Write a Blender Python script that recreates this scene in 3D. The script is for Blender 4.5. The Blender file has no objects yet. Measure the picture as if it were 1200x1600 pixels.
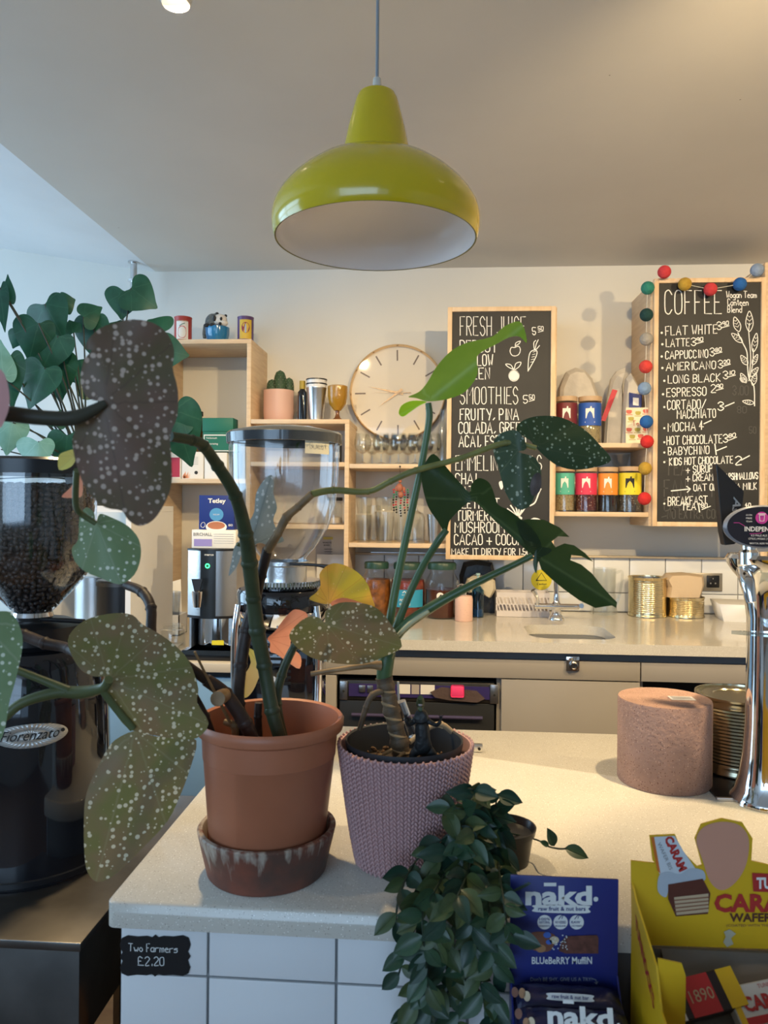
import bpy, bmesh, math, random
from mathutils import Vector, Matrix, Euler
from mathutils.geometry import delaunay_2d_cdt
R = random.Random(7)
PI = math.pi
S = bpy.context.scene
C = S.collection

# ---------------------------------------------------------------- camera
EYE = Vector((0, 0, 1.45)); FPX = 1200.0; CX, CY = 600.0, 791.0
yaw, roll = math.radians(4.1), math.radians(0.5)
Fw = Vector((-math.sin(yaw), math.cos(yaw), 0)); Rt = Vector((math.cos(yaw), math.sin(yaw), 0)); Up = Vector((0, 0, 1))
Rr = Rt*math.cos(roll) + Up*math.sin(roll); Ur = Up*math.cos(roll) - Rt*math.sin(roll)
cam = bpy.data.cameras.new('camera'); co = bpy.data.objects.new('camera', cam); C.objects.link(co)
m = Matrix((Rr, Ur, -Fw)).transposed().to_4x4(); m.translation = EYE; co.matrix_world = m
cam.sensor_fit = 'VERTICAL'; cam.sensor_height = 36; cam.lens = 36*FPX/1600
cam.shift_y = -(800-CY)/1600; cam.clip_start = .05
S.camera = co; cam.dof.use_dof = True; cam.dof.focus_distance = 1.9; cam.dof.aperture_fstop = 10
def ray(px, py): return Fw + Rr*((px-CX)/FPX) + Ur*((CY-py)/FPX)
def P(px, py, Y):                       # point seen at a photo position, at depth Y in the room
    d = ray(px, py); return EYE + d*(Y/d.y)
def G(px, py, z):                       # point on the horizontal surface at height z
    d = ray(px, py); return EYE + d*((z-EYE.z)/d.z)
def mpp(p): return (Vector(p)-EYE).dot(Fw)/FPX

# ---------------------------------------------------------------- light
S.view_settings.view_transform = 'Standard'; S.view_settings.look = 'None'
S.view_settings.gamma = 1; S.view_settings.use_curve_mapping = False
S.view_settings.exposure = 0.32
W = bpy.data.worlds.new('world'); S.world = W; W.use_nodes = True
bg = W.node_tree.nodes['Background']; bg.inputs[0].default_value = (.46, .70, 1, 1); bg.inputs[1].default_value = 1.0
def area(name, loc, aim, size, size_y, power, col, spread=None):
    l = bpy.data.lights.new(name, 'AREA'); l.shape = 'RECTANGLE'; l.size = size; l.size_y = size_y; l.energy = power; l.color = col
    if spread: l.spread = spread
    o = bpy.data.objects.new(name, l); C.objects.link(o); o.location = loc
    o.rotation_euler = (Vector(aim)-Vector(loc)).to_track_quat('-Z', 'Y').to_euler(); return o
area('window_daylight_left', (-3.3, 1.9, 1.75), (0, 2.1, 1.4), 2.2, 1.5, 48, (.50, .76, 1))
area('window_daylight_room', (-1.2, -3.6, 1.9), (0, 1.5, 1.2), 3.5, 1.8, 66, (.50, .73, 1))
WARM = (1, .74, .40)
SPOTS = [(-.53, 1.49, 2.40, 8), (.62, 1.12, 2.37, 12), (1.65, 1.2, 2.37, 12)]

# ---------------------------------------------------------------- materials
MC = {}
def mat(key, col=(.5, .5, .5), rough=.5, metal=0, spec=.5, trans=0, ior=1.45, noise=0, nscale=20, bump=0, bscale=60,
        col2=None, coat=0, emit=0, speck=None, speck_scale=120, speck_t=.12, alpha=1, sub=0):
    if key in MC: return MC[key]
    M = bpy.data.materials.new(key); M.use_nodes = True; nt = M.node_tree; n = nt.nodes; L = nt.links
    b = n['Principled BSDF']; c = (*col, 1)
    b.inputs['Base Color'].default_value = c; b.inputs['Roughness'].default_value = rough; b.inputs['Metallic'].default_value = metal
    b.inputs['Specular IOR Level'].default_value = spec; b.inputs['Transmission Weight'].default_value = trans
    b.inputs['IOR'].default_value = ior; b.inputs['Coat Weight'].default_value = coat; b.inputs['Alpha'].default_value = alpha
    if emit: b.inputs['Emission Color'].default_value = c; b.inputs['Emission Strength'].default_value = emit
    tc = n.new('ShaderNodeTexCoord'); src = None
    if noise or col2:
        no = n.new('ShaderNodeTexNoise'); no.inputs['Scale'].default_value = nscale; no.inputs['Detail'].default_value = 5
        L.new(tc.outputs['Object'], no.inputs['Vector'])
        mx = n.new('ShaderNodeMix'); mx.data_type = 'RGBA'
        c2 = col2 or tuple(max(0, x*(1-noise)) for x in col)
        mx.inputs[6].default_value = c; mx.inputs[7].default_value = (*c2, 1)
        mr = n.new('ShaderNodeMapRange'); mr.inputs[1].default_value = .35; mr.inputs[2].default_value = .65
        L.new(no.outputs[0], mr.inputs[0]); L.new(mr.outputs[0], mx.inputs[0]); src = mx.outputs[2]
    if speck:
        for i, (sc, sca, th) in enumerate(speck if isinstance(speck, list) else [(speck, speck_scale, speck_t)]):
            vo = n.new('ShaderNodeTexVoronoi'); vo.inputs['Scale'].default_value = sca; L.new(tc.outputs['Object'], vo.inputs['Vector'])
            lt = n.new('ShaderNodeMath'); lt.operation = 'LESS_THAN'; lt.inputs[1].default_value = th; L.new(vo.outputs['Distance'], lt.inputs[0])
            sp = n.new('ShaderNodeSeparateColor'); L.new(vo.outputs['Color'], sp.inputs[0])
            gt = n.new('ShaderNodeMath'); gt.operation = 'GREATER_THAN'; gt.inputs[1].default_value = .45; L.new(sp.outputs[0], gt.inputs[0])
            mu = n.new('ShaderNodeMath'); mu.operation = 'MULTIPLY'; L.new(lt.outputs[0], mu.inputs[0]); L.new(gt.outputs[0], mu.inputs[1])
            mx = n.new('ShaderNodeMix'); mx.data_type = 'RGBA'; mx.inputs[7].default_value = (*sc, 1)
            if src: L.new(src, mx.inputs[6])
            else: mx.inputs[6].default_value = c
            L.new(mu.outputs[0], mx.inputs[0]); src = mx.outputs[2]
    if src: L.new(src, b.inputs['Base Color'])
    if bump:
        nb = n.new('ShaderNodeTexNoise'); nb.inputs['Scale'].default_value = bscale; nb.inputs['Detail'].default_value = 4
        L.new(tc.outputs['Object'], nb.inputs['Vector'])
        bp = n.new('ShaderNodeBump'); bp.inputs['Strength'].default_value = bump; bp.inputs['Distance'].default_value = .004
        L.new(nb.outputs[0], bp.inputs['Height']); L.new(bp.outputs[0], b.inputs['Normal'])
    MC[key] = M; return M

def wood_mat(key, a, b_, scale=(1, 1, 14), rough=.55, axis=None):
    M = mat(key, a, rough); nt = M.node_tree; n = nt.nodes; L = nt.links; b = n['Principled BSDF']
    tc = n['Texture Coordinate']; mp = n.new('ShaderNodeMapping'); mp.inputs['Scale'].default_value = scale
    L.new(tc.outputs['Object'], mp.inputs[0]); no = n.new('ShaderNodeTexNoise'); no.inputs['Scale'].default_value = 6
    no.inputs['Detail'].default_value = 6; no.inputs['Distortion'].default_value = .6
    L.new(mp.outputs[0], no.inputs['Vector']); cr = n.new('ShaderNodeValToRGB')
    cr.color_ramp.elements[0].position = .35; cr.color_ramp.elements[0].color = (*a, 1)
    cr.color_ramp.elements[1].position = .68; cr.color_ramp.elements[1].color = (*b_, 1)
    L.new(no.outputs[0], cr.inputs[0]); L.new(cr.outputs[0], b.inputs['Base Color']); return M

def glass_mat(key, col=(1, 1, 1), rough=0.0, ior=1.45, density=0):
    if key in MC: return MC[key]
    M = bpy.data.materials.new(key); M.use_nodes = True; nt = M.node_tree; n = nt.nodes; L = nt.links
    n.remove(n['Principled BSDF']); out = n['Material Output']
    g = n.new('ShaderNodeBsdfGlossy'); g.inputs['Roughness'].default_value = max(.02, rough); g.inputs[0].default_value = (1, 1, 1, 1)
    t = n.new('ShaderNodeBsdfTransparent'); t.inputs[0].default_value = (*col, 1)
    lw = n.new('ShaderNodeLayerWeight'); lw.inputs[0].default_value = .5
    pw = n.new('ShaderNodeMath'); pw.operation = 'POWER'; pw.inputs[1].default_value = 3.2; L.new(lw.outputs['Facing'], pw.inputs[0])
    ad = n.new('ShaderNodeMath'); ad.operation = 'MULTIPLY_ADD'; ad.inputs[1].default_value = .75; ad.inputs[2].default_value = .03+density*.5; L.new(pw.outputs[0], ad.inputs[0])
    mx = n.new('ShaderNodeMixShader'); L.new(ad.outputs[0], mx.inputs[0]); L.new(t.outputs[0], mx.inputs[1]); L.new(g.outputs[0], mx.inputs[2])
    L.new(mx.outputs[0], out.inputs[0]); MC[key] = M; return M

def leaf_mat(key, a, b_, vein, spots=None, trans=.35, tcol=None, spot_scale=95, nveins=7, rough=.42, spot_t=.3):
    M = bpy.data.materials.new(key); M.use_nodes = True; nt = M.node_tree; n = nt.nodes; L = nt.links
    b = n['Principled BSDF']; b.inputs['Roughness'].default_value = rough; b.inputs['Specular IOR Level'].default_value = .35
    tc = n.new('ShaderNodeTexCoord')
    no = n.new('ShaderNodeTexNoise'); no.inputs['Scale'].default_value = 22; L.new(tc.outputs['Object'], no.inputs[0])
    mr = n.new('ShaderNodeMapRange'); mr.inputs[1].default_value = .38; mr.inputs[2].default_value = .62; L.new(no.outputs[0], mr.inputs[0])
    mx = n.new('ShaderNodeMix'); mx.data_type = 'RGBA'; mx.inputs[6].default_value = (*a, 1); mx.inputs[7].default_value = (*b_, 1)
    L.new(mr.outputs[0], mx.inputs[0]); src = mx.outputs[2]
    # veins fan out of the stalk joint: u is the angle round it, v the distance
    sx = n.new('ShaderNodeSeparateXYZ'); L.new(tc.outputs['UV'], sx.inputs[0])
    mu = n.new('ShaderNodeMath'); mu.operation = 'MULTIPLY'; mu.inputs[1].default_value = nveins; L.new(sx.outputs[0], mu.inputs[0])
    fr = n.new('ShaderNodeMath'); fr.operation = 'FRACT'; L.new(mu.outputs[0], fr.inputs[0])
    sb = n.new('ShaderNodeMath'); sb.operation = 'SUBTRACT'; sb.inputs[1].default_value = .5; L.new(fr.outputs[0], sb.inputs[0])
    ab = n.new('ShaderNodeMath'); ab.operation = 'ABSOLUTE'; L.new(sb.outputs[0], ab.inputs[0])
    mv = n.new('ShaderNodeMath'); mv.operation = 'MULTIPLY'; L.new(ab.outputs[0], mv.inputs[0]); L.new(sx.outputs[1], mv.inputs[1])
    mr2 = n.new('ShaderNodeMapRange'); mr2.inputs[1].default_value = 0; mr2.inputs[2].default_value = .018; mr2.inputs[3].default_value = .75; mr2.inputs[4].default_value = 0
    L.new(mv.outputs[0], mr2.inputs[0])
    mx2 = n.new('ShaderNodeMix'); mx2.data_type = 'RGBA'; mx2.inputs[7].default_value = (*vein, 1); L.new(src, mx2.inputs[6]); L.new(mr2.outputs[0], mx2.inputs[0]); src = mx2.outputs[2]
    if spots:
        vo = n.new('ShaderNodeTexVoronoi'); vo.inputs['Scale'].default_value = spot_scale; vo.inputs['Randomness'].default_value = .85
        L.new(tc.outputs['Object'], vo.inputs['Vector'])
        sc = n.new('ShaderNodeSeparateColor'); L.new(vo.outputs['Color'], sc.inputs[0])
        ml = n.new('ShaderNodeMath'); ml.operation = 'MULTIPLY_ADD'; ml.inputs[1].default_value = spot_t; ml.inputs[2].default_value = .03; L.new(sc.outputs[0], ml.inputs[0])
        d = n.new('ShaderNodeMath'); d.operation = 'SUBTRACT'; L.new(ml.outputs[0], d.inputs[0]); L.new(vo.outputs['Distance'], d.inputs[1])
        m3 = n.new('ShaderNodeMapRange'); m3.inputs[1].default_value = 0; m3.inputs[2].default_value = .06; L.new(d.outputs[0], m3.inputs[0])
        mx3 = n.new('ShaderNodeMix'); mx3.data_type = 'RGBA'; mx3.inputs[7].default_value = (*spots, 1); L.new(src, mx3.inputs[6]); L.new(m3.outputs[0], mx3.inputs[0]); src = mx3.outputs[2]
    L.new(src, b.inputs['Base Color'])
    t = n.new('ShaderNodeBsdfTranslucent')
    if tcol: t.inputs[0].default_value = (*tcol, 1)
    else: L.new(src, t.inputs[0])
    ms = n.new('ShaderNodeMixShader'); ms.inputs[0].default_value = trans
    L.new(b.outputs[0], ms.inputs[1]); L.new(t.outputs[0], ms.inputs[2]); L.new(ms.outputs[0], n['Material Output'].inputs[0])
    MC[key] = M; return M

# ---------------------------------------------------------------- mesh building
class B:
    def __init__(s): s.bm = bmesh.new()
    def box(s, lo, hi, bev=0):
        lo, hi = Vector(lo), Vector(hi); b2 = bmesh.new(); bmesh.ops.create_cube(b2, size=1)
        for v in b2.verts: v.co = Vector([(lo[i]+hi[i])/2 + v.co[i]*(hi[i]-lo[i]) for i in range(3)])
        if bev: bmesh.ops.bevel(b2, geom=b2.edges[:], offset=bev, segments=2, affect='EDGES', profile=.5)
        s._merge(b2); return s
    def _merge(s, b2, M=None):
        if M is not None: bmesh.ops.transform(b2, matrix=M, verts=b2.verts)
        me = bpy.data.meshes.new('t'); b2.to_mesh(me); b2.free(); s.bm.from_mesh(me); bpy.data.meshes.remove(me)
    def lathe(s, prof, c=(0, 0, 0), seg=40, M=None, sx=1, sy=1):
        b2 = bmesh.new(); rings = []
        for r, z in prof:
            if r < 1e-6: rings.append([b2.verts.new((0, 0, z))])
            else: rings.append([b2.verts.new((r*math.cos(2*PI*k/seg)*sx, r*math.sin(2*PI*k/seg)*sy, z)) for k in range(seg)])
        for a, b in zip(rings, rings[1:]):
            for k in range(seg):
                q = (k+1) % seg
                if len(a) == 1 and len(b) == 1: continue
                if len(a) == 1: b2.faces.new((a[0], b[q], b[k]))
                elif len(b) == 1: b2.faces.new((a[k], a[q], b[0]))
                else: b2.faces.new((a[k], a[q], b[q], b[k]))
        bmesh.ops.recalc_face_normals(b2, faces=b2.faces)
        T = Matrix.Translation(c); s._merge(b2, T @ M if M is not None else T); return s
    def tube(s, pts, rad, seg=8, smooth=True, cap=True):
        pts = [Vector(p) for p in pts]
        if not hasattr(rad, '__len__'): rad = [rad]*len(pts)
        if smooth and len(pts) > 2: pts, rad = crom(pts, rad, 5)
        rings = []; n = None
        for i, p in enumerate(pts):
            t = (pts[min(i+1, len(pts)-1)] - pts[max(i-1, 0)]).normalized()
            if n is None: n = t.orthogonal().normalized()
            n = (n - t*n.dot(t)).normalized(); b = t.cross(n)
            rings.append([s.bm.verts.new(p + (n*math.cos(2*PI*k/seg) + b*math.sin(2*PI*k/seg))*rad[i]) for k in range(seg)])
        for a, b in zip(rings, rings[1:]):
            for k in range(seg): s.bm.faces.new((a[k], a[(k+1) % seg], b[(k+1) % seg], b[k]))
        if cap: s.bm.faces.new(rings[0][::-1]); s.bm.faces.new(rings[-1])
        return s
    def ball(s, c, r, M=None, sub=2, sc=(1, 1, 1)):
        b2 = bmesh.new(); bmesh.ops.create_icosphere(b2, subdivisions=sub, radius=1)
        T = Matrix.Translation(c) @ (M.to_4x4() if M is not None else Matrix.Identity(4)) @ Matrix.Diagonal((r*sc[0], r*sc[1], r*sc[2], 1))
        s._merge(b2, T); return s
    def prism(s, pts, off):              # polygon (3-D points) pushed along off
        a = [s.bm.verts.new(p) for p in pts]; b = [s.bm.verts.new(Vector(p)+Vector(off)) for p in pts]
        s.bm.faces.new(a); s.bm.faces.new(b[::-1]); n = len(a)
        for k in range(n): s.bm.faces.new((a[k], b[k], b[(k+1) % n], a[(k+1) % n]))
        return s
    def poly(s, pts):
        s.bm.faces.new([s.bm.verts.new(p) for p in pts]); return s
    def build(s, name, m, parent=None, sharp=35, solid=0, sub=0, flat=False):
        me = bpy.data.meshes.new(name); bm = s.bm
        bmesh.ops.recalc_face_normals(bm, faces=bm.faces)
        if parent is not None:
            w = wloc(parent)
            for v in bm.verts: v.co -= w
        for f in bm.faces: f.smooth = not flat
        bm.to_mesh(me); bm.free()
        if not flat: me.set_sharp_from_angle(angle=math.radians(sharp))
        me.materials.append(m); o = bpy.data.objects.new(name, me); C.objects.link(o)
        if parent is not None: o.parent = parent
        if solid: q = o.modifiers.new('solid', 'SOLIDIFY'); q.thickness = solid; q.offset = 0
        if sub: q = o.modifiers.new('sub', 'SUBSURF'); q.levels = sub; q.render_levels = sub
        return o
def wloc(o):
    w = Vector((0, 0, 0))
    while o is not None: w += o.location; o = o.parent
    return w
def crom(pts, rad=None, k=5, closed=False):
    out, ro = [], []; n = len(pts); rg = range(n if closed else n-1)
    for i in rg:
        g = (lambda j: pts[j % n]) if closed else (lambda j: pts[min(max(j, 0), n-1)])
        p0, p1, p2, p3 = g(i-1), g(i), g(i+1), g(i+2)
        for j in range(k):
            t = j/k
            out.append(.5*((2*p1) + (p2-p0)*t + (2*p0-5*p1+4*p2-p3)*t*t + (3*p1-p0-3*p2+p3)*t**3))
            if rad: ro.append(rad[i]*(1-t) + rad[(i+1) % n]*t)
    if not closed:
        out.append(pts[-1])
        if rad: ro.append(rad[-1])
    return (out, ro) if rad else out
def tag(o, label, cat, group=None, kind=None):
    if label: o['label'] = label
    if cat: o['category'] = cat
    if group: o['group'] = group
    if kind: o['kind'] = kind
    return o
def thing(name, label, cat, loc, group=None):
    o = bpy.data.objects.new(name, None); C.objects.link(o); o.location = loc; o.empty_display_size = .05
    return tag(o, label, cat, group)
def copy_tree(o, loc=None, label=None, parent=None, group=None, rotz=None):
    c = o.copy(); C.objects.link(c)
    if parent is not None: c.parent = parent
    if loc is not None: c.location = loc
    if label: c['label'] = label
    if group: c['group'] = group
    if rotz is not None: c.rotation_euler = (0, 0, rotz)
    for ch in list(o.children): copy_tree(ch, parent=c)
    return c
def struct(o): o['kind'] = 'structure'; return o

# flat drawing helpers: everything is laid on a real plane given by a mapping (a, b) -> 3-D
class Draw:
    def __init__(s, f): s.f = f; s.b = B()
    def line(s, pts, w, smooth=False, closed=False):
        pts = [Vector(p) for p in pts]
        if smooth and len(pts) > 2: pts = crom(pts, None, 4, closed)
        if closed: pts = pts + [pts[0]]
        L = []; Rg = []
        for i, p in enumerate(pts):
            t = pts[min(i+1, len(pts)-1)] - pts[max(i-1, 0)]
            if t.length < 1e-9: t = Vector((1, 0))
            t.normalize(); n = Vector((-t.y, t.x))*w/2
            e = -t*w*.4 if i == 0 else (t*w*.4 if i == len(pts)-1 else Vector((0, 0)))
            L.append(s.b.bm.verts.new(s.f(*(p+n+e)))); Rg.append(s.b.bm.verts.new(s.f(*(p-n+e))))
        for i in range(len(pts)-1): s.b.bm.faces.new((L[i], L[i+1], Rg[i+1], Rg[i]))
        return s
    def poly(s, pts, smooth=False):
        pts = [Vector(p) for p in pts]
        if smooth: pts = crom(pts, None, 5, True)
        vs, es, fs, *_ = delaunay_2d_cdt(pts, [(i, (i+1) % len(pts)) for i in range(len(pts))], [], 1, 1e-5)
        nv = [s.b.bm.verts.new(s.f(*v)) for v in vs]
        for f in fs:
            try: s.b.bm.faces.new([nv[i] for i in f])
            except ValueError: pass
        return s
    def disc(s, c, r, ry=None, n=20):
        ry = ry or r; s.b.bm.faces.new([s.b.bm.verts.new(s.f(c[0]+r*math.cos(2*PI*k/n), c[1]+ry*math.sin(2*PI*k/n))) for k in range(n)]); return s
    def rect(s, x0, y0, x1, y1): s.b.poly([s.f(x0, y0), s.f(x1, y0), s.f(x1, y1), s.f(x0, y1)]); return s
    def hand(s, txt, x, y, h, w=None, thick=1.4, slope=0, jit=.25, gap=1.45):   # chalk handwriting
        adv = sum((gw(c)+gap) if c != ' ' else 2.4 for c in txt) - gap
        u = (w/adv) if w else h/6*.8; cx = 0
        for c in txt:
            if c == ' ': cx += 2.4; continue
            for st in GL.get(c, '').split():
                p = [(int(st[i]), {'9': -1, '8': -2}.get(st[i+1], int(st[i+1]))) for i in range(0, len(st), 2)]
                q = [Vector((x+(cx+a)*u + R.uniform(-jit, jit), y - b_*h/6 + slope*(cx+a)*u + R.uniform(-jit, jit))) for a, b_ in p]
                s.line(q, thick*.86, smooth=len(q) > 3 and c not in 'EFHLMNWKAZ')
            cx += gw(c)+gap
        return s
    def font(s, txt, x, y, h, w=None, bold=0, shear=0, slope=0, align='LEFT'):     # printed lettering, y is the baseline
        cu = bpy.data.curves.new('f', 'FONT'); cu.body = txt; cu.size = 1; cu.offset = bold; cu.shear = shear; cu.resolution_u = 2; cu.align_x = align
        o = bpy.data.objects.new('f', cu); me = bpy.data.meshes.new_from_object(o)
        xs = [v.co.x for v in me.vertices] or [0, 1]; wid = max(xs)-min(xs); k = h/.72; kx = (w/wid) if w else k
        x0 = min(xs) if align == 'LEFT' else 0
        nv = [s.b.bm.verts.new(s.f(x+(v.co.x-x0)*kx, y-v.co.y*k + slope*(v.co.x-x0)*kx)) for v in me.vertices]
        for p in me.polygons:
            try: s.b.bm.faces.new([nv[i] for i in p.vertices])
            except ValueError: pass
        bpy.data.objects.remove(o); bpy.data.meshes.remove(me); bpy.data.curves.remove(cu); return s
    def build(s, name, m, parent, solid=0): return s.b.build(name, m, parent, flat=True, solid=solid)
GL = {'A': '002640 1232', 'B': '0006 062635342303 2332312000', 'C': '3526160501102031', 'D': '0006 061635311000', 'E': '36060030 0323',
 'F': '360600 0323', 'G': '35261605011020313323', 'H': '0006 3036 0333', 'I': '1016', 'J': '3631201001', 'K': '0006 360330', 'L': '060030',
 'M': '0006234640', 'N': '00063036', 'O': '160501102031352616', 'P': '0006 062635342303', 'Q': '160501102031352616 2240', 'R': '0006 062635342303 1330',
 'S': '352616050413233231201001', 'T': '0646 2620', 'U': '060110203136', 'V': '062046', 'W': '0610233046', 'X': '0036 0630', 'Y': '0623 4620', 'Z': '06360030',
 '0': '160501102031352616', '1': '1016', '2': '05162635340030', '3': '0516263534133231201001', '4': '2026 260242', '5': '360603233231201001', '6': '2615030110203132231303',
 '7': '063610', '8': '13040516263534231302011020313223', '9': '342313040516263530', '.': '1011', ',': '1100', '+': '0242 2024', '-': '0343', '/': '0046', '~': '02133243',
 '*': '1213 0223', 'a': '33130201102031 3330', 'o': '130201102031322313', 'w': '0310213043', 'g': '33130201102031 33382808', 'n': '0300 0213233230', 'e': '0232231302011030',
 't': '151120 0424', 'm': '0300 02132220 22334240', 'l': '1610', 'd': '3630 33130201102031', 'r': '0300 021333', 's': '33130222312000', 'i': '1310 1516', 'c': '3313020110 1030',
 'h': '0600 0213233230', 'u': '0301102033 3330', 'k': '0600 330230', 'f': '35261410 0323', 'p': '0308 13233231201001', 'y': '0311 3308', 'b': '0600 0213233231201001', "'": '1516',
 '£': '3526160501 0040 0323', '>': '0343 213325'}
def gw(c):
    g = GL.get(c, '')
    return max([int(x) for st in g.split() for x in st[::2]] or [2])
def onY(Y): return lambda a, b: P(a, b, Y)
def frame(O, ux, uy):                     # a plane with origin O, a runs along ux, b along uy (metres)
    O, ux, uy = Vector(O), Vector(ux), Vector(uy); return lambda a, b: O + ux*a + uy*b
def wrap(c, r, z0, off=0):                # a runs round a cylinder of radius r (metres, 0 faces the camera), b upwards
    c = Vector(c); a0 = math.atan2(EYE.y-c.y, EYE.x-c.x)
    return lambda a, b: Vector((c.x + math.cos(a0+a/r)*(r+off), c.y + math.sin(a0+a/r)*(r+off), z0+b))
def wrap_patch(c, r, z0, a0, a1, b0, b1, m, name, parent, off=.0004, n=14, r1=None):
    f = wrap(c, r, z0, off); d = B(); r1 = r1 or r
    for k in range(n):
        x, y = a0+(a1-a0)*k/n, a0+(a1-a0)*(k+1)/n
        d.poly([f(x, b0), f(y, b0), f(y, b1), f(x, b1)])
    bmesh.ops.remove_doubles(d.bm, verts=d.bm.verts, dist=1e-6)
    return d.build(name, m, parent)
# ---------------------------------------------------------------- palette
wallm = mat('wall_paint', (.70, .68, .63), .75, noise=.04, nscale=3, bump=.05, bscale=25)
ceilm = mat('ceiling_paint', (.70, .67, .62), .8, noise=.05, nscale=2.5, bump=.05, bscale=18, speck=(.3, .26, .22), speck_scale=9, speck_t=.02)
ply = wood_mat('birch_ply', (.72, .55, .37), (.62, .45, .29), (1, 1, 12))
ply_h = wood_mat('birch_ply_along', (.74, .57, .39), (.64, .47, .31), (1.5, 6, 14))
pine = wood_mat('pine_frame', (.78, .58, .38), (.66, .46, .27), (6, 6, 1.5))
slate = mat('chalkboard', (.022, .022, .023), .55, noise=.35, nscale=6)
chalk = mat('chalk_white', (.86, .86, .84), .8)
ghost = mat('chalk_smudge', (.075, .073, .072), .8)
quartz = mat('speckled_quartz', (.60, .57, .51), .09, spec=.6, noise=.04, nscale=9, speck=[((.42, .38, .33), 330, .22), ((.85, .83, .78), 260, .2), ((.25, .22, .19), 200, .13)])
tile_w = mat('white_glazed_tile', (.80, .82, .84), .18, spec=.6)
grout = mat('grout', (.42, .41, .40), .85)
grey_door = mat('taupe_laminate', (.33, .30, .265), .5, noise=.06, nscale=4)
grey_band = mat('slate_grey_rail', (.15, .16, .175), .5)
dark = mat('black_void', (.012, .012, .013), .6)
chrome = mat('chrome', (.86, .87, .89), .06, 1)
steel = mat('brushed_steel', (.62, .62, .62), .28, 1, bump=.1, bscale=200)
steel_d = mat('dark_steel', (.10, .095, .09), .38, .85, noise=.3, nscale=12)
blackp = mat('black_plastic', (.012, .012, .014), .3)
blackg = mat('black_gloss_paint', (.008, .009, .013), .07, coat=.6)
whitep = mat('white_plastic', (.78, .78, .78), .35)
white_c = mat('white_card', (.80, .79, .76), .6)
cream = mat('cream_card', (.80, .72, .52), .6)
paper = mat('kraft_white_paper', (.70, .66, .60), .7, noise=.12, nscale=30, bump=.6, bscale=35)
glass = glass_mat('clear_glass', (.94, .95, .95), .02, 1.45, .035)
plast = glass_mat('clear_hopper', (.84, .86, .88), .08, 1.4, .13)
blueg = glass_mat('blue_tinted_plastic', (.35, .62, .75), .05, 1.4, .08)
gold = mat('gold_tin', (.76, .63, .38), .22, 1)
gold_d = mat('tarnished_tin', (.50, .46, .33), .2, 1)
skyblue = mat('pale_blue_panel', (.20, .35, .52), .5)
redm = mat('red_print', (.55, .03, .05), .5); bluem = mat('navy_print', (.012, .03, .20), .45)
royal = mat('royal_blue_print', (.02, .09, .42), .5); yellowm = mat('yellow_print', (.80, .68, .03), .5)
orangem = mat('orange_print', (.85, .28, .04), .5); pinkred = mat('crimson_print', (.68, .04, .10), .5)
tealm = mat('teal_print', (.09, .45, .34), .5); maroon = mat('maroon_print', (.16, .02, .025), .5)
greenm = mat('green_print', (.015, .16, .11), .5); ink = mat('ink_black', (.02, .02, .02), .6)
greyink = mat('grey_ink', (.25, .25, .26), .6)

# ---------------------------------------------------------------- room shell
ZF, ZR, ZL = .95, 1.0, .95
YW = 3.42; ZC = P(600, 420, YW).z; X0 = P(243, 421, YW).x
pl_ = P(0, 388, YW); SL = (pl_.z-ZC)/(pl_.x-X0); XL, XR, YB = -2.95, 3.2, -4.0
struct(B().box((XL-.2, YB-.2, -.1), (XR+.2, YW+.2, 0)).build('floor', wood_mat('floor_boards', (.26, .13, .06), (.18, .09, .045), (1, 8, 1))))
struct(B().box((XL-.2, YW, 0), (XR+.2, YW+.15, ZC+1)).build('wall_back', wallm))
struct(B().box((X0, YB, ZC), (XR+.2, YW+.1, ZC+.1)).build('ceiling', ceilm))
zl = ZC + SL*(XL-.2-X0)
struct(B().prism([(X0, YB, ZC), (XL-.2, YB, zl), (XL-.2, YB, zl+.12), (X0, YB, ZC+.12)], (0, YW+.1-YB, 0)).build('ceiling', mat('ceiling_left_daylit', (.76, .77, .78), .8, noise=.05, nscale=3, speck=(.35, .33, .3), speck_scale=14, speck_t=.02)))  # ceiling colour made lighter and cooler here to hold the window light
wl = B()
for lo, hi in (((XL-.15, YB, 0), (XL, YW, .9)), ((XL-.15, YB, 2.55), (XL, YW, 3.1)), ((XL-.15, YB, .9), (XL, .7, 2.55)), ((XL-.15, 3.1, .9), (XL, YW, 2.55))): wl.box(lo, hi)
struct(wl.build('wall_left', wallm))
wf = B()
for y in (.75, 1.9, 3.05): wf.box((XL-.1, y-.03, .9), (XL-.04, y+.03, 2.55))
for z in (.93, 2.0, 2.52): wf.box((XL-.1, .72, z-.03), (XL-.04, 3.08, z+.03))
struct(wf.build('window_1', whitep))
struct(B().box((XR, YB, 0), (XR+.15, YW, ZC+.3)).build('wall_right', wallm))
wb = B()
for lo, hi in (((XL, YB-.15, 0), (XR, YB, .8)), ((XL, YB-.15, 2.3), (XR, YB, 3.1)), ((XL, YB-.15, .8), (-2.7, YB, 2.3)), ((1.6, YB-.15, .8), (XR, YB, 2.3))): wb.box(lo, hi)
struct(wb.build('wall_front', wallm))
wf = B()
for x in (-2.67, -1.6, -.53, .53, 1.57): wf.box((x-.03, YB-.1, .8), (x+.03, YB-.04, 2.3))
for z in (.83, 1.8, 2.27): wf.box((-2.7, YB-.1, z-.03), (1.6, YB-.04, z+.03))
struct(wf.build('window_2', whitep))
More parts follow.
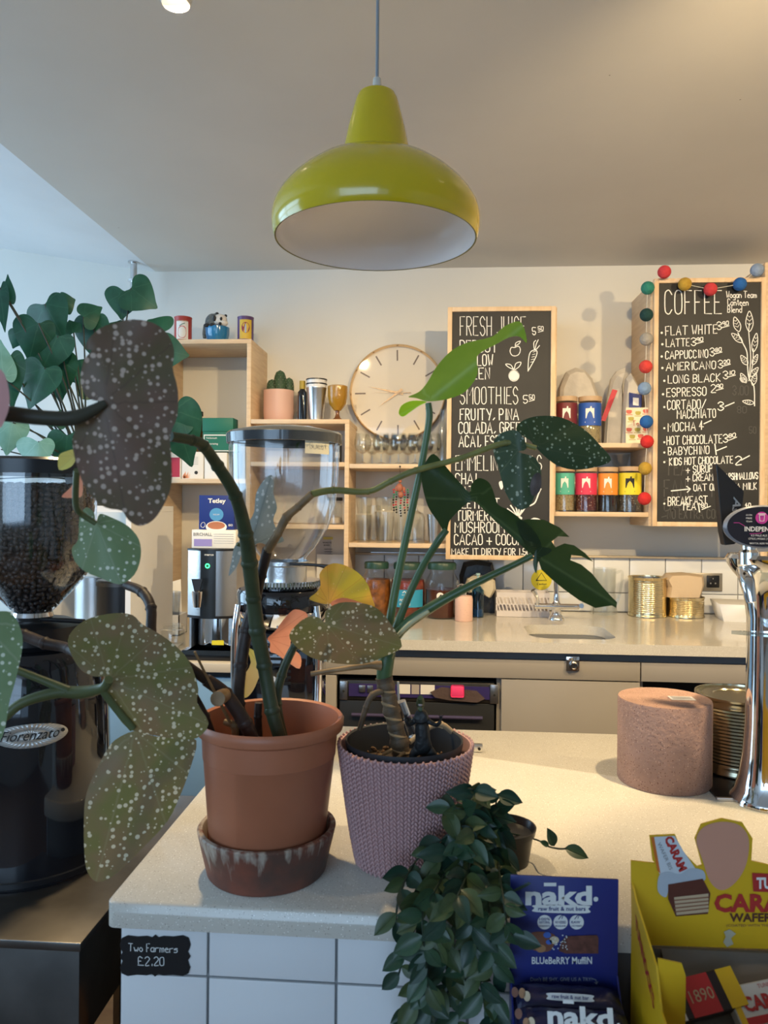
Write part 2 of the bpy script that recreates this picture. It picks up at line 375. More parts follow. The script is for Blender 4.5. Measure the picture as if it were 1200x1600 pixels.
# tiles of the splashback, on the wall
zt = P(1000, 872, YW-.03).z; tw = .152
tb = B().box((-.40, YW-.02, ZR), (2.2, YW, zt)).build('trim_1', grout); struct(tb)
tm = None; xs0 = P(983, 900, YW-.03).x
for row in range(2):
    z1 = zt-.002-row*tw; z0 = max(z1-tw+.004, ZR+.003)
    for k in range(-8, 9):
        x = xs0 + k*tw
        if x < -.40: continue
        key = row
        if key == 0 and tm: me = tm[0]
        else: me = None
        b = B().box((-tw+.004, -.008, z0-z1), (0, 0, 0), .0015) if not me else None
        if b: o = b.build('tile', tile_w); (tm := (o.data, 0)) if row == 0 else None
        else: o = bpy.data.objects.new('tile', me); C.objects.link(o)
        o.location = (x, YW-.02, z1); o.parent = tb
struct(B().box((-.40, YW-.05, zt), (2.2, YW, zt+.008), .002).build('trim_2', mat('ledge_beige', (.62, .52, .38), .4)))
tag(B().box((-.30, YW-.03, P(560, 866, YW).z), (.14, YW-.015, P(560, 866, YW).z+.012)).build('hanging_rail', steel), 'thin dark metal rail along the wall above the big jars', 'rail')

# ceiling spots
def spot(i, x, y, z, power):
    t = thing('ceiling_spotlight', ['white ceiling spotlight at the top edge of the picture', 'white ceiling spotlight above the sink', 'white ceiling spotlight above the beer tap'][i], 'spotlight', (x, y, ZC))
    B().lathe([(0, ZC), (.045, ZC), (.045, ZC-.012), (.04, ZC-.016), (0, ZC-.016)], (x, y, 0)).build('mount', whitep, t)
    B().lathe([(.026, ZC-.012), (.030, ZC-.03), (.032, z+.008), (.027, z-.002), (.026, z+.004), (.024, z+.046), (0, z+.046)], (x, y, 0)).build('housing', whitep, t)
    B().lathe([(0, z+.040), (.022, z+.040)], (x, y, 0)).build('lens', mat('lamp_lens', (1, .78, .5), .4, emit=6), t)
    l = bpy.data.lights.new('spot_lamp', 'SPOT'); l.energy = power*8; l.color = WARM; l.shadow_soft_size = .03; l.spot_size = 2.2; l.spot_blend = .5
    o = bpy.data.objects.new('spot_lamp', l); C.objects.link(o); o.location = (x, y, z-.01)
    o.rotation_euler = (Vector((x+.1, 2.35 if i == 0 else 2.75, 1.0))-Vector((x, y, z))).to_track_quat('-Z', 'Y').to_euler()
for i, (x, y, z, p) in enumerate(SPOTS): spot(i, x, y, z+.045, p)

# pipe stub hanging from the ceiling
c = P(209, 430, 3.30); zt_ = ZC+SL*(c.x-X0); r = mpp(c)
t = thing('ceiling_bracket', 'short steel pipe hanging from ceiling corner above the plant', 'bracket', (c.x, c.y, zt_))
B().lathe([(0, zt_), (9*r, zt_), (9*r, zt_-.006), (5*r, zt_-.008), (5*r, c.z-.11), (0, c.z-.11)], (c.x, c.y, 0), 20).build('pipe', steel, t)
B().lathe([(5*r, c.z-.02), (9*r, c.z-.022), (9*r, c.z-.03), (5*r, c.z-.032)], (c.x, c.y, 0), 20).build('collar', chrome, t)

# ---------------------------------------------------------------- shelf units
TH = .018
def unit(name, label, panels, m=None):
    t = thing(name, label, 'shelf unit', panels[0][1])
    for nm, lo, hi, mm in panels: B().box(lo, hi, .001).build(nm, mm, t)
    return t
YS = 3.12
zA = P(330, 530, YS).z; xA1 = P(392, 600, YS).x; xA0 = P(240, 850, YS).x; zA2 = P(310, 748, YS).z; zAm = 0
unit('tall_shelf_unit', 'tall birch plywood shelf unit on the left, holding tea boxes', [
  ('top_panel', (xA0, YS, zA-TH), (xA1, YW-.002, zA), ply_h), ('side_panel', (xA1-TH, YS+.001, ZL+.001), (xA1, YW-.002, zA-TH), ply),
  ('side_panel', (xA0, YS+.001, ZL+.001), (xA0+TH, YW-.002, zA-TH), ply), ('shelf', (xA0+TH, YS+.001, zA2-TH), (xA1-TH, YW-.002, zA2), ply_h)])
zB = P(470, 655, YS).z; xB1 = P(545, 750, YS).x; zB2 = P(530, 722, YS).z; zB3 = P(520, 820, YS).z
unit('low_shelf_unit', 'plywood shelf unit behind the clear hopper with the cactus on top', [
  ('top_panel', (xA1+.001, YS, zB-TH), (xB1, YW-.002, zB), ply_h), ('side_panel', (xB1-TH, YS+.001, ZR+.001), (xB1, YW-.032, zB-TH), ply),
  ('shelf', (xA1+.001, YS+.001, zB2-TH), (xB1-TH, YW-.002, zB2), ply_h), ('shelf', (xA1+.001, YS+.001, zB3-TH), (xB1-TH, YW-.002, zB3), ply_h)])
xC1 = P(697, 790, YS).x; zC1 = P(620, 725, YS).z; zC2 = P(620, 849, YS).z
unit('glass_shelf_unit', 'plywood shelves of glassware below the clock', [
  ('shelf', (xB1+.001, YS, zC1-TH), (xC1+.02, YW-.002, zC1), ply_h), ('shelf', (xB1+.001, YS, zC2-TH), (xC1+.02, YW-.002, zC2), ply_h),
  ('side_panel', (xC1+.021, YS+.001, zC2-TH), (xC1+.021+TH, YW-.002, zC1+.02), ply)])
xD0 = P(861, 750, YS).x; xD1 = P(1021, 750, YS).x; zD1 = P(930, 692, YS).z; zD2 = P(940, 800, YS).z; zDt = P(1010, 441, YS).z; zDb = P(1010, 822, YS).z
unit('jar_shelf_unit', 'plywood shelves of loose tea jars between the two chalkboards', [
  ('side_panel', (xD0, YS, zD2-TH), (xD0+TH, YW-.002, P(860, 480, YS).z), ply), ('side_panel', (xD1-TH, YS, zDb), (xD1, YW-.002, zDt), ply),
  ('shelf', (xD0+TH, YS+.001, zD1-TH), (xD1-TH, YW-.002, zD1), ply_h), ('shelf', (xD0+TH, YS+.001, zD2-TH), (xD1-TH, YW-.002, zD2), ply_h)])
xE0 = P(1193, 700, YS).x
unit('side_shelf_unit', 'plywood shelf unit at the right edge of the picture', [
  ('side_panel', (xE0, YS, zDb), (xE0+TH, YW-.002, P(1195, 410, YS).z), ply), ('side_panel', (xE0+.5, YS, zDb), (xE0+.5+TH, YW-.002, P(1195, 410, YS).z), ply),
  ('shelf', (xE0+TH, YS+.001, zD1+.02-TH), (xE0+.5, YW-.002, zD1+.02), ply_h), ('shelf', (xE0+TH, YS+.001, zDb), (xE0+.5, YW-.002, zDb+TH), ply_h)])

# ---------------------------------------------------------------- chalkboards
YBd = YS-.001
def board(name, label, x0, y0, x1, y1, fw=8):
    a = P(x0, (y0+y1)/2, YBd-.022); b_ = P(x1, (y0+y1)/2, YBd-.022); z1 = P((x0+x1)/2, y0, YBd-.022).z; z0 = P((x0+x1)/2, y1, YBd-.022).z; f = fw*mpp(a)
    t = thing(name, label, 'chalkboard', (a.x, YBd, z0))
    B().box((a.x+f*.6, YBd-.012, z0+f*.6), (b_.x-f*.6, YBd-.004, z1-f*.6)).build('slate', slate, t)
    for lo, hi in (((a.x, z0), (a.x+f, z1)), ((b_.x-f, z0), (b_.x, z1)), ((a.x+f, z0), (b_.x-f, z0+f)), ((a.x+f, z1-f), (b_.x-f, z1))):
        B().box((lo[0], YBd-.022, lo[1]), (hi[0], YBd, hi[1]), .001).build('frame_rail', pine, t)
    return t
F = onY(YBd-.0125)
jb = board('juice_chalkboard', 'tall chalkboard listing fresh juice and smoothies in a pine frame', 698, 479, 867, 875, 7)
for L_ in ([('FRESH JUICE', 719, 524, 29, 102, 1.4)], [('REBOOT', 719, 550, 18, 58, 1.7)], [('YELLOW', 719, 571, 17, 51, 1.7)], [('GREEN', 719, 592, 17, 46, 1.7)], [('5', 832, 523, 11, 5, 1.4), ('50', 841, 516, 6, 8, 1.1)],
  [('SMOOTHIES', 719, 631, 26, 90, 1.4)], [('5', 818, 630, 12, 6, 1.4), ('50', 827, 624, 7, 8, 1.1)], [('FRUITY, PINA', 719, 656, 17, 91, 1.8)], [('COLADA, GREEN', 717, 677, 17, 104, 1.8)], [('ACAI, ESPRESSO', 717, 698, 17, 104, 1.8)],
  [('EMMELINES TEAS', 712, 735, 23, 134, 1.5)], [('CHAI', 712, 756, 16, 32, 1.8)], [('MATCHA', 714, 775, 15, 50, 1.8)], [('BEETROOT', 714, 794, 15, 66, 1.8)], [('TURMERIC', 713, 813, 15, 62, 1.8)], [('MUSHROOM', 711, 832, 16, 77, 1.8)],
  [('CACAO + COCONUT', 710, 851, 16, 124, 1.8)], [('MAKE IT DIRTY FOR 1.50', 706, 867, 10, 122, 1.5)]):
    d = Draw(F)
    for a_ in L_: d.hand(*a_)
    if L_[0][0] == '5': d.line([(L_[1][1], L_[1][2]+3), (L_[1][1]+8, L_[1][2]+1)], 1)
    d.build('lettering_line', chalk, jb)
d = Draw(F)     # apple, carrot, orange, beetroot drawings
d.line([(799, 543), (797, 549), (800, 555), (806, 556), (811, 553), (813, 546), (810, 541), (804, 543)], 1.2, True, True); d.line([(805, 543), (806, 536), (813, 533), (811, 537), (806, 540)], 1.1, True)
d.disc((803, 586), 8, 8.5, 16); d.b.bm.clear() if False else None
d.build('apple_sketch', chalk, jb)
d = Draw(F)
d.line([(825, 580), (826, 560), (829, 550), (835, 547), (839, 549), (838, 556), (833, 566), (825, 580)], 1.3, True); d.line([(835, 547), (834, 536), (837, 532)], 1.2, True); d.line([(837, 547), (843, 540)], 1.2); d.line([(836, 546), (838, 537), (841, 531)], 1.2)
for k in range(5): d.line([(829+k, 566-k*4), (833+k, 565-k*4)], .8)
d.build('carrot_sketch', chalk, jb)
d = Draw(F)
for k in range(22):
    a, b_ = 2*PI*k/22, 2*PI*(k+1)/22
    d.line([(803+8*math.cos(a), 587+8.5*math.sin(a)), (803+8*math.cos(b_), 587+8.5*math.sin(b_))], 1.2)
for k in range(14): d.disc((803+R.uniform(-5, 5), 587+R.uniform(-5, 5)), .5, n=6)
d.line([(802, 577), (795, 574), (790, 569), (798, 570), (803, 577), (806, 568), (814, 566), (811, 573), (804, 578)], 1.2, True)
d.build('orange_sketch', chalk, jb)
d = Draw(F)
for (x, y) in ((793, 795), (798, 790), (805, 788), (811, 792), (815, 797), (820, 794)): d.line([(808, 810), ((x+808)/2+1, (y+808)/2), (x, y)], 2.2, True)
d.poly([(803, 808), (810, 806), (816, 809), (812, 815), (806, 814)], True); d.poly([(829, 812), (835, 809), (843, 811), (844, 815), (836, 815)], True); d.poly([(780, 753), (785, 752), (786, 761), (783, 765), (780, 758)], True)
d.line([(828, 790), (836, 785), (842, 770), (845, 764)], 2.2, True)
d.build('beetroot_sketch', chalk, jb)

cb = board('coffee_chalkboard', 'chalkboard of coffee prices on the right in a pine frame', 1021, 434, 1196, 823, 7)
d = Draw(F)
d.hand('COFFEE', 1039, 490, 36, 88, 1.9, slope=0)
for i, (s_, x, y, w) in enumerate((('Wogan Team', 1135, 465, 47), ('Canteen', 1137, 477, 32), ('Blend', 1137, 488, 22))): d.hand(s_, x, y, 10, w, 1.3)
d.build('heading', chalk, cb)
d = Draw(F)
def done(nm='price_line'):
    global d
    d.build(nm, chalk, cb); d = Draw(F)
rows = [('FLAT WHITE', 1040, 524, 15, 80, '3', '90', 1120, 515), ('LATTE', 1041, 542, 13, 36, '3', '90', 1080, 540), ('CAPPUCCINO', 1040, 561, 13, 66, '3', '80', 1109, 556),
 ('AMERICANO', 1041, 579, 13, 77, '3', '20', 1122, 575), ('LONG BLACK', 1044, 599, 13, 81, '3', '10', 1130, 592), ('ESPRESSO', 1042, 620, 14, 61, '2', '90', 1111, 613)]
for s_, x, y, h, w, a, c2, px_, py_ in rows:
    d.disc((x-6, y-4), 1.9, n=8); d.hand(s_, x, y, h*.92, w, 1.6, slope=-.04); d.hand(a, px_, py_, 12, 7, 1.5); d.hand(c2, px_+9, py_-6, 6, 9, 1.4, slope=-.15); d.line([(px_+8, py_-3), (px_+19, py_-6)], 1.3); done()
for s_, x, y, h, w in (('CORTADO/', 1043, 640, 14, 60), ('MACCHIATO', 1058, 654, 13, 60), ('MOCHA', 1044, 674, 13, 43), ('HOT CHOCOLATE', 1042, 695, 13, 86), ('BABYCHINO', 1044, 711, 12, 64),
   ('KIDS HOT CHOCOLATE', 1046, 727, 11, 99), ('+ SURUP', 1072, 739, 11, 41), ('+ CREAM', 1072, 752, 11, 42), ('MARSHMALLOWS', 1128, 750, 10, 56), ('OAT OR', 1084, 767, 10, 36), ('SOYA MILK', 1132, 766, 10, 50), ('BREAKFAST', 1044, 790, 13, 61), ('TEA', 1065, 797, 10, 22)):
    d.hand(s_, x, y, h, w, 1.6, slope=-.035)
    if y in (638, 640, 654, 674, 695, 711, 727, 739, 752, 750, 767, 766, 790): done()
for y in (638, 671, 693, 709, 724, 789): d.disc((1038, y-2), 1.7, n=8); done('bullet_dot')
d.hand('3', 1122, 641, 13, 8, 1.8); d.line([(1133, 635), (1147, 629)], 1.7); done(); d.hand('4', 1093, 671, 13, 6, 1.8); d.line([(1100, 662), (1111, 657)], 1.7)
d.hand('3', 1130, 691, 12, 7, 1.7); d.hand('80', 1139, 684, 6, 10, 1.4, slope=-.15); d.line([(1139, 688), (1151, 683)], 1.3); done()
d.line([(1117, 694), (1119, 710)], 1.9); d.line([(1120, 704), (1135, 698)], 1.7); done(); d.hand('2', 1149, 726, 13, 9, 1.8); d.line([(1158, 719), (1171, 712)], 1.7)
d.line([(1049, 767), (1078, 764)], 1.7); d.line([(1073, 760), (1079, 764), (1074, 769)], 1.7)
d.line([(1091, 787), (1093, 800)], 1.8); d.hand('80', 1096, 793, 7, 9, 1.4); d.line([(1097, 796), (1110, 791)], 1.4); d.hand('1', 1122, 798, 9, 2, 1.4); d.hand('40', 1164, 792, 6, 9, 1.4)
done()
d.b.bm.free()
d = Draw(F)
d.line([(1179, 634), (1178, 604), (1170, 590), (1168, 570), (1167, 550), (1160, 535), (1153, 520)], 1.6, True); d.line([(1170, 592), (1173, 560), (1170, 520), (1171, 505)], 1.3, True); d.line([(1170, 595), (1176, 570), (1177, 545)], 1.3, True)
for lx, ly, ln, wd, ang in ((1171, 518, 32, 12, 90), (1155, 518, 24, 11, 108), (1160, 535, 22, 9, 140), (1177, 550, 30, 9, 80), (1168, 570, 18, 9, 125), (1176, 570, 18, 7, 65), (1173, 588, 18, 8, 50), (1166, 598, 17, 8, 120), (1176, 602, 20, 8, 75), (1165, 596, 10, 7, 150), (1178, 630, 18, 7, 170)):
    a = math.radians(ang); ux = Vector((math.cos(a), -math.sin(a))); uy = Vector((-ux.y, ux.x)); o = Vector((lx, ly))
    d.line([o, o+ux*ln*.3+uy*wd*.45, o+ux*ln*.65+uy*wd*.4, o+ux*ln, o+ux*ln*.65-uy*wd*.4, o+ux*ln*.3-uy*wd*.45], 1.2, True, True)
    for q in (.3, .5, .7): d.line([o+ux*ln*q, o+ux*ln*(q+.12)+uy*wd*.3], .7); d.line([o+ux*ln*q, o+ux*ln*(q+.12)-uy*wd*.3], .7)
d.build('sprig_drawing', chalk, cb)
d = Draw(onY(YBd-.0123))
d.hand('TEA', 1040, 742, 22, 34, 2.2); d.hand('FANCY TEA', 1038, 776, 26, 105, 2.2); d.hand('DAIRY', 1038, 798, 18, 60, 2); d.hand('NO EXTRA COST', 1043, 810, 14, 90, 1.6); d.hand('3.00', 1145, 617, 14, 24, 1.8); d.hand('50', 1171, 677, 10, 10, 1.5); d.hand('80', 1152, 645, 10, 14, 1.5); d.line([(1034, 808), (1041, 806)], 1.4)
d.build('rubbed_out_chalk', ghost, cb)['kind'] = 'stuff'

# ---------------------------------------------------------------- clock (leans on the wall above the glass shelf)
c = P(621, 613, YW-.035); r = 75.5*mpp(c); RX = Matrix.Rotation(PI/2, 4, 'X')
t = thing('wall_clock', 'large round wall clock with thin gold rim and baton marks', 'clock', (c.x, YW-.03, c.z))
B().lathe([(0, 0), (r*.97, 0), (r*.97, .006), (0, .006)], (c.x, YW-.012, c.z), 64, RX).build('dial', mat('clock_dial', (.72, .66, .57), .6), t)
B().lathe([(r*.955, 0), (r, 0), (r*1.005, .012), (r, .032), (r*.98, .037), (r*.96, .030), (r*.96, .0)], (c.x, YW-.004, c.z), 64, RX).build('rim', mat('pale_gold', (.80, .60, .38), .18, 1), t)
B().lathe([(0, 0), (r*.96, 0)], (c.x, YW-.034, c.z), 64, RX).build('cover_glass', glass_mat('clock_glass', (1, 1, 1), .03, 1.3, .03), t)
fr = frame((c.x, YW-.0185, c.z), (1, 0, 0), (0, 0, 1)); off = math.radians(1)
for k in range(12):
    a = PI/2 - k*PI/6 + off; u = Vector((math.cos(a), math.sin(a)))
    Draw(fr).line([u*r*.68, u*r*.88], .0065).build('baton_mark', mat('baton_brown', (.16, .12, .10), .5), t)
hm = mat('hand_brass', (.28, .20, .13), .35, .6)
def hand_(nm, ang, ln, w, tail=.12, z=.022):
    a = math.radians(ang); u = Vector((math.cos(a), math.sin(a))); f2 = frame((c.x, YW-z, c.z), (1, 0, 0), (0, 0, 1))
    Draw(f2).poly([u*-r*tail + Vector((-u.y, u.x))*w, u*r*ln, u*-r*tail - Vector((-u.y, u.x))*w]).build(nm, hm, t, solid=.001)
hand_('minute_hand', 168, .64, .006); hand_('hour_hand', 217, .50, .0065, z=.024); hand_('second_hand', 180, .56, .0016, .28, .026)

# ---------------------------------------------------------------- rear counter
yR = G(800, 1003, ZR).y; xR0 = xB1-.10; xR1 = 2.3
def slab_hole(lo, hi, hx0, hx1, hy0, hy1, rad, m, nm, lab):
    pts = []
    for cx_, cy_, a0 in ((hx1-rad, hy1-rad, 0), (hx0+rad, hy1-rad, 90), (hx0+rad, hy0+rad, 180), (hx1-rad, hy0+rad, 270)):
        for k in range(7): a = math.radians(a0+15*k); pts.append((cx_+rad*math.cos(a), cy_+rad*math.sin(a)))
    cx_, cy_ = (hx0+hx1)/2, (hy0+hy1)/2; b = B(); out = []
    for i, (x, y) in enumerate(pts):
        dx, dy = x-cx_, y-cy_; q = i % 7
        X = hi[0] if dx > 0 else lo[0]; Yy = hi[1] if dy > 0 else lo[1]
        kq = i//7
        if q == 3: out.append((X, Yy))
        elif (q < 3) == (kq in (0, 2)): out.append((X, max(lo[1], min(hi[1], y))))
        else: out.append((max(lo[0], min(hi[0], x)), Yy))
    n = len(pts)
    for z in (hi[2],):
        vi = [b.bm.verts.new((*p, z)) for p in pts]; vo = [b.bm.verts.new((*p, z)) for p in out]
        wi = [b.bm.verts.new((*p, lo[2])) for p in pts]; wo = [b.bm.verts.new((*p, lo[2])) for p in out]
        for k in range(n):
            q = (k+1) % n; b.bm.faces.new((vi[k], vo[k], vo[q], vi[q])); b.bm.faces.new((wi[k], wi[q], wo[q], wo[k]))
            b.bm.faces.new((vi[k], vi[q], wi[q], wi[k])); b.bm.faces.new((vo[k], wo[k], wo[q], vo[q]))
    o = b.build(nm, m, sharp=30); return tag(o, lab, 'worktop'), pts
sx0, sx1 = G(822, 985, ZR).x, G(948, 985, ZR).x; sy0, sy1 = G(880, 998, ZR).y, G(880, 977, ZR).y
_, sp = slab_hole((xR0, yR, ZR-.035), (xR1, YW-.03, ZR), sx0, sx1, sy0, sy1, .07, quartz, 'rear_worktop', 'glossy cream quartz worktop along the back wall with the sink')
b = B(); zz = [(0, ZR-.036), (0, ZR-.16), (.03, ZR-.18)]; cx_, cy_ = (sx0+sx1)/2, (sy0+sy1)/2; rg = []
for ins, z in zz: rg.append([b.bm.verts.new((cx_+(x-cx_)*(1.0-ins), cy_+(y-cy_)*(1.0-ins), z)) for x, y in sp])
for a, a2 in zip(rg, rg[1:]):
    for k in range(len(sp)): b.bm.faces.new((a[k], a[(k+1) % len(sp)], a2[(k+1) % len(sp)], a2[k]))
b.bm.faces.new(rg[-1]); sink = b.build('sink_basin', steel); tag(sink, 'undermounted stainless steel sink basin in the rear worktop', 'sink')
zu = ZR-.036
k_ = thing('rear_cabinet', 'taupe base cabinet run below the rear worktop', 'cabinet', (xR0, yR, 0))
yc = yR+.03
def zpx(py, y): return P(800, py, y).z
xa = P(527, 1100, yc).x; xb = P(782, 1100, yc).x; xc = P(1001, 1080, yc).x
B().box((xR0+.01, yc+.02, zpx(1032, yc)), (xR1-.01, yc+.5, zu-.001)).build('top_rail', grey_band, k_)
B().box((xR0+.01, yc, zpx(1060, yc)), (xc-.002, yc+.02, zpx(1031, yc)), .001).build('drawer_front', grey_door, k_)
B().box((xc+.002, yc, zpx(1060, yc)), (xR1-.02, yc+.02, zpx(1031, yc)), .001).build('drawer_front', grey_door, k_)
B().box((xb+.003, yc, .12), (xc-.003, yc+.02, zpx(1062, yc)), .001).build('door', grey_door, k_)
B().box((xb-.012, yc+.021, .1), (xb+.003, yc+.5, zpx(1060, yc)-.001)).build('partition', grey_door, k_)
B().box((xc-.004, yc+.021, .1), (xc+.012, yc+.5, zpx(1060, yc)-.001)).build('partition', grey_door, k_)
B().box((xR0+.01, yc+.5, .1), (xR1-.02, yc+.52, zpx(1060, yc)-.001)).build('back_panel', dark, k_)
B().box((xR0+.01, yc+.03, 0), (xR1-.02, yc+.45, .1)).build('plinth', dark, k_)
B().box((xR0+.01, yc, .1), (xa-.004, yc+.5, zpx(1062, yc)), .001).build('end_panel', grey_door, k_)
B().box((xc+.5, yc+.001, .12), (xR1-.02, yc+.02, zpx(1062, yc)-.001), .001).build('door', grey_door, k_)
# bottle lock on the drawer front
lk = thing('drawer_catch', 'round chrome catch screwed to the taupe drawer front', 'catch', P(895, 1036, yc-.001)); lc = wloc(lk); q = mpp(lc)
B().box((lc.x-11*q, yc-.008, lc.z-12*q), (lc.x+10*q, yc-.001, lc.z+11*q), .003).build('plate', chrome, lk)
B().lathe([(0, 0), (7*q, 0), (7*q, .012), (5*q, .014), (4*q, .006), (0, .006)], (lc.x, yc-.009, lc.z-3*q), 20, RX).build('knob', mat('aged_chrome', (.35, .34, .33), .25, 1), lk)
# dishwasher
dw = thing('glass_washer', 'black undercounter glass washer with a purple control strip', 'dishwasher', (xa, yc, .1)); yd = yc+.01; zt1 = zpx(1068, yd)
B().box((xa+.004, yd+.02, .11), (xb-.018, yd+.45, zt1)).build('body', dark, dw)
B().box((xa+.006, yd+.001, zpx(1100, yd)), (xb-.02, yd+.019, zt1-.002), .002).build('control_frame', steel_d, dw)
xi0, xi1 = P(545, 1090, yd).x, P(765, 1090, yd).x
B().box((xi0, yd-.003, zpx(1094, yd)), (xi1, yd, zpx(1074, yd))).build('control_strip', mat('purple_panel', (.035, .025, .13), .4), dw)
for x in (P(537, 1090, yd).x, P(772, 1090, yd).x):
    e = B().box((x-.014, yd-.006, zpx(1100, yd)), (x+.014, yd, zpx(1070, yd)), .002).build('bracket', steel, dw)
    B().lathe([(0, 0), (.004, 0), (.004, .003), (0, .003)], (x, yd-.007, zpx(1086, yd)), 10, RX).build('screw', ink, e)
for x0, x1 in ((561, 571), (574, 583)): B().box((P(x0, 1085, yd).x, yd-.008, zpx(1087, yd)), (P(x1, 1085, yd).x, yd-.004, zpx(1076, yd)), .001).build('button', steel, dw)
for x0, x1, mm in ((622, 641, white_c), (657, 679, white_c), (643, 655, mat('grey_label', (.4, .36, .34), .6))): B().box((P(x0, 1085, yd).x, yd-.005, zpx(1088, yd)), (P(x1, 1085, yd).x, yd-.0035, zpx(1073, yd))).build('label_sticker', mm, dw)
B().prism([P(x, y, yd-.012) for x, y in ((680, 1090), (672, 1082), (690, 1074), (712, 1077), (745, 1080), (758, 1092), (745, 1098), (700, 1094))], (0, .008, 0)).build('plastic_wrap', mat('smoky_wrap', (.10, .07, .065), .15, spec=.8, bump=.8, bscale=40), dw)
B().box((P(704, 1085, yd).x, yd-.018, zpx(1090, yd)), (P(725, 1085, yd).x, yd-.013, zpx(1071, yd)), .006).build('pink_sticker', mat('neon_pink', (.9, .06, .22), .5), dw)
dd = B().box((xa+.006, yd, .13), (xb-.02, yd+.019, zpx(1101, yd)), .003).build('door', mat('washer_black', (.02, .021, .023), .35), dw)
B().tube([(xa+.05, yd-.012, zpx(1122, yd)), (xb-.06, yd-.012, zpx(1122, yd))], .006).build('handle', mat('purple_bar', (.06, .05, .12), .3), dd)

# rear left counter with pale blue front
yl = 2.38; xl0, xl1 = -2.2, xR0-.002
tag(B().box((xl0, yl, ZL-.03), (xl1, YW-.002, ZL), .003).build('left_worktop', mat('pale_oak_top', (.55, .50, .42), .35)), 'pale laminate worktop in the left corner under the water boiler', 'worktop')
kc = thing('blue_cabinet', 'pale blue cabinet below the left worktop', 'cabinet', (xl0, yl, 0))
zb = P(260, 1266, yl).z
B().box((xl0+.01, yl+.05, .0), (xl1-.01, YW-.05, zb-.002)).build('plinth', dark, kc)
B().box((xl0+.01, yl+.04, zb), (xl1-.01, YW-.05, ZL-.031)).build('body', dark, kc)
for k in range(4):
    w = (xl1-xl0-.02)/4; B().box((xl0+.012+k*w, yl+.02, zb), (xl0+.008+(k+1)*w, yl+.038, ZL-.05), .002).build('door', skyblue, kc)

# ---------------------------------------------------------------- front bar
xf0, xf1, yf0, yf1 = -.414, 1.75, G(400, 1419, ZF).y, G(700, 1139, ZF).y
b = B(); rad = .012; pts = []
for x, y, a0 in ((xf0, yf0, 180), (xf1, yf0, 270), (xf1, yf1, 0), (xf0, yf1, 90)):
    sx_, sy_ = (1 if x == xf0 else -1), (1 if y == yf0 else -1)
    for k in range(5): a = math.radians(a0+22.5*k); pts.append((x+sx_*rad+rad*math.cos(a), y+sy_*rad+rad*math.sin(a)))
for z1, z0, ins in ((ZF, ZF-.033, 0),):
    r0 = [b.bm.verts.new((x, y, z0)) for x, y in pts]; r1 = [b.bm.verts.new((x, y, z1-.003)) for x, y in pts]
    cx_, cy_ = (xf0+xf1)/2, (yf0+yf1)/2
    r2 = [b.bm.verts.new((x+(.003 if x < cx_ else -.003), y+(.003 if y < cy_ else -.003), z1)) for x, y in pts]
    for a, a2 in ((r0, r1), (r1, r2)):
        for k in range(len(pts)): b.bm.faces.new((a[k], a[(k+1) % len(pts)], a2[(k+1) % len(pts)], a2[k]))
    b.bm.faces.new(r2); b.bm.faces.new(r0[::-1])
tag(b.build('bar_worktop', quartz, sharp=50), 'speckled cream quartz bar top carrying the plant pots', 'worktop')
yt = yf0+.022; bf = thing('bar_counter', 'bar front clad in white rectangular tiles', 'counter', (xf0, yt, 0))
B().box((xf0+.014, yt+.008, 0), (xf1-.01, yf1-.02, ZF-.034)).build('carcass', mat('carcass_grey', (.25, .24, .22), .6), bf)
B().box((xf0+.010, yt+.003, 0.001), (xf1-.008, yt+.0078, ZF-.0345)).build('grout_bed', mat('grey_grout', (.30, .31, .32), .8), bf)
gx1 = P(326, 1500, yt).x; gx2 = P(526, 1500, yt).x; wt = gx2-gx1; gz = P(430, 1530, yt).z; ht = .10; me = {}
cols = [(xf0+.011, gx1)] + [(gx1+k*wt, gx1+(k+1)*wt) for k in range(13)]
for r_ in range(-1, 8):
    z1 = gz-r_*ht if r_ >= 0 else ZF-.0355; z0 = gz-(r_+1)*ht if r_ >= 0 else gz
    for x0, x1 in cols:
        x1 = min(x1, xf1-.01)
        if x1-x0 < .02: continue
        key = (round(x1-x0, 3), round(z1-z0, 3)); g_ = .0016
        if key not in me: o = B().box((g_, 0, g_), (x1-x0-g_, .006, z1-z0-g_), .0012).build('tile', tile_w); me[key] = o.data
        else: o = bpy.data.objects.new('tile', me[key]); C.objects.link(o)
        o.parent = bf; o.location = Vector((x0, yt-.003, z0)) - wloc(bf)
# plaque
Yp = yt-.0035; pq = thing('price_plaque', 'small black scalloped chalk plaque reading Two Farmers 2.20', 'sign', P(243, 1492, Yp))
half = [(188, 1475), (191, 1465), (200, 1461), (215, 1463), (230, 1462), (238, 1464), (243, 1460)]
top = half + [(486-x, y) for x, y in half[-2::-1]]
right = [(297, 1480), (294, 1487), (298, 1494), (294, 1500), (297, 1510)]
out = top + [(x, y) for x, y in right] + [(x, 2985-y) for x, y in top[::-1]] + [(486-x, y) for x, y in right[::-1]]
vs = [Vector(p) for p in out]
B().prism([P(x, y, Yp) for x, y in out], (0, -.0015, 0)).build('plate', mat('plaque_black', (.006, .007, .009), .45), pq)
pen = mat('chalk_pen', (.75, .78, .78), .7)
Draw(onY(Yp-.002)).hand('Two Farmers', 201, 1486, 12, 76, 1.5, slope=.03, jit=.4).build('lettering', pen, pq)
Draw(onY(Yp-.002)).hand('£2.20', 216, 1508, 13, 40, 1.5, slope=.02, jit=.4).build('lettering', pen, pq)
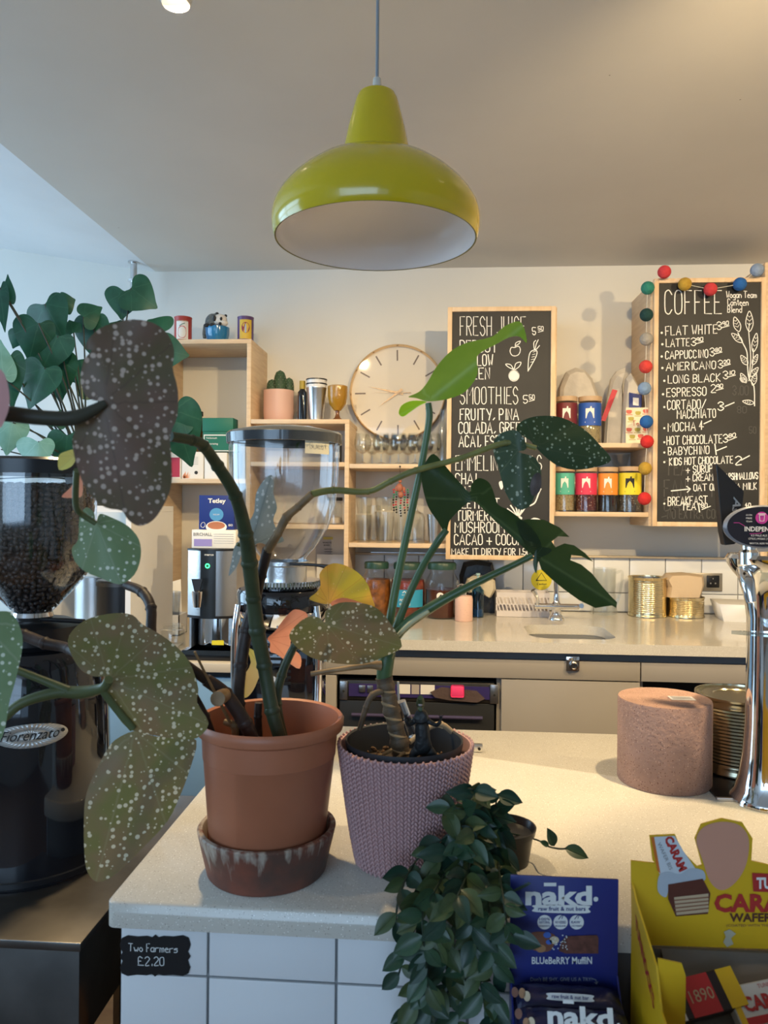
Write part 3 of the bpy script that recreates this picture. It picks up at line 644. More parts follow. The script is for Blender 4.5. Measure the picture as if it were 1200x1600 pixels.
# steel strip on the back edge of the bar
c = G(748, 1176, ZF); sb_ = thing('edge_bracket', 'small steel bracket lying on the bar top behind the pink pot', 'bracket', c)
B().box((c.x-.03, c.y, ZF+.001), (c.x+.008, c.y+.012, ZF+.016), .001).build('plate', steel, sb_)
B().lathe([(0, 0), (.003, 0), (.003, .002), (0, .002)], (c.x+.001, c.y-.0005, ZF+.008), 10, RX).build('screw', ink, sb_)
# ---------------------------------------------------------------- helpers for shelf goods
def at(px, Y, z): p = P(px, 791, Y); return Vector((p.x, Y, z))      # stands at height z, seen at column px
def hgt(py, Y, z): return P(600, py, Y).z - z
def label_(t, c, r, z0, a0, a1, b0, b1, m, nm='label', off=.0006): return wrap_patch(c, r, z0, a0, a1, b0, b1, m, nm, t, off)
def carton(name, label, x0, x1, z, h, Y, dep, m, cat='box', group=None):
    a, b = P(x0, 791, Y).x, P(x1, 791, Y).x
    t = thing(name, label, cat, ((a+b)/2, Y+dep/2, z), group)
    B().box((a, Y, z+.0005), (b, Y+dep, z+h), .0012).build('carton', m, t); t['_'] = 0; del t['_']; return t, a, b
def fface(t, Y): return lambda a, b: Vector((a, Y-.0006, b))

# --- top of the tall unit
Yt = 3.17
def tin(name, label, px, w, py, z, Y, body, cat='tin'):
    c = at(px, Y, z); r = w/2*mpp(c); h = hgt(py, Y, z); c.y = Y+r
    t = thing(name, label, cat, c)
    B().lathe([(0, 0), (r*.96, 0), (r, .002), (r, .004), (r*.97, .006), (r*.97, h-.006), (r, h-.004), (r, h-.001), (r*.95, h), (r*.93, h-.004), (0, h-.004)], (c.x, c.y, z+.0005), 28).build('can', body, t)
    return t, c, r, h
t, c, r, h = tin('tomato_tin', 'small red and white tin with tomato picture on tall shelf unit', 279, 28, 490, zA, Yt, mat('tin_red', (.42, .05, .04), .4))
label_(t, c, r*.97, zA, -.030, .022, h*.12, h*.80, white_c); f = wrap(c, r*.97, zA, .0012)
Draw(f).poly([(-.022, h*.3), (-.012, h*.18), (.004, h*.17), (.013, h*.32), (.010, h*.55), (-.004, h*.62), (-.018, h*.55)], True).build('tomato_print', redm, t)
Draw(f).line([(-.014, h*.62), (-.004, h*.68), (.006, h*.72)], .003).build('stalk_print', greenm, t)
Draw(f).font('POMODORO', -.026, h*.83, .005, .045).build('lettering', mat('tin_cream', (.7, .6, .4), .5), t)
t, c, r, h = tin('spice_tin', 'small purple and yellow tin at right end of tall shelf unit', 378, 26, 491, zA, Yt, mat('tin_purple', (.10, .05, .16), .4))
label_(t, c, r*.97, zA, -.027, .027, h*.12, h*.86, mat('tin_yellow', (.62, .42, .05), .5)); f = wrap(c, r*.97, zA, .0012)
Draw(f).disc((0, h*.55), .017, .023).build('round_print', mat('tin_maroon', (.25, .03, .06), .5), t)
f = wrap(c, r*.97, zA, .0018)
Draw(f).poly([(-.003, h*.35), (.003, h*.35), (.003, h*.6), (0, h*.72), (-.003, h*.6)]).build('tower_print', mat('tin_blue', (.35, .42, .6), .5), t)
# badger in a blue bowl
c = at(332, Yt, zA); q = mpp(c); rr = 19*q; c.y = Yt+rr
t = thing('badger_planter', 'glossy blue ceramic bowl with black and white badger climbing in', 'ornament', c); H = 26*q
B().lathe([(0, 0), (rr*.62, 0), (rr*.85, H*.2), (rr*.98, H*.55), (rr, H), (rr*.93, H), (rr*.88, H*.6), (0, H*.3)], (c.x, c.y, zA+.0005), 32).build('bowl', mat('blue_glaze', (.03, .20, .42), .12, coat=.5), t)
def px_(dx, dy, dz=0): return Vector((c.x+dx*q, c.y+dz*q, zA+dy*q))
bl = mat('badger_black', (.025, .025, .028), .7, bump=.8, bscale=160); gr = mat('badger_grey', (.18, .20, .20), .8, noise=.5, nscale=90, bump=1, bscale=160); wh = mat('badger_white', (.75, .70, .64), .7, bump=.4, bscale=160)
bd = B().ball(px_(-8, 34), 14*q, sc=(.85, .8, 1.05), sub=3).ball(px_(-3, 38), 11*q, sub=3).tube([px_(-18, 30), px_(-20, 18), px_(-20, 10)], [5*q, 4.5*q, 3.5*q]).build('body', gr, t)
hd = B().ball(px_(6, 37, -6), 10*q, sc=(1.1, .9, .95), sub=3).ball(px_(13, 31, -10), 6*q, sc=(1.1, 1, .8), sub=3).build('head', wh, t)
B().ball(px_(-1, 38, -14), 4.5*q, sc=(.6, .5, 1.1)).ball(px_(10, 37, -15), 3*q, sc=(.7, .5, 1.0)).build('eye_stripe', bl, hd)
B().ball(px_(9, 29, -17), 2.4*q).build('nose', bl, hd); B().ball(px_(0, 47, -4), 3.2*q, sc=(1, .6, 1)).build('ear', bl, hd); B().ball(px_(14, 44, -4), 2.6*q, sc=(1, .6, 1)).build('ear', bl, hd)
B().ball(px_(-13, 27, -15), 4*q, sc=(1.2, .8, .8)).build('paw', bl, t); B().ball(px_(-4, 27, -17), 3.6*q, sc=(1.2, .8, .8)).build('paw', bl, t)

# --- tea boxes on the middle shelf
Yb = 3.16
t, a, b = carton('tea_box', 'red fronted tea box at left end of the tea shelf', 262, 282, zA2, hgt(708, Yb, zA2), Yb, .09, white_c)
Draw(fface(t, Yb)).rect(a+.003, zA2+.008, b-.004, zA2+.09).build('front_print', mat('berry_print', (.42, .04, .09), .5), t)
t, a, b = carton('tea_box', 'white tea box with orange leaf print beside red box', 283.5, 317, zA2, hgt(707, Yb, zA2), Yb, .09, white_c)
d = Draw(fface(t, Yb))
for k in range(9): u = .012+.008*(k % 3); d.poly([(a+.004+.004*k, zA2+.006), (a+.008+.004*k, zA2+.010+u*.8), (a+.012+.003*k, zA2+.005)], True)
d.build('leaf_print', mat('leaf_orange', (.72, .28, .14), .6), t); Draw(fface(t, Yb)).disc(((a+b)/2+.016, zA2+.027), .0075).build('seal_print', ink, t)
d = Draw(fface(t, Yb)); [d.line([(a+.022, zA2+.062+.006*k), (b-.022, zA2+.062+.006*k)], .0012) for k in range(6)]; d.build('text_lines', greyink, t)
t, a, b = carton('tea_box', 'plain white tea box partly behind the clear hopper', 319, 354, zA2, hgt(708, Yb, zA2), Yb, .09, white_c)
zq = zA2+hgt(707, Yb, zA2)+.0006
t, a, b = carton('tea_box', 'green tea box with white framed label on the white boxes', 316, 366, zq, hgt(675, Yb, zq), Yb, .085, greenm)
h = hgt(675, Yb, zq); Draw(fface(t, Yb)).rect(a+.004, zq+.002, b-.002, zq+h-.012).build('label_border', white_c, t)
f = lambda a_, b_: Vector((a_, Yb-.0012, b_)); Draw(f).rect(a+.008, zq+.006, b-.006, zq+h-.017).build('label', greenm, t)
f = lambda a_, b_: Vector((a_, Yb-.0018, b_)); d = Draw(f)
for i, s_ in enumerate(('Verbenum', 'its', 'Invigorating')): d.font(s_, a+.014, zq+h-.030-.013*i, .0085 if False else .008, bold=.01)
# (lettering runs upwards in this plane)
d.b.bm.clear(); fu = lambda a_, b_: Vector((a_, Yb-.0018, -b_)); d = Draw(fu)
for i, s_ in enumerate(('Verbenum', 'its', 'Invigorating')): d.font(s_, a+.014, -(zq+h-.030-.012*i), .008, bold=.01)
d.build('lettering', white_c, t)
t, a, b = carton('tea_box', 'dark green tea box lying on the green labelled box', 315, 363, zq+h+.0006, hgt(653, Yb, zq+h), Yb+.005, .08, greenm)
c = at(296, Yb+.01, zq); c.y += .04; r = 15*mpp(c); h = hgt(641, Yb, zq)
t = thing('coffee_jar', 'glass jar with black lid and yellow band beside green tea boxes', 'jar', c)
B().lathe([(0, 0), (r, 0), (r, h*.8), (r*.9, h*.9), (0, h*.9)], (c.x, c.y, zq), 28).build('jar', mat('amber_jar', (.10, .055, .02), .15), t)
B().lathe([(0, h*.9), (r*1.02, h*.9), (r*1.02, h), (0, h)], (c.x, c.y, zq), 28).build('lid', ink, t)
label_(t, c, r*.97, zq, -r, r*.9, h*.55, h*.78, mat('yellow_band', (.45, .36, .10), .6), 'band', .002)

# --- boiler with boxes on top
zo = ZL+.0005
Yo = 2.425; a, b = P(289, 900, Yo).x, P(366, 900, Yo).x; xm0, xm1 = P(313, 900, Yo).x, P(337, 900, Yo).x
zt_ = P(326, 858, Yo).z; zmid = P(326, 963, Yo).z
t = thing('water_boiler', 'brushed steel countertop water boiler with black centre panel and tap', 'boiler', ((a+b)/2, Yo+.15, zo))
def bow(x): u = (x-(a+b)/2)/((b-a)/2); return .03*u*u
def curved(x0, x1, z0, z1, off, dep, n=8):
    fr_ = [(x0+(x1-x0)*k/n, Yo-off+bow(x0+(x1-x0)*k/n)) for k in range(n+1)]
    pts = [(x, y, z0) for x, y in fr_] + [(x1, Yo+dep, z0), (x0, Yo+dep, z0)]
    return B().prism(pts, (0, 0, z1-z0))
curved(a, b, zmid, zt_-.006, 0, .30).build('housing', steel, t); curved(a-.002, b+.002, zt_-.006, zt_, .003, .302).build('top_cap', blackp, t)
curved(xm0, xm1, zmid-.006, zt_-.006, .004, .05).build('centre_panel', mat('panel_black', (.012, .016, .022), .25), t)
curved(a, b, zmid-.008, zmid-.001, .003, .3).build('lower_trim', blackp, t)
zd = P(326, 1020, Yo).z
B().lathe([(.0, 0), (.075, 0), (.075, zmid-zd-.009), (0, zmid-zd-.009)], ((a+b)/2, Yo+.13, zd), 40).build('chrome_column', chrome, t)
B().box((a, Yo+.05, zd), (a+.006, Yo+.28, zmid-.009)).build('side_plate', steel, t); B().box((b-.006, Yo+.05, zd), (b, Yo+.28, zmid-.009)).build('side_plate', steel, t)
dt = B().box((a, Yo-.02, zo+.03), (b, Yo+.28, zd), .004).build('drip_tray', chrome, t); B().box((a+.004, Yo-.012, zo), (b-.004, Yo+.28, zo+.03), .004).build('foot', blackp, t)
f = lambda x, z: Vector((x, Yo-.0055, -z)); d = Draw(f); d.font('marco', xm0+.015, -P(326, 868, Yo).z, .007, .03, bold=.02); d.build('lettering', white_c, t)
cm = P(325, 884, Yo); g_ = Draw(lambda x, z: Vector((x, Yo-.006, z))).disc((cm.x, cm.z), .008).build('power_light', mat('green_led', (.05, .9, .25), .4, emit=2.5), t)
Draw(lambda x, z: Vector((x, Yo-.0068, z))).disc((cm.x, cm.z), .0045).build('light_centre', mat('panel_black2', (.01, .12, .04), .3), t)
ct = P(313, 925, Yo)
tp = B().lathe([(0, 0), (.012, 0), (.016, .03), (.018, .05), (.010, .055), (0, .055)], (ct.x, Yo-.03, ct.z-.045), 20).tube([(ct.x, Yo, ct.z), (ct.x, Yo-.03, ct.z)], .008).build('tap', chrome, t)
B().prism([(ct.x+x, Yo-.036, ct.z+z) for x, z in ((-.018, .045), (.018, .045), (.008, .004), (-.008, .004))], (0, .006, 0)).build('tap_lever', blackp, tp)
cy = P(331, 1009, Yo); B().box((cy.x-.016, Yo+.052, cy.z-.007), (cy.x+.024, Yo+.0545, cy.z+.007)).build('warning_label', yellowm, t)
zt2 = zt_+.0006
t, a, b = carton('tea_box', 'white Birchall tea box lying flat on the water boiler', 300, 369, zt2, hgt(831, Yo+.03, zt2), Yo+.03, .10, white_c)
h = hgt(831, Yo+.03, zt2); Yq = Yo+.029; f = lambda x, z: Vector((x, Yq, -z)); d = Draw(f); d.font('BIRCHALL', a+.006, -(zt2+h*.68), h*.17, .062, bold=.015); d.build('lettering', greyink, t)
Draw(f).rect(a+.008, -(zt2+h*.12), a+.068, -(zt2+h*.5)).build('lilac_panel', mat('lilac_print', (.30, .26, .60), .6), t)
d = Draw(f); [d.line([(a+.074, -(zt2+h*(.3+.12*k))), (b-.008, -(zt2+h*(.3+.12*k)))], .0015) for k in range(5)]; d.build('text_lines', mat('pale_ink', (.5, .5, .52), .6), t)
z3 = zt2+h+.0006; Yt2 = Yo+.05
t, a, b = carton('tea_bag_box', 'dark blue Tetley tea box with mug picture on the boiler', 311, 366, z3, hgt(776, Yt2, z3), Yt2, .08, bluem)
h = hgt(776, Yt2, z3); w = b-a; f = lambda x, z: Vector((a+x*w, Yt2-.001, z3+h-z*h)); f2 = lambda x, z: Vector((a+x*w, Yt2-.0018, z3+h-z*h)); f3 = lambda x, z: Vector((a+x*w, Yt2-.0026, z3+h-z*h))
d = Draw(f); d.font('Tetley', .26, .22, .13, .5, bold=.03); d.build('lettering', white_c, t)
Draw(f).disc((.5, .56), .2, .19).build('round_badge', mat('badge_blue', (.08, .30, .58), .5), t); d = Draw(f2); d.font('DECAF', .41, .58, .04, .18); d.build('badge_lettering', white_c, t)
Draw(f2).disc((.5, .92), .30, .17).build('mug_print', white_c, t); Draw(f3).disc((.5, .88), .25, .11).build('tea_print', mat('tea_brown', (.42, .16, .08), .5), t)
d = Draw(f); d.font('80', .84, .9, .07, .12); d.line([(.06, .86), (.1, .8), (.16, .8), (.18, .88), (.13, .94), (.07, .92)], .012, True, True); d.build('small_print', white_c, t)

# --- bits left of the boiler
c = P(262, 960, 3.0)
t = thing('menu_card', 'white paper sheet leaning on the shelf side left of boiler', 'paper', (c.x, c.y, ZL))
B().prism([P(246, 970, 2.95), P(247, 915, 3.05), P(282, 905, 3.1), P(284, 970, 3.0)], (.001, .001, 0)).build('sheet', white_c, t)
c = at(270, 2.9, ZL+.001); t = thing('storage_box', 'small white box with a clear beaker beside the boiler', 'box', c)
b_ = B(); w_ = .045; hh = hgt(965, 2.9, ZL)
for lo, hi in (((-w_, -w_, 0), (w_, -w_+.004, hh)), ((-w_, w_-.004, 0), (w_, w_, hh)), ((-w_, -w_, 0), (-w_+.004, w_, hh)), ((w_-.004, -w_, 0), (w_, w_, hh)), ((-w_, -w_, 0), (w_, w_, .004))): b_.box(Vector(lo)+c, Vector(hi)+c)
b_.build('carton', whitep, t)
t = thing('measuring_beaker', 'clear plastic beaker standing in the small white box', 'beaker', (c.x, c.y, ZL+.005))
B().lathe([(0, 0), (.026, 0), (.034, hgt(932, 2.9, ZL)), (.031, hgt(932, 2.9, ZL)), (.024, .004), (0, .004)], (c.x, c.y, ZL+.005), 24).build('cup', plast, t)
c = at(272, 2.62, ZL); t = thing('clip_jar', 'small clip top glass jar in front of the white box', 'jar', c); hj = hgt(982, 2.62, ZL)
B().lathe([(0, 0), (.04, 0), (.044, .01), (.044, hj*.75), (.036, hj*.9), (.032, hj*.9), (.04, hj*.72), (.04, .012), (0, .006)], (c.x, c.y, ZL+.0005), 28).build('jar', glass, t)
B().lathe([(0, hj*.9), (.038, hj*.9), (.036, hj), (0, hj)], (c.x, c.y, ZL), 28).build('lid', glass, t); B().tube([(c.x-.04, c.y-.02, ZL+hj*.8), (c.x, c.y-.046, ZL+hj*.84), (c.x+.04, c.y-.02, ZL+hj*.8)], .0015).build('wire_clip', chrome, t)
for lab, px, py0, Y, r, m_, h_ in (('round black lidded canister behind the grinder', 190, 912, 2.75, .085, blackp, 1), ('low steel pan beside the black canister', 150, 905, 3.02, .085, steel, 1)):
    c = at(px, Y, ZL+.0005); h = hgt(py0, Y, ZL); t = thing('canister', lab, 'canister', c)
    B().lathe([(0, 0), (r, 0), (r, h-.02), (r*.97, h-.02), (0, h-.02)], c, 36).build('body', m_, t); B().lathe([(0, h-.02), (r*1.03, h-.02), (r*1.03, h-.006), (r*.95, h), (0, h)], c, 36).build('lid', steel_d if m_ is blackp else steel, t)
# pale upright post and white round socket
c0, c1 = P(214, 860, 2.95), P(240, 860, 2.95)
tag(B().box((c0.x, 2.95, ZL+.001), (c1.x, 2.99, P(220, 795, 2.95).z)).build('white_upright', mat('white_upright_paint', (.7, .74, .78), .5)), 'narrow white upright panel left of the tall shelf unit', 'panel')
c = P(222, 903, 2.94); t = thing('round_socket', 'round white socket plate on the white upright panel', 'socket', (c.x, 2.949, c.z)); B().lathe([(0, 0), (.029, 0), (.027, .008), (0, .01)], (c.x, 2.949, c.z), 28, RX).build('plate', whitep, t)
B().lathe([(0, 0), (.003, 0), (0, .001)], (c.x-.008, 2.938, c.z), 10, RX).lathe([(0, 0), (.003, 0), (0, .001)], (c.x+.008, 2.938, c.z), 10, RX).build('pin_holes', greyink, t)

# --- cactus, bottle, cups, goblet on the low unit
Yg = 3.2
c = at(429, Yg, zB+.0005); q = mpp(c); r = 24*q; c.y = Yg+r; h = hgt(607, Yg, zB)
t = thing('cactus_pot', 'pale pink ceramic pot holding a three stemmed cactus', 'potted plant', c)
B().lathe([(0, 0), (r*.86, 0), (r*.97, h*.12), (r, h*.3), (r, h), (r*.93, h), (r*.92, h*.86), (0, h*.86)], c, 40).build('pot', mat('pale_pink_glaze', (.66, .42, .36), .45), t)
B().lathe([(0, h*.87), (r*.91, h*.87)], c, 30).build('soil', mat('dark_soil', (.03, .022, .017), .95, bump=1, bscale=90), t)
cm = mat('cactus_green', (.045, .10, .05), .6, noise=.4, nscale=40); sp = mat('cactus_spine', (.55, .50, .38), .7)
for dx, dz, hh, rr in ((-12, 0, 26, 9), (3, -3, 40, 10.5), (18, 2, 29, 8)):
    prof = [(0, 0)] + [(rr*q*math.sin(min(PI, .5+PI*k/12))**.6 if k < 12 else 0, hh*q*(k/12)) for k in range(0, 13)]
    prof = [(rr*q*math.sqrt(max(0, 1-((k/12-.42)/.58)**2))**.85 if k > 4 else rr*q*(.86+.035*k), hh*q*k/12) for k in range(13)]; prof[-1] = (0, hh*q)
    lo = Vector((c.x+dx*q*.9, c.y+dz*q, zB+h*.86)); s_ = B().lathe([(0, 0)]+prof, lo, 14).build('cactus_stem', cm, t)
    sb = B()
    for i in range(9):
        z_ = hh*q*(.08+.1*i); u_ = z_/(hh*q); k_r = rr*q*(math.sqrt(max(0, 1-((u_-.42)/.58)**2))**.85 if u_ > .34 else .95)
        for j in range(10):
            a_ = 2*PI*(j+.5*(i % 2))/10; o_ = lo+Vector((math.cos(a_)*k_r, math.sin(a_)*k_r, z_)); n_ = Vector((math.cos(a_), math.sin(a_), .3))
            for k in range(3):
                e_ = (n_+Vector((R.uniform(-.6, .6), R.uniform(-.6, .6), R.uniform(-.6, .6)))).normalized()*.005; s1 = e_.orthogonal().normalized()*.0006
                sb.poly([o_-s1, o_+s1, o_+e_])
    tag(sb.build('spines', sp, s_, flat=True), None, None, kind='stuff')
c = at(471, Yg+.02, zB+.0005); r = 7.5*mpp(c); h = hgt(594, Yg, zB)
t = thing('sauce_bottle', 'dark bottle with yellow cap beside the cactus pot', 'bottle', c)
B().lathe([(0, 0), (r, 0), (r, h*.62), (r*.95, h*.72), (r*.45, h*.80), (r*.45, h*.86), (0, h*.86)], c, 24).build('bottle', blackg, t)
B().lathe([(0, h*.80), (r*.62, h*.80), (r*.6, h), (0, h)], c, 20).build('cap', mat('mustard_cap', (.38, .27, .03), .5), t)
c = at(462, Yg+.07, zB+.0005); t = thing('small_jar', 'small clear jar behind the dark bottle on shelf', 'jar', c); B().lathe([(0, 0), (.018, 0), (.018, .04), (.014, .05), (.012, .048), (.016, .038), (.015, .002), (0, .002)], c, 20).build('jar', glass, t)
h0 = hgt(606, Yg, zB); cc = at(493, Yg+.005, zB+.0005); rt = 16*mpp(cc); rb = 11*mpp(cc)
def cup(nm, lab, z, h, m_, cat, band=None):
    c = Vector((cc.x, cc.y, z)); t = thing(nm, lab, cat, c, None)
    B().lathe([(0, 0), (rb, 0), (rt*.97, h-.006), (rt, h-.003), (rt, h), (rt*.95, h), (rb*.9, .004), (0, .004)], c, 32).build('cup', m_, t)
    if band: B().lathe([(rt*.97, h-.003), (rt*1.03, h-.004), (rt*1.03, h+.001), (rt*.96, h+.001)], c, 32).build('rim', band, t)
    return t
cup('steel_tumbler', 'tall steel tumbler at the bottom of the cup stack', zB+.0005, h0, steel, 'tumbler')
cup('enamel_cup', 'white cup with dark rim, lower of two in steel tumbler', zB+.011, h0+.006, whitep, 'cup', blackp)
cup('enamel_cup', 'white cup with dark rim, topmost of the cup stack', zB+.030, h0+.006, whitep, 'cup', blackp)
c = at(526, Yg, zB+.0005); r = 15.5*mpp(c); h = hgt(603, Yg, zB); amb = mat('amber_glass', (.36, .19, .02), .12, spec=.8, bump=.6, bscale=70)
t = thing('amber_goblet', 'amber pressed glass goblet beside the steel cups', 'goblet', c)
B().lathe([(r*.9, h), (r, h*.98), (r*1.0, h*.72), (r*.85, h*.48), (r*.35, h*.30), (0, h*.28), (0, h*.31), (r*.3, h*.34), (r*.78, h*.5), (r*.93, h*.73), (r*.93, h*.98)], c, 28).build('bowl', amb, t)
B().lathe([(0, h*.30), (r*.22, h*.29), (r*.18, h*.2), (r*.3, h*.1), (r*.6, h*.03), (r*.6, 0), (0, 0)], c, 24).build('stem', mat('amber_dark', (.16, .06, .02), .15), t)
c = at(541, Yg+.05, zB+.0005)
# dark tin and jar inside the low unit
t = thing('dark_tin', 'dark grey tin on shelf behind the clear hopper', 'tin', at(523, 3.2, zB2+.0005)); c = wloc(t); hh = min(hgt(679, 3.2, zB2), zB-TH-zB2-.01)
B().lathe([(0, 0), (.028, 0), (.028, hh-.01), (.030, hh-.01), (.030, hh), (0, hh)], c, 28).build('tin', mat('graphite_tin', (.05, .055, .06), .35), t); label_(t, c, .028, c.z, .0, .02, .02, .045, white_c)
t = thing('spice_jar', 'black lidded glass jar of pale powder beside hopper', 'jar', at(523, 3.2, zB3+.0005)); c = wloc(t); hh = hgt(778, 3.2, zB3); r = .034
B().lathe([(0, 0), (r, 0), (r, hh*.8), (r*.85, hh*.88), (r*.8, hh*.86), (r*.92, hh*.78), (r*.92, .004), (0, .004)], c, 28).build('jar', glass, t)
B().lathe([(0, .006), (r*.9, .006), (r*.9, hh*.25), (0, hh*.33)], c, 24).build('powder', mat('pale_powder', (.6, .5, .38), .9), t); B().lathe([(0, hh*.88), (r*.98, hh*.88), (r*.98, hh), (0, hh)], c, 28).build('lid', blackp, t)
c = P(515, 863, YW-.003); t = thing('wall_notice', 'small printed notice with yellow heading on wall behind grinder', 'notice', c)
B().box((P(501, 0, YW).x, YW-.003, P(515, 883, YW).z), (P(525, 0, YW).x, YW-.001, P(515, 838, YW).z)).build('sheet', mat('notice_grey', (.45, .46, .50), .7), t)
Draw(onY(YW-.0036)).rect(505, 839, 520, 843).build('yellow_heading', mat('pale_yellow', (.6, .55, .15), .7), t)
d = Draw(onY(YW-.0036)); d.font('WASTE', 504, 849, 2.5, 14, bold=.02); d.font('BOXES', 506, 853, 2.5, 9, bold=.02); [d.line([(507, 858+4*k), (519, 858+4*k)], .8) for k in range(5)]; d.build('lettering', ink, t)

# --- glassware
def glassware(kind, px, Y, z, py, label, group=None, rpx=13):
    c = at(px, Y, z+.0005); h = hgt(py, Y, z); r = rpx*mpp(c)
    if kind == 'wine':
        t = thing('stem_glass', label, 'glass', c, group)
        B().lathe([(r*.78, h), (r*.95, h*.8), (r, h*.62), (r*.8, h*.44), (r*.2, h*.34), (0, h*.34), (0, h*.37), (r*.2, h*.37), (r*.74, h*.46), (r*.93, h*.63), (r*.89, h*.8), (r*.74, h)], c, 24).build('bowl', glass, t)
        B().lathe([(0, h*.34), (.004, h*.33), (.0035, h*.08), (r*.75, h*.02), (r*.75, 0), (0, 0)], c, 24).build('stem', glass, t)
    elif kind == 'tumbler':
        t = thing('tumbler', label, 'glass', c, group)
        B().lathe([(r, h), (r*.98, h*.6), (r*.82, 0), (0, 0), (0, .006), (r*.75, .006), (r*.9, h*.6), (r*.93, h)], c, 24).build('glass', glass, t)
    return t
for i, (px, Y) in enumerate(((566, 3.17), (595, 3.17), (622, 3.17), (648, 3.17), (676, 3.17), (581, 3.28), (609, 3.28), (637, 3.28), (663, 3.28))):
    lab = ['leftmost stem glass in the front row on the upper shelf', 'second stem glass from the left, front row, upper shelf', 'middle stem glass in the front row above the beaded charm', 'fourth stem glass from the left in the front row', 'rightmost stem glass in front row beside the chalkboard'][i] if i < 5 else 'stem glass in the back row of the upper glass shelf'
    glassware('wine', px, Y, zC1, 677 if i < 5 else 679, lab, 'stem glasses on the upper glass shelf' if i < 5 else 'back row of stem glasses', 14)
c = at(690, 3.33, zC1+.0005); t = thing('glass_bottle', 'clear glass bottle half behind the juice chalkboard', 'bottle', c); h = hgt(640, 3.33, zC1)
B().lathe([(0, 0), (.025, 0), (.028, h*.55), (.012, h*.78), (.012, h), (.009, h), (.009, h*.78), (.024, h*.53), (.022, .006), (0, .006)], c, 24).build('bottle', glass, t)
for i, (px, w, lo, hi, lab) in enumerate(((569, 13, 848, 805, 'tumbler at the left end of lower glass shelf, bottom of pair'), (601, 16, 848, 800, 'wide tumbler second from left on lower glass shelf'), )):
    glassware('tumbler', px, 3.17, zC2, hi, lab, None, w)
    zz = zC2+hgt(hi, 3.17, zC2)+.001; glassware('tumbler', px, 3.17, zz, 777, ['tumbler stacked on the leftmost tumbler of lower shelf', 'wide tumbler stacked on the second tumbler of lower shelf'][i], None, w)
glassware('tumbler', 584, 3.29, zC2, 790, 'tall tumbler in the back row behind the two stacks', None, 12); glassware('tumbler', 626, 3.27, zC2, 790, 'tall tumbler behind the beaded charm', None, 12)
c = at(650, 3.17, zC2+.0005); t = thing('glass_bottle', 'squat clear bottle with narrow neck on lower glass shelf', 'bottle', c); h = hgt(778, 3.17, zC2); r = 15*mpp(c)
B().lathe([(0, 0), (r, 0), (r, h*.55), (r*.8, h*.66), (.008, h*.72), (.007, h*.92), (.011, h*.93), (.011, h), (.008, h), (.004, h*.9), (.005, h*.72), (r*.72, h*.64), (r*.9, h*.54), (r*.9, .006), (0, .006)], c, 28).build('bottle', glass, t)
c = at(679, 3.16, zC2+.0005); t = thing('steel_tumbler', 'tapered steel tumbler at right end of the lower glass shelf', 'tumbler', c); h = hgt(803, 3.16, zC2); r = 12*mpp(c)
B().lathe([(0, 0), (r*.72, 0), (r, h), (r*.95, h), (r*.7, .004), (0, .004)], c, 28).build('cup', steel, t)
# beaded charm hanging from the upper glass shelf
Yh = YS-.012; c = P(626, 732, Yh); q = mpp(c); t = thing('beaded_charm', 'beaded figure charm hanging from the glass shelf edge', 'charm', c)
def h_(x, y): return P(x, y, Yh)
B().tube([h_(625, 730), h_(625, 748)], .0008).ball(h_(625, 729), .004).build('cord', ink, t)
B().ball(h_(625, 752), 3*q).ball(h_(624, 762), 5.5*q, sc=(1, .7, 1.3)).ball(h_(626, 773), 4.5*q, sc=(1, .7, 1.2)).ball(h_(619, 764), 2.4*q, sc=(1, .8, 2)).ball(h_(631, 765), 2.4*q, sc=(1, .8, 2)).build('figure', mat('clay_figure', (.36, .12, .07), .5), t)
cols_ = [mat('bead_red', (.5, .03, .04), .35), mat('bead_green', (.03, .22, .10), .35), mat('bead_black', (.02, .02, .02), .3), white_c]
for i, x in enumerate((615, 619, 626, 632, 637)):
    for k in range(9):
        B().ball(h_(x+(.5*math.sin(k)), 774+k*4-(abs(x-626)*.8)), 1.7*q, sub=1).build('bead', cols_[(i+k//2) % 3 if k < 7 else 2], t)

# --- big jars under the glass shelf
def bigjar(px, py, w, top, label, fill, Y=None, name='pickle_jar'):
    c = G(px, py, ZR); r = w/2*mpp(c); c.y += r*.9; h = (P(px, top, c.y).z-ZR)
    t = thing(name, label, 'jar', (c.x, c.y, ZR)); c = Vector((c.x, c.y, ZR+.0005))
    B().lathe([(0, 0), (r*.93, 0), (r, h*.06), (r, h*.62), (r*.95, h*.70), (r*.8, h*.78), (r*.74, h*.82), (r*.76, h*.88), (r*.76, h*.9)], c, 40).build('jar', glass, t)
    B().lathe([(0, .004), (r*.90, .004), (r*.97, h*.07), (r*.97, h*.60), (r*.93, h*.68), (0, h*.68)] if fill[1] else [(0, .004), (r*.9, .004), (r*.97, h*.07), (r*.97, h*.52), (0, h*.52)], c, 36).build('contents', fill[0], t)
    B().lathe([(r*.76, h*.88), (r*.84, h*.88), (r*.85, h*.97), (r*.8, h), (0, h)], c, 36).build('lid', mat('dark_green_lid', (.02, .06, .045), .35), t)
    return t, c, r, h
bigjar(586, 964, 46, 878, 'big jar of orange pickle at the left of the three', (mat('orange_pickle', (.30, .10, .015), .4, noise=.7, nscale=35), 1))
t, c, r, h = bigjar(636, 966, 55, 879, 'big gherkin jar with a blue label, middle of three', (mat('red_pickle', (.26, .035, .01), .35, noise=.75, nscale=28), 1))
label_(t, c, r, ZR, -r*.85, r*1.0, h*.20, h*.52, mat('sky_label', (.03, .30, .52), .5), 'label', .001)
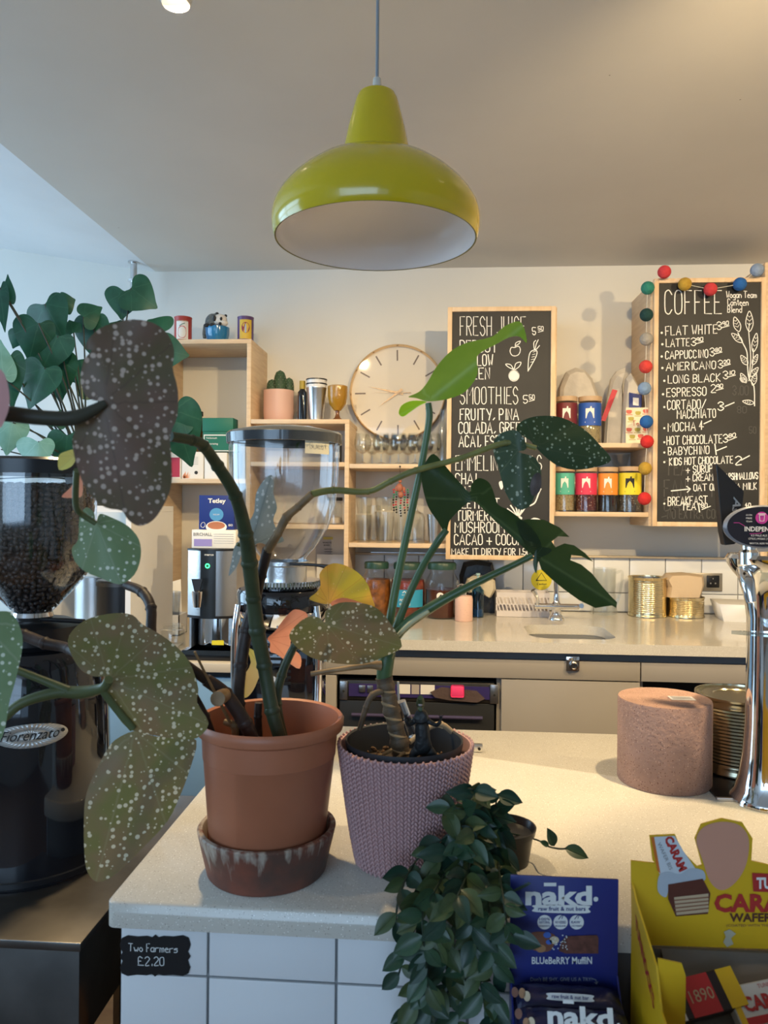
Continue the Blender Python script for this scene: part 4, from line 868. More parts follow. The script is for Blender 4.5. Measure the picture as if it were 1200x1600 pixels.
f = wrap(c, r, ZR, .0018); d = Draw(lambda a_, b_: f(a_, -b_)); d.font('PICKLED', -.034, -h*.31, .010, .040, bold=.02); d.font('GHERKINS', -.034, -h*.24, .009, .044, bold=.02); d.font('BATTENS', -.024, -h*.42, .004, .022); d.build('lettering', white_c, t)
Draw(f).line([(-.02, h*.47), (-.014, h*.50), (-.008, h*.47)], .003).build('emblem', white_c, t)
t, c, r, h = bigjar(690, 968, 54, 879, 'big jar of dark brown liquid with a round sticker', (mat('brown_syrup', (.075, .018, .006), .15), 0))
f = wrap(c, r, ZR, .001); Draw(f).disc((-.006, h*.42), .015).build('round_sticker', white_c, t); f = wrap(c, r, ZR, .0016); Draw(f).poly([(-.012, h*.40), (-.003, h*.39), (.002, h*.42), (-.004, h*.45)], True).build('sticker_print', ink, t)
c = at(633, 3.30, ZR); t, c, r, h = bigjar(634, 958, 60, 871, 'another big jar standing behind the middle pickle jars', (mat('dull_fill', (.10, .07, .05), .5), 1), name='storage_jar') if False else (None,)*4

# --- soap, sanitizer, coffee bags behind
c = G(725, 972, ZR); q = mpp(c); r = 14*q; c.y += r; c.z = ZR+.0005; h = P(725, 931, c.y).z-ZR
t = thing('soap_bottle', 'speckled pale pink soap bottle with a glass pump', 'bottle', c)
B().lathe([(0, 0), (r*.95, 0), (r, .004), (r, h*.88), (r*.9, h), (r*.3, h*1.02), (0, h*1.02)], c, 32).build('bottle', mat('pink_ceramic', (.78, .52, .44), .5, speck=(.35, .2, .16), speck_scale=160, speck_t=.15), t)
B().lathe([(0, h), (.010, h), (.010, h+.015), (.004, h+.017), (.004, h+.045), (0, h+.045)], c, 16).tube([(c.x, c.y, ZR+h+.04), (c.x-.01, c.y-.01, ZR+h+.047), (c.x-.03, c.y-.02, ZR+h+.040)], .0035).build('pump', chrome, t)
c = G(747, 966, ZR); r = 9.5*mpp(c); c.y += r+.01; c.z = ZR+.0005; h = P(747, 915, c.y).z-ZR
t = thing('sanitiser_bottle', 'tall blue tinted bottle with pale pump beside the soap', 'bottle', c)
B().lathe([(0, 0), (r, 0), (r, h*.85), (r*.4, h), (r*.35, h), (r*.9, h*.84), (r*.9, .003), (0, .003)], c, 24).build('bottle', blueg, t); B().lathe([(0, .004), (r*.88, .004), (r*.88, h*.25), (0, h*.25)], c, 20).build('liquid', mat('blue_liquid', (.04, .25, .42), .1), t)
B().lathe([(0, h-.002), (.011, h-.002), (.010, h+.012), (.004, h+.014), (.004, h+.04), (.009, h+.042), (.009, h+.05), (0, h+.05)], c, 14).build('pump', mat('pale_blue_plastic', (.35, .55, .60), .4), t)
def bag(name, label, pts, Y, z, dep, m_, cat='bag'):
    ps = [P(x, y, Y) for x, y in pts]; c = sum(ps, Vector())/len(ps)
    n = len(ps); b = B(); lay = []
    for k, (s_, o_) in enumerate(((.82, 0), (1, dep*.25), (1, dep*.75), (.82, dep))):
        lay.append([b.bm.verts.new((c.x+(p.x-c.x)*s_+R.uniform(-.002, .002), Y+o_+R.uniform(-.003, .003), max(z+.0006, c.z+(p.z-c.z)*s_+R.uniform(-.002, .002)) if p.z > z+.01 else z+.0006)) for p in ps])
    for A_, B2 in zip(lay, lay[1:]):
        for k in range(n): b.bm.faces.new((A_[k], A_[(k+1) % n], B2[(k+1) % n], B2[k]))
    for L_, rv in ((lay[0], 0), (lay[-1], 1)):
        cc_ = b.bm.verts.new((c.x+R.uniform(-.004, .004), L_[0].co.y + (-.006 if not rv else .006), c.z))
        for k in range(n): b.bm.faces.new((L_[k], L_[(k+1) % n], cc_))
    t = thing(name, label, cat, (c.x, Y+dep/2, z)); b.build('paper', m_, t, sharp=28); return t
bag('coffee_bag', 'black coffee bag standing behind the soap bottles', [(722, 966), (778, 966), (776, 930), (774, 895), (770, 880), (745, 876), (724, 880), (718, 900)], 3.29, ZR, .07, mat('bag_black', (.03, .03, .032), .35, bump=.8, bscale=25))
tg = bag('cloth_bundle', 'crumpled cream cloth bundle on the black coffee bag', [(730, 905), (742, 898), (762, 900), (774, 908), (775, 922), (768, 934), (756, 930), (744, 925), (733, 928), (727, 915)], 3.22, P(750, 934, 3.22).z, .05, mat('cream_cloth', (.62, .55, .42), .9, bump=1, bscale=40), 'cloth')
# slotted crate
a, b_ = P(776, 960, 3.05).x, P(858, 960, 3.05).x; Yk = G(815, 966, ZR).y+.03; a, b_ = P(776, 950, Yk).x, P(859, 950, Yk).x; zk = P(815, 926, Yk).z
t = thing('slotted_crate', 'white folding plastic crate with slanted slots beside the tap', 'crate', ((a+b_)/2, Yk+.1, ZR))
cr = mat('crate_white', (.66, .62, .62), .45); dd_ = .10
b = B(); H_ = zk-ZR; zs = [ZR+.001, ZR+H_*.25, ZR+H_*.50, ZR+H_*.54, ZR+H_*.80, zk]
for i in (0, 2, 4): b.box((a, Yk, zs[i]), (b_, Yk+.004, zs[i+1]))
for i in (1, 3):
    n = 14; w = (b_-a)/n
    for k in range(n+1):
        x = a+k*w*.98; g_ = w*.35; s_ = w*.5
        b.prism([(x-g_/2, Yk, zs[i]), (x+g_/2, Yk, zs[i]), (x+g_/2-s_*(1 if k else 0), Yk, zs[i+1]), (x-g_/2-s_*(1 if k else 0), Yk, zs[i+1])], (0, .004, 0))
fp = b.build('front_panel', cr, t); tag(fp, None, None)
B().box((a, Yk+dd_, ZR+.001), (b_, Yk+dd_+.004, zk)).build('back_panel', cr, t); B().box((a, Yk+.0045, ZR+.001), (a+.004, Yk+dd_, zk)).build('side_panel', cr, t); B().box((b_-.004, Yk+.0045, ZR+.001), (b_, Yk+dd_, zk)).build('side_panel', cr, t)
B().box((a-.003, Yk-.003, zk-.006), (b_+.003, Yk+dd_+.006, zk)).build('rim', mat('crate_rim', (.40, .38, .42), .5), t) if False else None
B().box((a+.004, Yk+.005, ZR+.001), (b_-.004, Yk+dd_, ZR+.006)).build('base', cr, t)
# tap
c = G(869, 968, ZR); c.z = ZR; q = mpp(c); t = thing('mixer_tap', 'chrome swan neck mixer tap with two lever arms behind the sink', 'tap', c)
B().lathe([(0, 0), (13*q, 0), (12*q, 4*q), (8*q, 8*q), (7*q, 16*q), (8*q, 18*q), (8*q, 24*q), (5*q, 28*q), (4.5*q, 40*q), (0, 40*q)], (c.x, c.y, ZR+.0005), 28).build('column', chrome, t)
z1 = ZR+21*q
B().tube([(c.x-34*q, c.y-.01, z1), (c.x+34*q, c.y-.01, z1)], 4.6*q, 14).build('cross_bar', chrome, t)
B().tube([(c.x-31*q, c.y-.01, z1), (c.x-30*q, c.y-.02, z1+12*q), (c.x-37*q, c.y-.03, z1+26*q)], [3*q, 2.6*q, 4.2*q], 10).build('lever', chrome, t)
B().tube([(c.x+32*q, c.y-.01, z1), (c.x+34*q, c.y-.04, z1+2*q), (c.x+33*q, c.y-.08, z1+5*q)], [3*q, 2.6*q, 3.8*q], 10).build('lever', chrome, t)
B().tube([(c.x, c.y, ZR+38*q), (c.x, c.y, ZR+75*q), (c.x+2*q, c.y-.02, ZR+98*q), (c.x+6*q, c.y-.07, ZR+106*q), (c.x+8*q, c.y-.13, ZR+98*q), (c.x+8*q, c.y-.15, ZR+80*q)], 4*q, 14).build('spout', chrome, t)
# caution sticker on the tiles
c = P(846, 906, YW-.031); t = thing('caution_sticker', 'round yellow caution sticker on the tiles behind the tap', 'sticker', c)
B().lathe([(0, 0), (16*mpp(c), 0), (16*mpp(c), .0006), (0, .0006)], (c.x, YW-.0285, c.z), 28, RX).build('disc', yellowm, t)
Draw(onY(YW-.0298)).line([(838, 907), (846, 895), (854, 907)], 1.3, False, True).build('triangle_print', ink, t); d = Draw(onY(YW-.0298)); d.font('Caution', 839, 914, 3.5, 15, bold=.01); d.build('lettering', ink, t)
# sockets
for i, (x0, x1) in enumerate(((1042, 1074), (1075, 1128))):
    c0, c1 = P(x0, 895, YW-.03), P(x1, 924, YW-.03); t = thing('power_socket', ['steel switch plate behind the paper bag', 'double steel power socket on tiles near the beer tap'][i], 'socket', ((c0.x+c1.x)/2, YW-.0285, (c0.z+c1.z)/2))
    B().box((c0.x, YW-.036, c1.z), (c1.x, YW-.0285, c0.z), .002).build('plate', mat('satin_plate', (.36, .33, .28), .35, .7), t)
    if i:
        for j in (1087, 1114):
            p_ = P(j, 910, YW-.037); B().box((p_.x-.026, YW-.0385, p_.z-.022), (p_.x+.026, YW-.0362, p_.z+.03), .002).build('insert', blackp, t)
            for dx, dz, w in ((0, .016, .004), (-.010, -.004, .006), (.010, -.004, .006)): B().box((p_.x+dx-w/2, YW-.0392, p_.z+dz-.003), (p_.x+dx+w/2, YW-.0386, p_.z+dz+.003)).build('pin_slot', greyink, t)
# catering tins
def rib_can(name, label, px, py, w, top, z, m_, ribs=22, lid=True, cat='tin', dents=0):
    c = G(px, py, z); r = w/2*mpp(c); c.y += r; r = w/2*mpp(c); c.x = P(px, py, c.y).x; h = P(px, top, c.y).z-z; c.z = z+.0005
    t = thing(name, label, cat, c); pr = [(0, .003), (r*.95, .003), (r*.97, 0), (r*1.01, .001), (r*1.01, .005), (r*.985, .008), (r*.985, h*.10)]
    n = ribs*4
    for k in range(n+1): pr.append((r*(.978+.011*math.cos(2*PI*k/4)), h*.12+(h*.76)*k/n))
    pr += [(r*.985, h*.90), (r*.985, h-.007), (r*1.01, h-.005), (r*1.01, h), (r*.97, h), (r*.96, h-.006)]
    b = B(); b.lathe(pr + ([] if not lid else []), c, 64).build('can', m_, t, sharp=50)
    if lid: B().lathe([(r*.965, h-.005), (r*.85, h-.005), (r*.83, h-.003), (r*.6, h-.003), (r*.58, h-.005), (0, h-.005)], c, 48).build('lid', gold_d, t)
    else: B().lathe([(r*.95, h-.006), (r*.95, h*.1), (0, h*.1)], c, 48).build('inner_wall', steel, t)
    return t, c, r, h
rib_can('catering_tin', 'tall ribbed gold catering tin right of the glass jug', 1011, 966, 58, 901, ZR, gold, 16, lid=False)
t, c, r, h = rib_can('catering_tin', 'short ribbed gold tin with a paper bag on top', 1070, 967, 57, 932, ZR, gold, 9)
bag('paper_bag', 'folded cream paper bag standing in the short gold tin', [(1043, 931), (1097, 932), (1104, 915), (1102, 900), (1075, 897), (1047, 897), (1040, 905), (1046, 918)], c.y-.05, c.z+h-.001, .10, mat('cream_bag', (.62, .48, .33), .8, bump=.7, bscale=30))
# trays stack
for i in range(1):
    a = G(1108, 962, ZR+.004); z = ZR+.001
    t = thing('plastic_tray', 'white tapered plastic tub beside the short gold tin', 'tray', (a.x+.08, 3.22, z))
    x0, x1 = a.x, a.x+.19; y0, y1 = 3.14, 3.33; b = B(); ins = .02
    lo = [b.bm.verts.new(p) for p in ((x0+ins, y0+ins, z), (x1-ins, y0+ins, z), (x1-ins, y1-ins, z), (x0+ins, y1-ins, z))]; up = [b.bm.verts.new(p) for p in ((x0, y0, z+.07), (x1, y0, z+.07), (x1, y1, z+.07), (x0, y1, z+.07))]
    b.bm.faces.new(lo)
    for k in range(4): b.bm.faces.new((lo[k], lo[(k+1) % 4], up[(k+1) % 4], up[k]))
    b.build('tray', whitep, t, solid=.003)
    t.rotation_euler = (0, 0, math.radians(-8+2*i))
# glass jug
c = G(948, 962, ZR); q = mpp(c); r = 21*q; c.y += r; c.z = ZR+.0005; h = P(957, 888, c.y).z-ZR
t = thing('glass_jug', 'clear glass jug with handle beside the gold tins', 'jug', c)
B().lathe([(0, 0), (r*.95, 0), (r, .006), (r*.85, h*.5), (r*.92, h), (r*.86, h), (r*.79, h*.5), (r*.9, .012), (0, .01)], c, 32).build('jug', glass, t)
B().tube([(c.x+r*.9, c.y, ZR+h*.9), (c.x+r*1.35, c.y, ZR+h*.92), (c.x+r*1.2, c.y, ZR+h*.5), (c.x+r*.9, c.y, ZR+h*.2)], .006, 10).build('handle', glass, t)
c = G(900, 950, ZR); t = thing('glass_jug', 'second clear glass jug half hidden by the split leaf', 'jug', (c.x, c.y, ZR)); c.z = ZR+.0005
B().lathe([(0, 0), (.05, 0), (.05, .14), (.047, .14), (.046, .006), (0, .006)], c, 32).build('jug', glass, t)

# --- tea jars between the boards
def teajar(px, w, top, labm, fill, z, Y, name, label, logo=white_c):
    c = at(px, Y, z+.0005); r = w/2*mpp(c); c.y += r; c.x = P(px, 791, c.y).x; h = hgt(top, Y, z)
    t = thing(name, label, 'jar', c, None)
    B().lathe([(0, 0), (r, 0), (r, h*.88), (r*.95, h*.9), (r*.9, h*.9), (r*.95, h*.87), (r*.95, .004), (0, .004)], c, 32).build('jar', glass, t)
    B().lathe([(0, .005), (r*.94, .005), (r*.94, h*.40), (0, h*.38)], c, 28).build('tea', fill, t)
    B().lathe([(0, h*.9), (r*1.0, h*.9), (r*1.02, h*.93), (r*1.02, h), (0, h)], c, 32).build('lid', mat('bamboo_lid', (.52, .36, .22), .5), t)
    wrap_patch(c, r, c.z, -r*1.25, r*1.25, h*.38, h*.86, labm, 'label', t, .0008)
    f = wrap(c, r, c.z, .0016); s_ = r*.36
    Draw(f).poly([(-s_, h*.53), (s_, h*.53), (s_, h*.74), (s_*.4, h*.74), (s_*.4, h*.78), (s_*.1, h*.78), (0, h*.74), (-s_, h*.74)]).build('emblem', logo, t)
    Draw(f).line([(-s_*1.1, h*.45), (s_*1.1, h*.45)], .003).build('text_line', logo, t)
    return t
oats = mat('chamomile_tea', (.42, .33, .17), .9, speck=(.18, .13, .06), speck_scale=180, speck_t=.4, bump=1, bscale=150); fruit = mat('fruit_tea', (.10, .015, .015), .8, speck=(.55, .35, .25), speck_scale=120, speck_t=.3, bump=1, bscale=120)
blackt = mat('black_tea', (.02, .015, .013), .85, bump=1, bscale=170); mint = mat('grey_tea', (.10, .085, .07), .9, speck=(.38, .34, .27), speck_scale=140, speck_t=.35, bump=1, bscale=130)
Yj = 3.15
teajar(882, 31, 728, tealm, oats, zD2, Yj, 'tea_jar', 'lidded tea jar with a teal label on the lower shelf')
teajar(915.5, 34, 728, pinkred, fruit, zD2, Yj, 'tea_jar', 'lidded tea jar with a crimson label, lower shelf')
teajar(949.5, 31, 728, orangem, blackt, zD2, Yj, 'tea_jar', 'lidded tea jar with an orange label, lower shelf')
teajar(984, 36, 727, yellowm, mint, zD2, Yj, 'tea_jar', 'lidded tea jar with a yellow label, lower shelf', ink)
teajar(884, 33, 619, maroon, oats, zD1, Yj, 'tea_jar', 'lidded tea jar with a maroon label on the upper shelf')
teajar(920.5, 36, 619, royal, oats, zD1, Yj, 'tea_jar', 'lidded tea jar with a royal blue label on the upper shelf')
wb_ = mat('white_bag', (.60, .56, .50), .6, noise=.15, nscale=20, bump=.9, bscale=22)
bag('coffee_bag', 'white folded bag behind the maroon and blue tea jars', [(872, 693), (934, 693), (938, 620), (926, 590), (915, 576), (900, 573), (886, 580), (876, 605)], 3.30, zD1, .08, wb_)
t = bag('coffee_bag', 'white bag with a slanted red label beside blue tea jar', [(944, 693), (972, 693), (975, 640), (974, 600), (978, 573), (966, 578), (957, 590), (950, 630)], 3.24, zD1, .06, wb_)
B().prism([P(x, y, 3.232) for x, y in ((939, 657), (946, 658), (965, 610), (957, 608))], (0, .001, 0)).build('red_label', redm, t)
t = bag('coffee_bag', 'white bag with a navy label at right of the upper shelf', [(974, 693), (1004, 693), (1003, 625), (998, 600), (987, 582), (980, 590), (977, 630)], 3.18, zD1, .055, wb_)
B().prism([P(x, y, 3.170) for x, y in ((983, 613), (1003, 617), (1002, 643), (983, 640))], (0, .001, 0)).build('navy_label', bluem, t)
B().prism([P(x, y, 3.168) for x, y in ((989, 621), (998, 622), (998, 634), (989, 633))], (0, .001, 0)).build('label_emblem', white_c, t)
a, b_ = P(978, 660, 3.14), P(1014, 660, 3.14); t = thing('greeting_card', 'cream card with teacup prints leaning on the white bags', 'card', (a.x, 3.14, zD1)); ze = hgt(637, 3.14, zD1)
B().box((a.x, 3.14, zD1+.0005), (b_.x, 3.143, zD1+ze)).build('card', cream, t); pm = [mat('card_pink', (.60, .14, .10), .6), mat('card_olive', (.45, .38, .08), .6)]
for i, (x, y) in enumerate(((983, 644), (997, 646), (1009, 643), (986, 655), (983, 672), (996, 672), (1009, 671), (988, 683), (1001, 682))):
    Draw(onY(3.1394)).poly([(x-4, y-3), (x+4, y-3), (x+3, y+2), (x-3, y+2)], True).line([(x-5, y+4), (x+5, y+4)], 1).build('teacup_print', pm[i % 2 if i != 1 else 1], t)
Draw(onY(3.1394)).hand('Tea', 988, 665, 8, 16, 1).build('lettering', pm[0], t)
c = at(962, 3.22, zD2+.142); t = None
c = at(968, 3.33, zD2+.0005); t = thing('glass_funnel', 'clear glass funnel standing behind the lower tea jars', 'funnel', c); h = hgt(708, 3.3, zD2)
B().lathe([(.02, 0), (.018, h*.6), (.042, h), (.039, h), (.015, h*.6), (.017, 0)], c, 28).build('funnel', glass, t)
# goods on the shelf at the right edge
for i, (z, m_) in enumerate(((zDb+TH, yellowm), (zD1+.02, redm))):
    for k in range(2): teajar(1212+k*38, 34, (822-8-75) if i == 0 else 612, [yellowm, tealm, redm, orangem][i*2+k], mint, z, 3.15, 'tea_jar', ['tea jar with yellow label at the right edge, lower shelf', 'teal tea jar beyond the right edge, lower shelf', 'tea jar with red label at the right edge, upper shelf', 'orange tea jar beyond the right edge, upper shelf'][i*2+k])

# --- pompom garland
PG = [(1007, 779, 'bright red', (.62, .03, .03)), (1008, 732, 'mustard', (.48, .30, .04)), (1011, 690, 'bright red', 0), (1010, 659, 'blue', (.02, .12, .40)), (1007, 607, 'light blue', (.22, .33, .52)), (1009, 573, 'coral red', (.65, .06, .05)),
      (1010, 530, 'grey', (.36, .34, .31)), (1010, 492, 'dark green', (.012, .05, .05)), (1012, 450, 'green', (.03, .22, .17)), (1038, 425, 'red', (.60, .05, .06)), (1070, 444, 'mustard', (.42, .26, .05)), (1110, 452, 'red', (.62, .05, .07)), (1156, 444, 'blue', (.03, .12, .32)), (1183, 422, 'pale blue', (.25, .33, .48))]
Yp_ = YS-.05; t = thing('pompom_garland', 'felt pompom garland draped over the coffee chalkboard', 'garland', P(1012, 450, Yp_))
for x, y, nm, col in PG:
    m_ = mat('felt_'+nm.replace(' ', '_'), col, .95, noise=.15, nscale=60, bump=1, bscale=110) if col else MC['felt_bright_red']
    p_ = P(x, y, Yp_); tag(B().ball(p_, 10.3*mpp(p_), sub=3).build('pompom', m_, t), nm+' felt pompom', None)
B().tube([P(x, y, Yp_) for x, y, *_ in PG], .0010, 5, smooth=False).build('string', mat('white_string', (.7, .68, .62), .8), t)
# ================================================================ front things
# pendant lamp
Yp = 1.30; c = P(587, 375, Yp); q = mpp(c)
t = thing('pendant_lamp', 'glossy lime yellow enamel pendant lamp with white inside', 'lamp', (c.x, c.y, ZC))
lime = mat('lime_enamel', (.62, .47, .012), .16, spec=.6, coat=.4); inw = mat('lamp_inside_white', (.92, .90, .90), .25)
pr = [(156.5, 0), (159, 5), (161.5, 18), (161.5, 34), (158, 48), (150, 62), (138, 77), (122, 92), (103, 106), (84, 115), (66, 122), (55.5, 127), (52.5, 131), (51, 142), (45, 172), (37, 203), (33, 218), (29, 226), (23, 230), (8, 232), (0, 232)]
B().lathe([(r*q, z*q) for r, z in pr], c, 96).build('shade', lime, t, sharp=28)
B().lathe([(r*q-.0022 if r > 10 else 0, z*q+(0 if z < 5 else -.0022)) for r, z in pr], c, 96).build('shade_lining', inw, t, sharp=28)
B().lathe([(156.5*q, 0), (156.9*q, -.0006), (156.5*q-.0022, 0)], c, 96).build('rim', mat('rim_olive', (.18, .17, .05), .4), t)
B().lathe([(0, 130*q), (20*q, 130*q), (22*q, 170*q), (22*q, 215*q), (0, 215*q)], c, 28).build('bulb_holder', whitep, t)
B().lathe([(0, 232*q), (7*q, 232*q), (7*q, 243*q), (6*q, 252*q), (3*q, 254*q), (0, 254*q)], c, 20).build('cord_grip', mat('clear_grip', (.62, .60, .54), .2), t)
B().tube([(c.x, c.y, c.z+252*q), (c.x, c.y, ZC-.02)], 2.6*q, 12).build('cord', mat('grey_cord', (.28, .31, .34), .5), t)
B().lathe([(0, 0), (.045, 0), (.05, -.02), (.02, -.03), (0, -.03)], (c.x, c.y, ZC), 24).build('ceiling_rose', whitep, t)

# ---------------------------------------------------------------- leaves
def leaf(name, out, att, Y, m, parent, tip=None, gx=0, gy=0, cup=0, droop=0, pleat=0, npl=8, label=None, smooth=True, step=None, thick=.0009):
    out = [Vector(p) for p in out]; att = Vector(att)
    if smooth: out = crom(out, None, 3, True)
    xs, ys = [p.x for p in out], [p.y for p in out]; L_ = max(max(xs)-min(xs), max(ys)-min(ys)); st = step or L_/15
    tip = Vector(tip) if tip else max(out, key=lambda p: (p-att).length); ax = (tip-att); al = ax.length; ax = ax/al; nx = Vector((-ax.y, ax.x))
    def inside(p):
        r = False; j = len(out)-1
        for i in range(len(out)):
            a, b = out[i], out[j]
            if (a.y > p.y) != (b.y > p.y) and p.x < (b.x-a.x)*(p.y-a.y)/(b.y-a.y)+a.x: r = not r
            j = i
        return r
    pts = list(out); y = min(ys)+st/2; row = 0
    while y < max(ys):
        x = min(xs) + (st/2 if row % 2 else 0)
        while x < max(xs):
            p = Vector((x, y))
            if inside(p) and min((p-o).length for o in out) > st*.45: pts.append(p)
            x += st
        y += st*.87; row += 1
    n = len(out); vs, es, fs, *_ = delaunay_2d_cdt(pts, [(i, (i+1) % n) for i in range(n)], [], 1, 1e-4)
    q = mpp(P(att.x, att.y, Y)); b = B(); nv = []; uv = {}
    for v in vs:
        d = v-att; s_ = d.dot(ax)/al; w = d.dot(nx)/al; rr = d.length/al; th = math.atan2(w, s_)
        off = (gx*d.x + gy*d.y)*q + cup*abs(w)*al*q + droop*s_*abs(s_)*al*q + pleat*math.cos(th*npl)*min(rr, 1)*al*q
        p = P(v.x, v.y, Y+off); nv.append(b.bm.verts.new(p)); uv[nv[-1]] = (th/(2*PI)+.5, rr)
    ul = b.bm.loops.layers.uv.new('UVMap')
    for f in fs:
        try: fc = b.bm.faces.new([nv[i] for i in f])
        except ValueError: continue
        for l in fc.loops: l[ul].uv = uv[l.vert]
    o = b.build(name, m, parent, sharp=80)
    if label: o['label'] = label
    return o
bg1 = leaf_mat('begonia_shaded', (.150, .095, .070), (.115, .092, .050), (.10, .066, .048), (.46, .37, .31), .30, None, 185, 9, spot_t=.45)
bg2 = leaf_mat('begonia_olive', (.19, .19, .070), (.24, .175, .095), (.26, .24, .13), (.66, .62, .46), .45, None, 160, 11, spot_t=.45)
bg3 = leaf_mat('begonia_green', (.20, .29, .15), (.17, .25, .12), (.30, .36, .24), (.66, .72, .60), .25, None, 160, 9, spot_t=.4)
bg4 = leaf_mat('begonia_dark_green', (.036, .066, .026), (.042, .075, .034), (.06, .085, .045), (.30, .38, .27), .22, None, 165, 9, spot_t=.36)
bgo = leaf_mat('begonia_amber_backlit', (.72, .42, .07), (.50, .42, .06), (.40, .20, .05), (.70, .52, .22), .72, None, 130, 13, spot_t=.18)  # colour brightened to stand in for light coming through the leaf
bgp = leaf_mat('begonia_coral', (.85, .38, .24), (.78, .30, .19), (.60, .20, .12), None, .72, None, 100, 13)
bgy = leaf_mat('begonia_yellow', (.72, .66, .18), (.76, .58, .26), (.48, .45, .14), None, .55, None, 100, 9)
bgs = leaf_mat('begonia_silver', (.40, .46, .46), (.30, .37, .36), (.24, .30, .29), (.68, .74, .74), .2, None, 150, 7, spot_t=.4)
stem_g = mat('begonia_stem_green', (.055, .075, .035), .45, noise=.35, nscale=30, bump=.2, bscale=70); stem_b = mat('begonia_stem_brown', (.055, .032, .024), .5, noise=.5, nscale=40, bump=.4, bscale=60)
stem_t = mat('begonia_stem_tan', (.36, .22, .10), .5, noise=.45, nscale=35, bump=.4, bscale=60); stem_l = mat('leafstalk_green', (.10, .125, .05), .45)
def stem(name, pts, m, parent, seg=12, nodes=()):     # pts: px, py, Y, half width px
    v = [P(a, b, Y) for a, b, Y, w in pts]; r = [w*mpp(p) for p, (_, _, _, w) in zip(v, pts)]
    if nodes is not None:
        v2, r2 = crom(v, r, 5); L = []; 
        b = B(); b.tube(v2, r2, seg, smooth=False)
        for i in range(1, len(v)-1):
            d = (v[min(i+1, len(v)-1)]-v[i-1]).normalized(); k = i*5
            b.tube([v2[k]-d*r[i]*.5, v2[k], v2[k]+d*r[i]*.5], [r[i]*1.0, r[i]*1.18, r[i]*1.0], seg, smooth=False)
    else: b = B().tube(v, r, seg)
    return b.build(name, m, parent, sharp=60)

# ---------------------------------------------------------------- terracotta pot, saucer and begonia
c = Vector(G(417, 1357, ZF)); c.x = P(417, 1357, c.y).x; q = mpp(c)
c.z = ZF+.0005
ter = mat('terracotta_plastic', (.46, .165, .085), .42, noise=.10, nscale=14); terd = mat('weathered_terracotta', (.24, .075, .045), .55, col2=(.10, .055, .042), nscale=16, bump=.5, bscale=30)
def stain(M):    # limescale runs down from the saucer's rim
    nt = M.node_tree; n = nt.nodes; L = nt.links; b = n['Principled BSDF']; old = b.inputs['Base Color'].links[0].from_socket
    tc = n['Texture Coordinate']; mp = n.new('ShaderNodeMapping'); mp.inputs['Scale'].default_value = (60, 60, 9); L.new(tc.outputs['Object'], mp.inputs[0])
    no = n.new('ShaderNodeTexNoise'); no.inputs['Scale'].default_value = 1.4; no.inputs['Detail'].default_value = 3; L.new(mp.outputs[0], no.inputs[0])
    sp = n.new('ShaderNodeSeparateXYZ'); L.new(tc.outputs['Object'], sp.inputs[0])
    zr = n.new('ShaderNodeMapRange'); zr.inputs[1].default_value = .015; zr.inputs[2].default_value = .055; zr.inputs[3].default_value = -.16; zr.inputs[4].default_value = .14; L.new(sp.outputs[2], zr.inputs[0])
    ad = n.new('ShaderNodeMath'); L.new(no.outputs[0], ad.inputs[0]); L.new(zr.outputs[0], ad.inputs[1])
    xr = n.new('ShaderNodeMapRange'); xr.inputs[1].default_value = -.02; xr.inputs[2].default_value = .03; xr.inputs[3].default_value = 0; xr.inputs[4].default_value = -.12; L.new(sp.outputs[0], xr.inputs[0])
    a2 = n.new('ShaderNodeMath'); L.new(ad.outputs[0], a2.inputs[0]); L.new(xr.outputs[0], a2.inputs[1])
    mr = n.new('ShaderNodeMapRange'); mr.inputs[1].default_value = .50; mr.inputs[2].default_value = .66; mr.inputs[4].default_value = .85; L.new(a2.outputs[0], mr.inputs[0])
    mx = n.new('ShaderNodeMix'); mx.data_type = 'RGBA'; mx.inputs[7].default_value = (.46, .40, .33, 1); L.new(old, mx.inputs[6]); L.new(mr.outputs[0], mx.inputs[0]); L.new(mx.outputs[2], b.inputs['Base Color'])
stain(terd)
t = thing('pot_saucer', 'deep weathered terracotta saucer with white limescale runs', 'saucer', c)
hs = .062; r0, r1 = 92*q, 107*q
B().lathe([(0, 0), (r0*.97, 0), (r0, .003), (r1, hs-.002), (r1-.002, hs), (r1-.007, hs), (r1-.009, hs-.003), (r0-.006, .008), (0, .008)], c, 72).build('dish', terd, t, sharp=40)
bp_ = Vector((c.x, c.y, ZF+.010)); zr = P(423, 1118, c.y).z
t = thing('begonia_pot', 'terracotta coloured plastic pot with a tall spotted begonia', 'potted plant', bp_); beg = t
H = zr-bp_.z; rr = 114.5*mpp(Vector((c.x, c.y, zr))); rb = 84*q; pc = Vector((P(423, 1118, c.y).x, c.y, 0)); 
def prf(x): return x
pot = B().lathe([(0, 0), (rb, 0), (rb+.002, .004), (rr*.885, H*.74), (rr*.895, H*.745), (rr*.915, H*.90), (rr*.985, H*.92), (rr, H*.95), (rr, H*.98), (rr*.97, H), (rr*.925, H*.99), (rr*.90, H*.93), (rr*.84, H*.70), (rr*.82, H*.66)], bp_, 80)
for v in pot.bm.verts: v.co.x += (pc.x-bp_.x)*max(0, (v.co.z-bp_.z)/H)
pot.build('pot', ter, t, sharp=40)
B().lathe([(0, H*.70), (rr*.4, H*.71), (rr*.845, H*.69)], (pc.x, c.y, bp_.z), 40).build('soil', mat('soil_brown', (.055, .032, .022), .95, bump=1.0, bscale=70), t)
yb = c.y; ysoil = bp_.z+H*.70
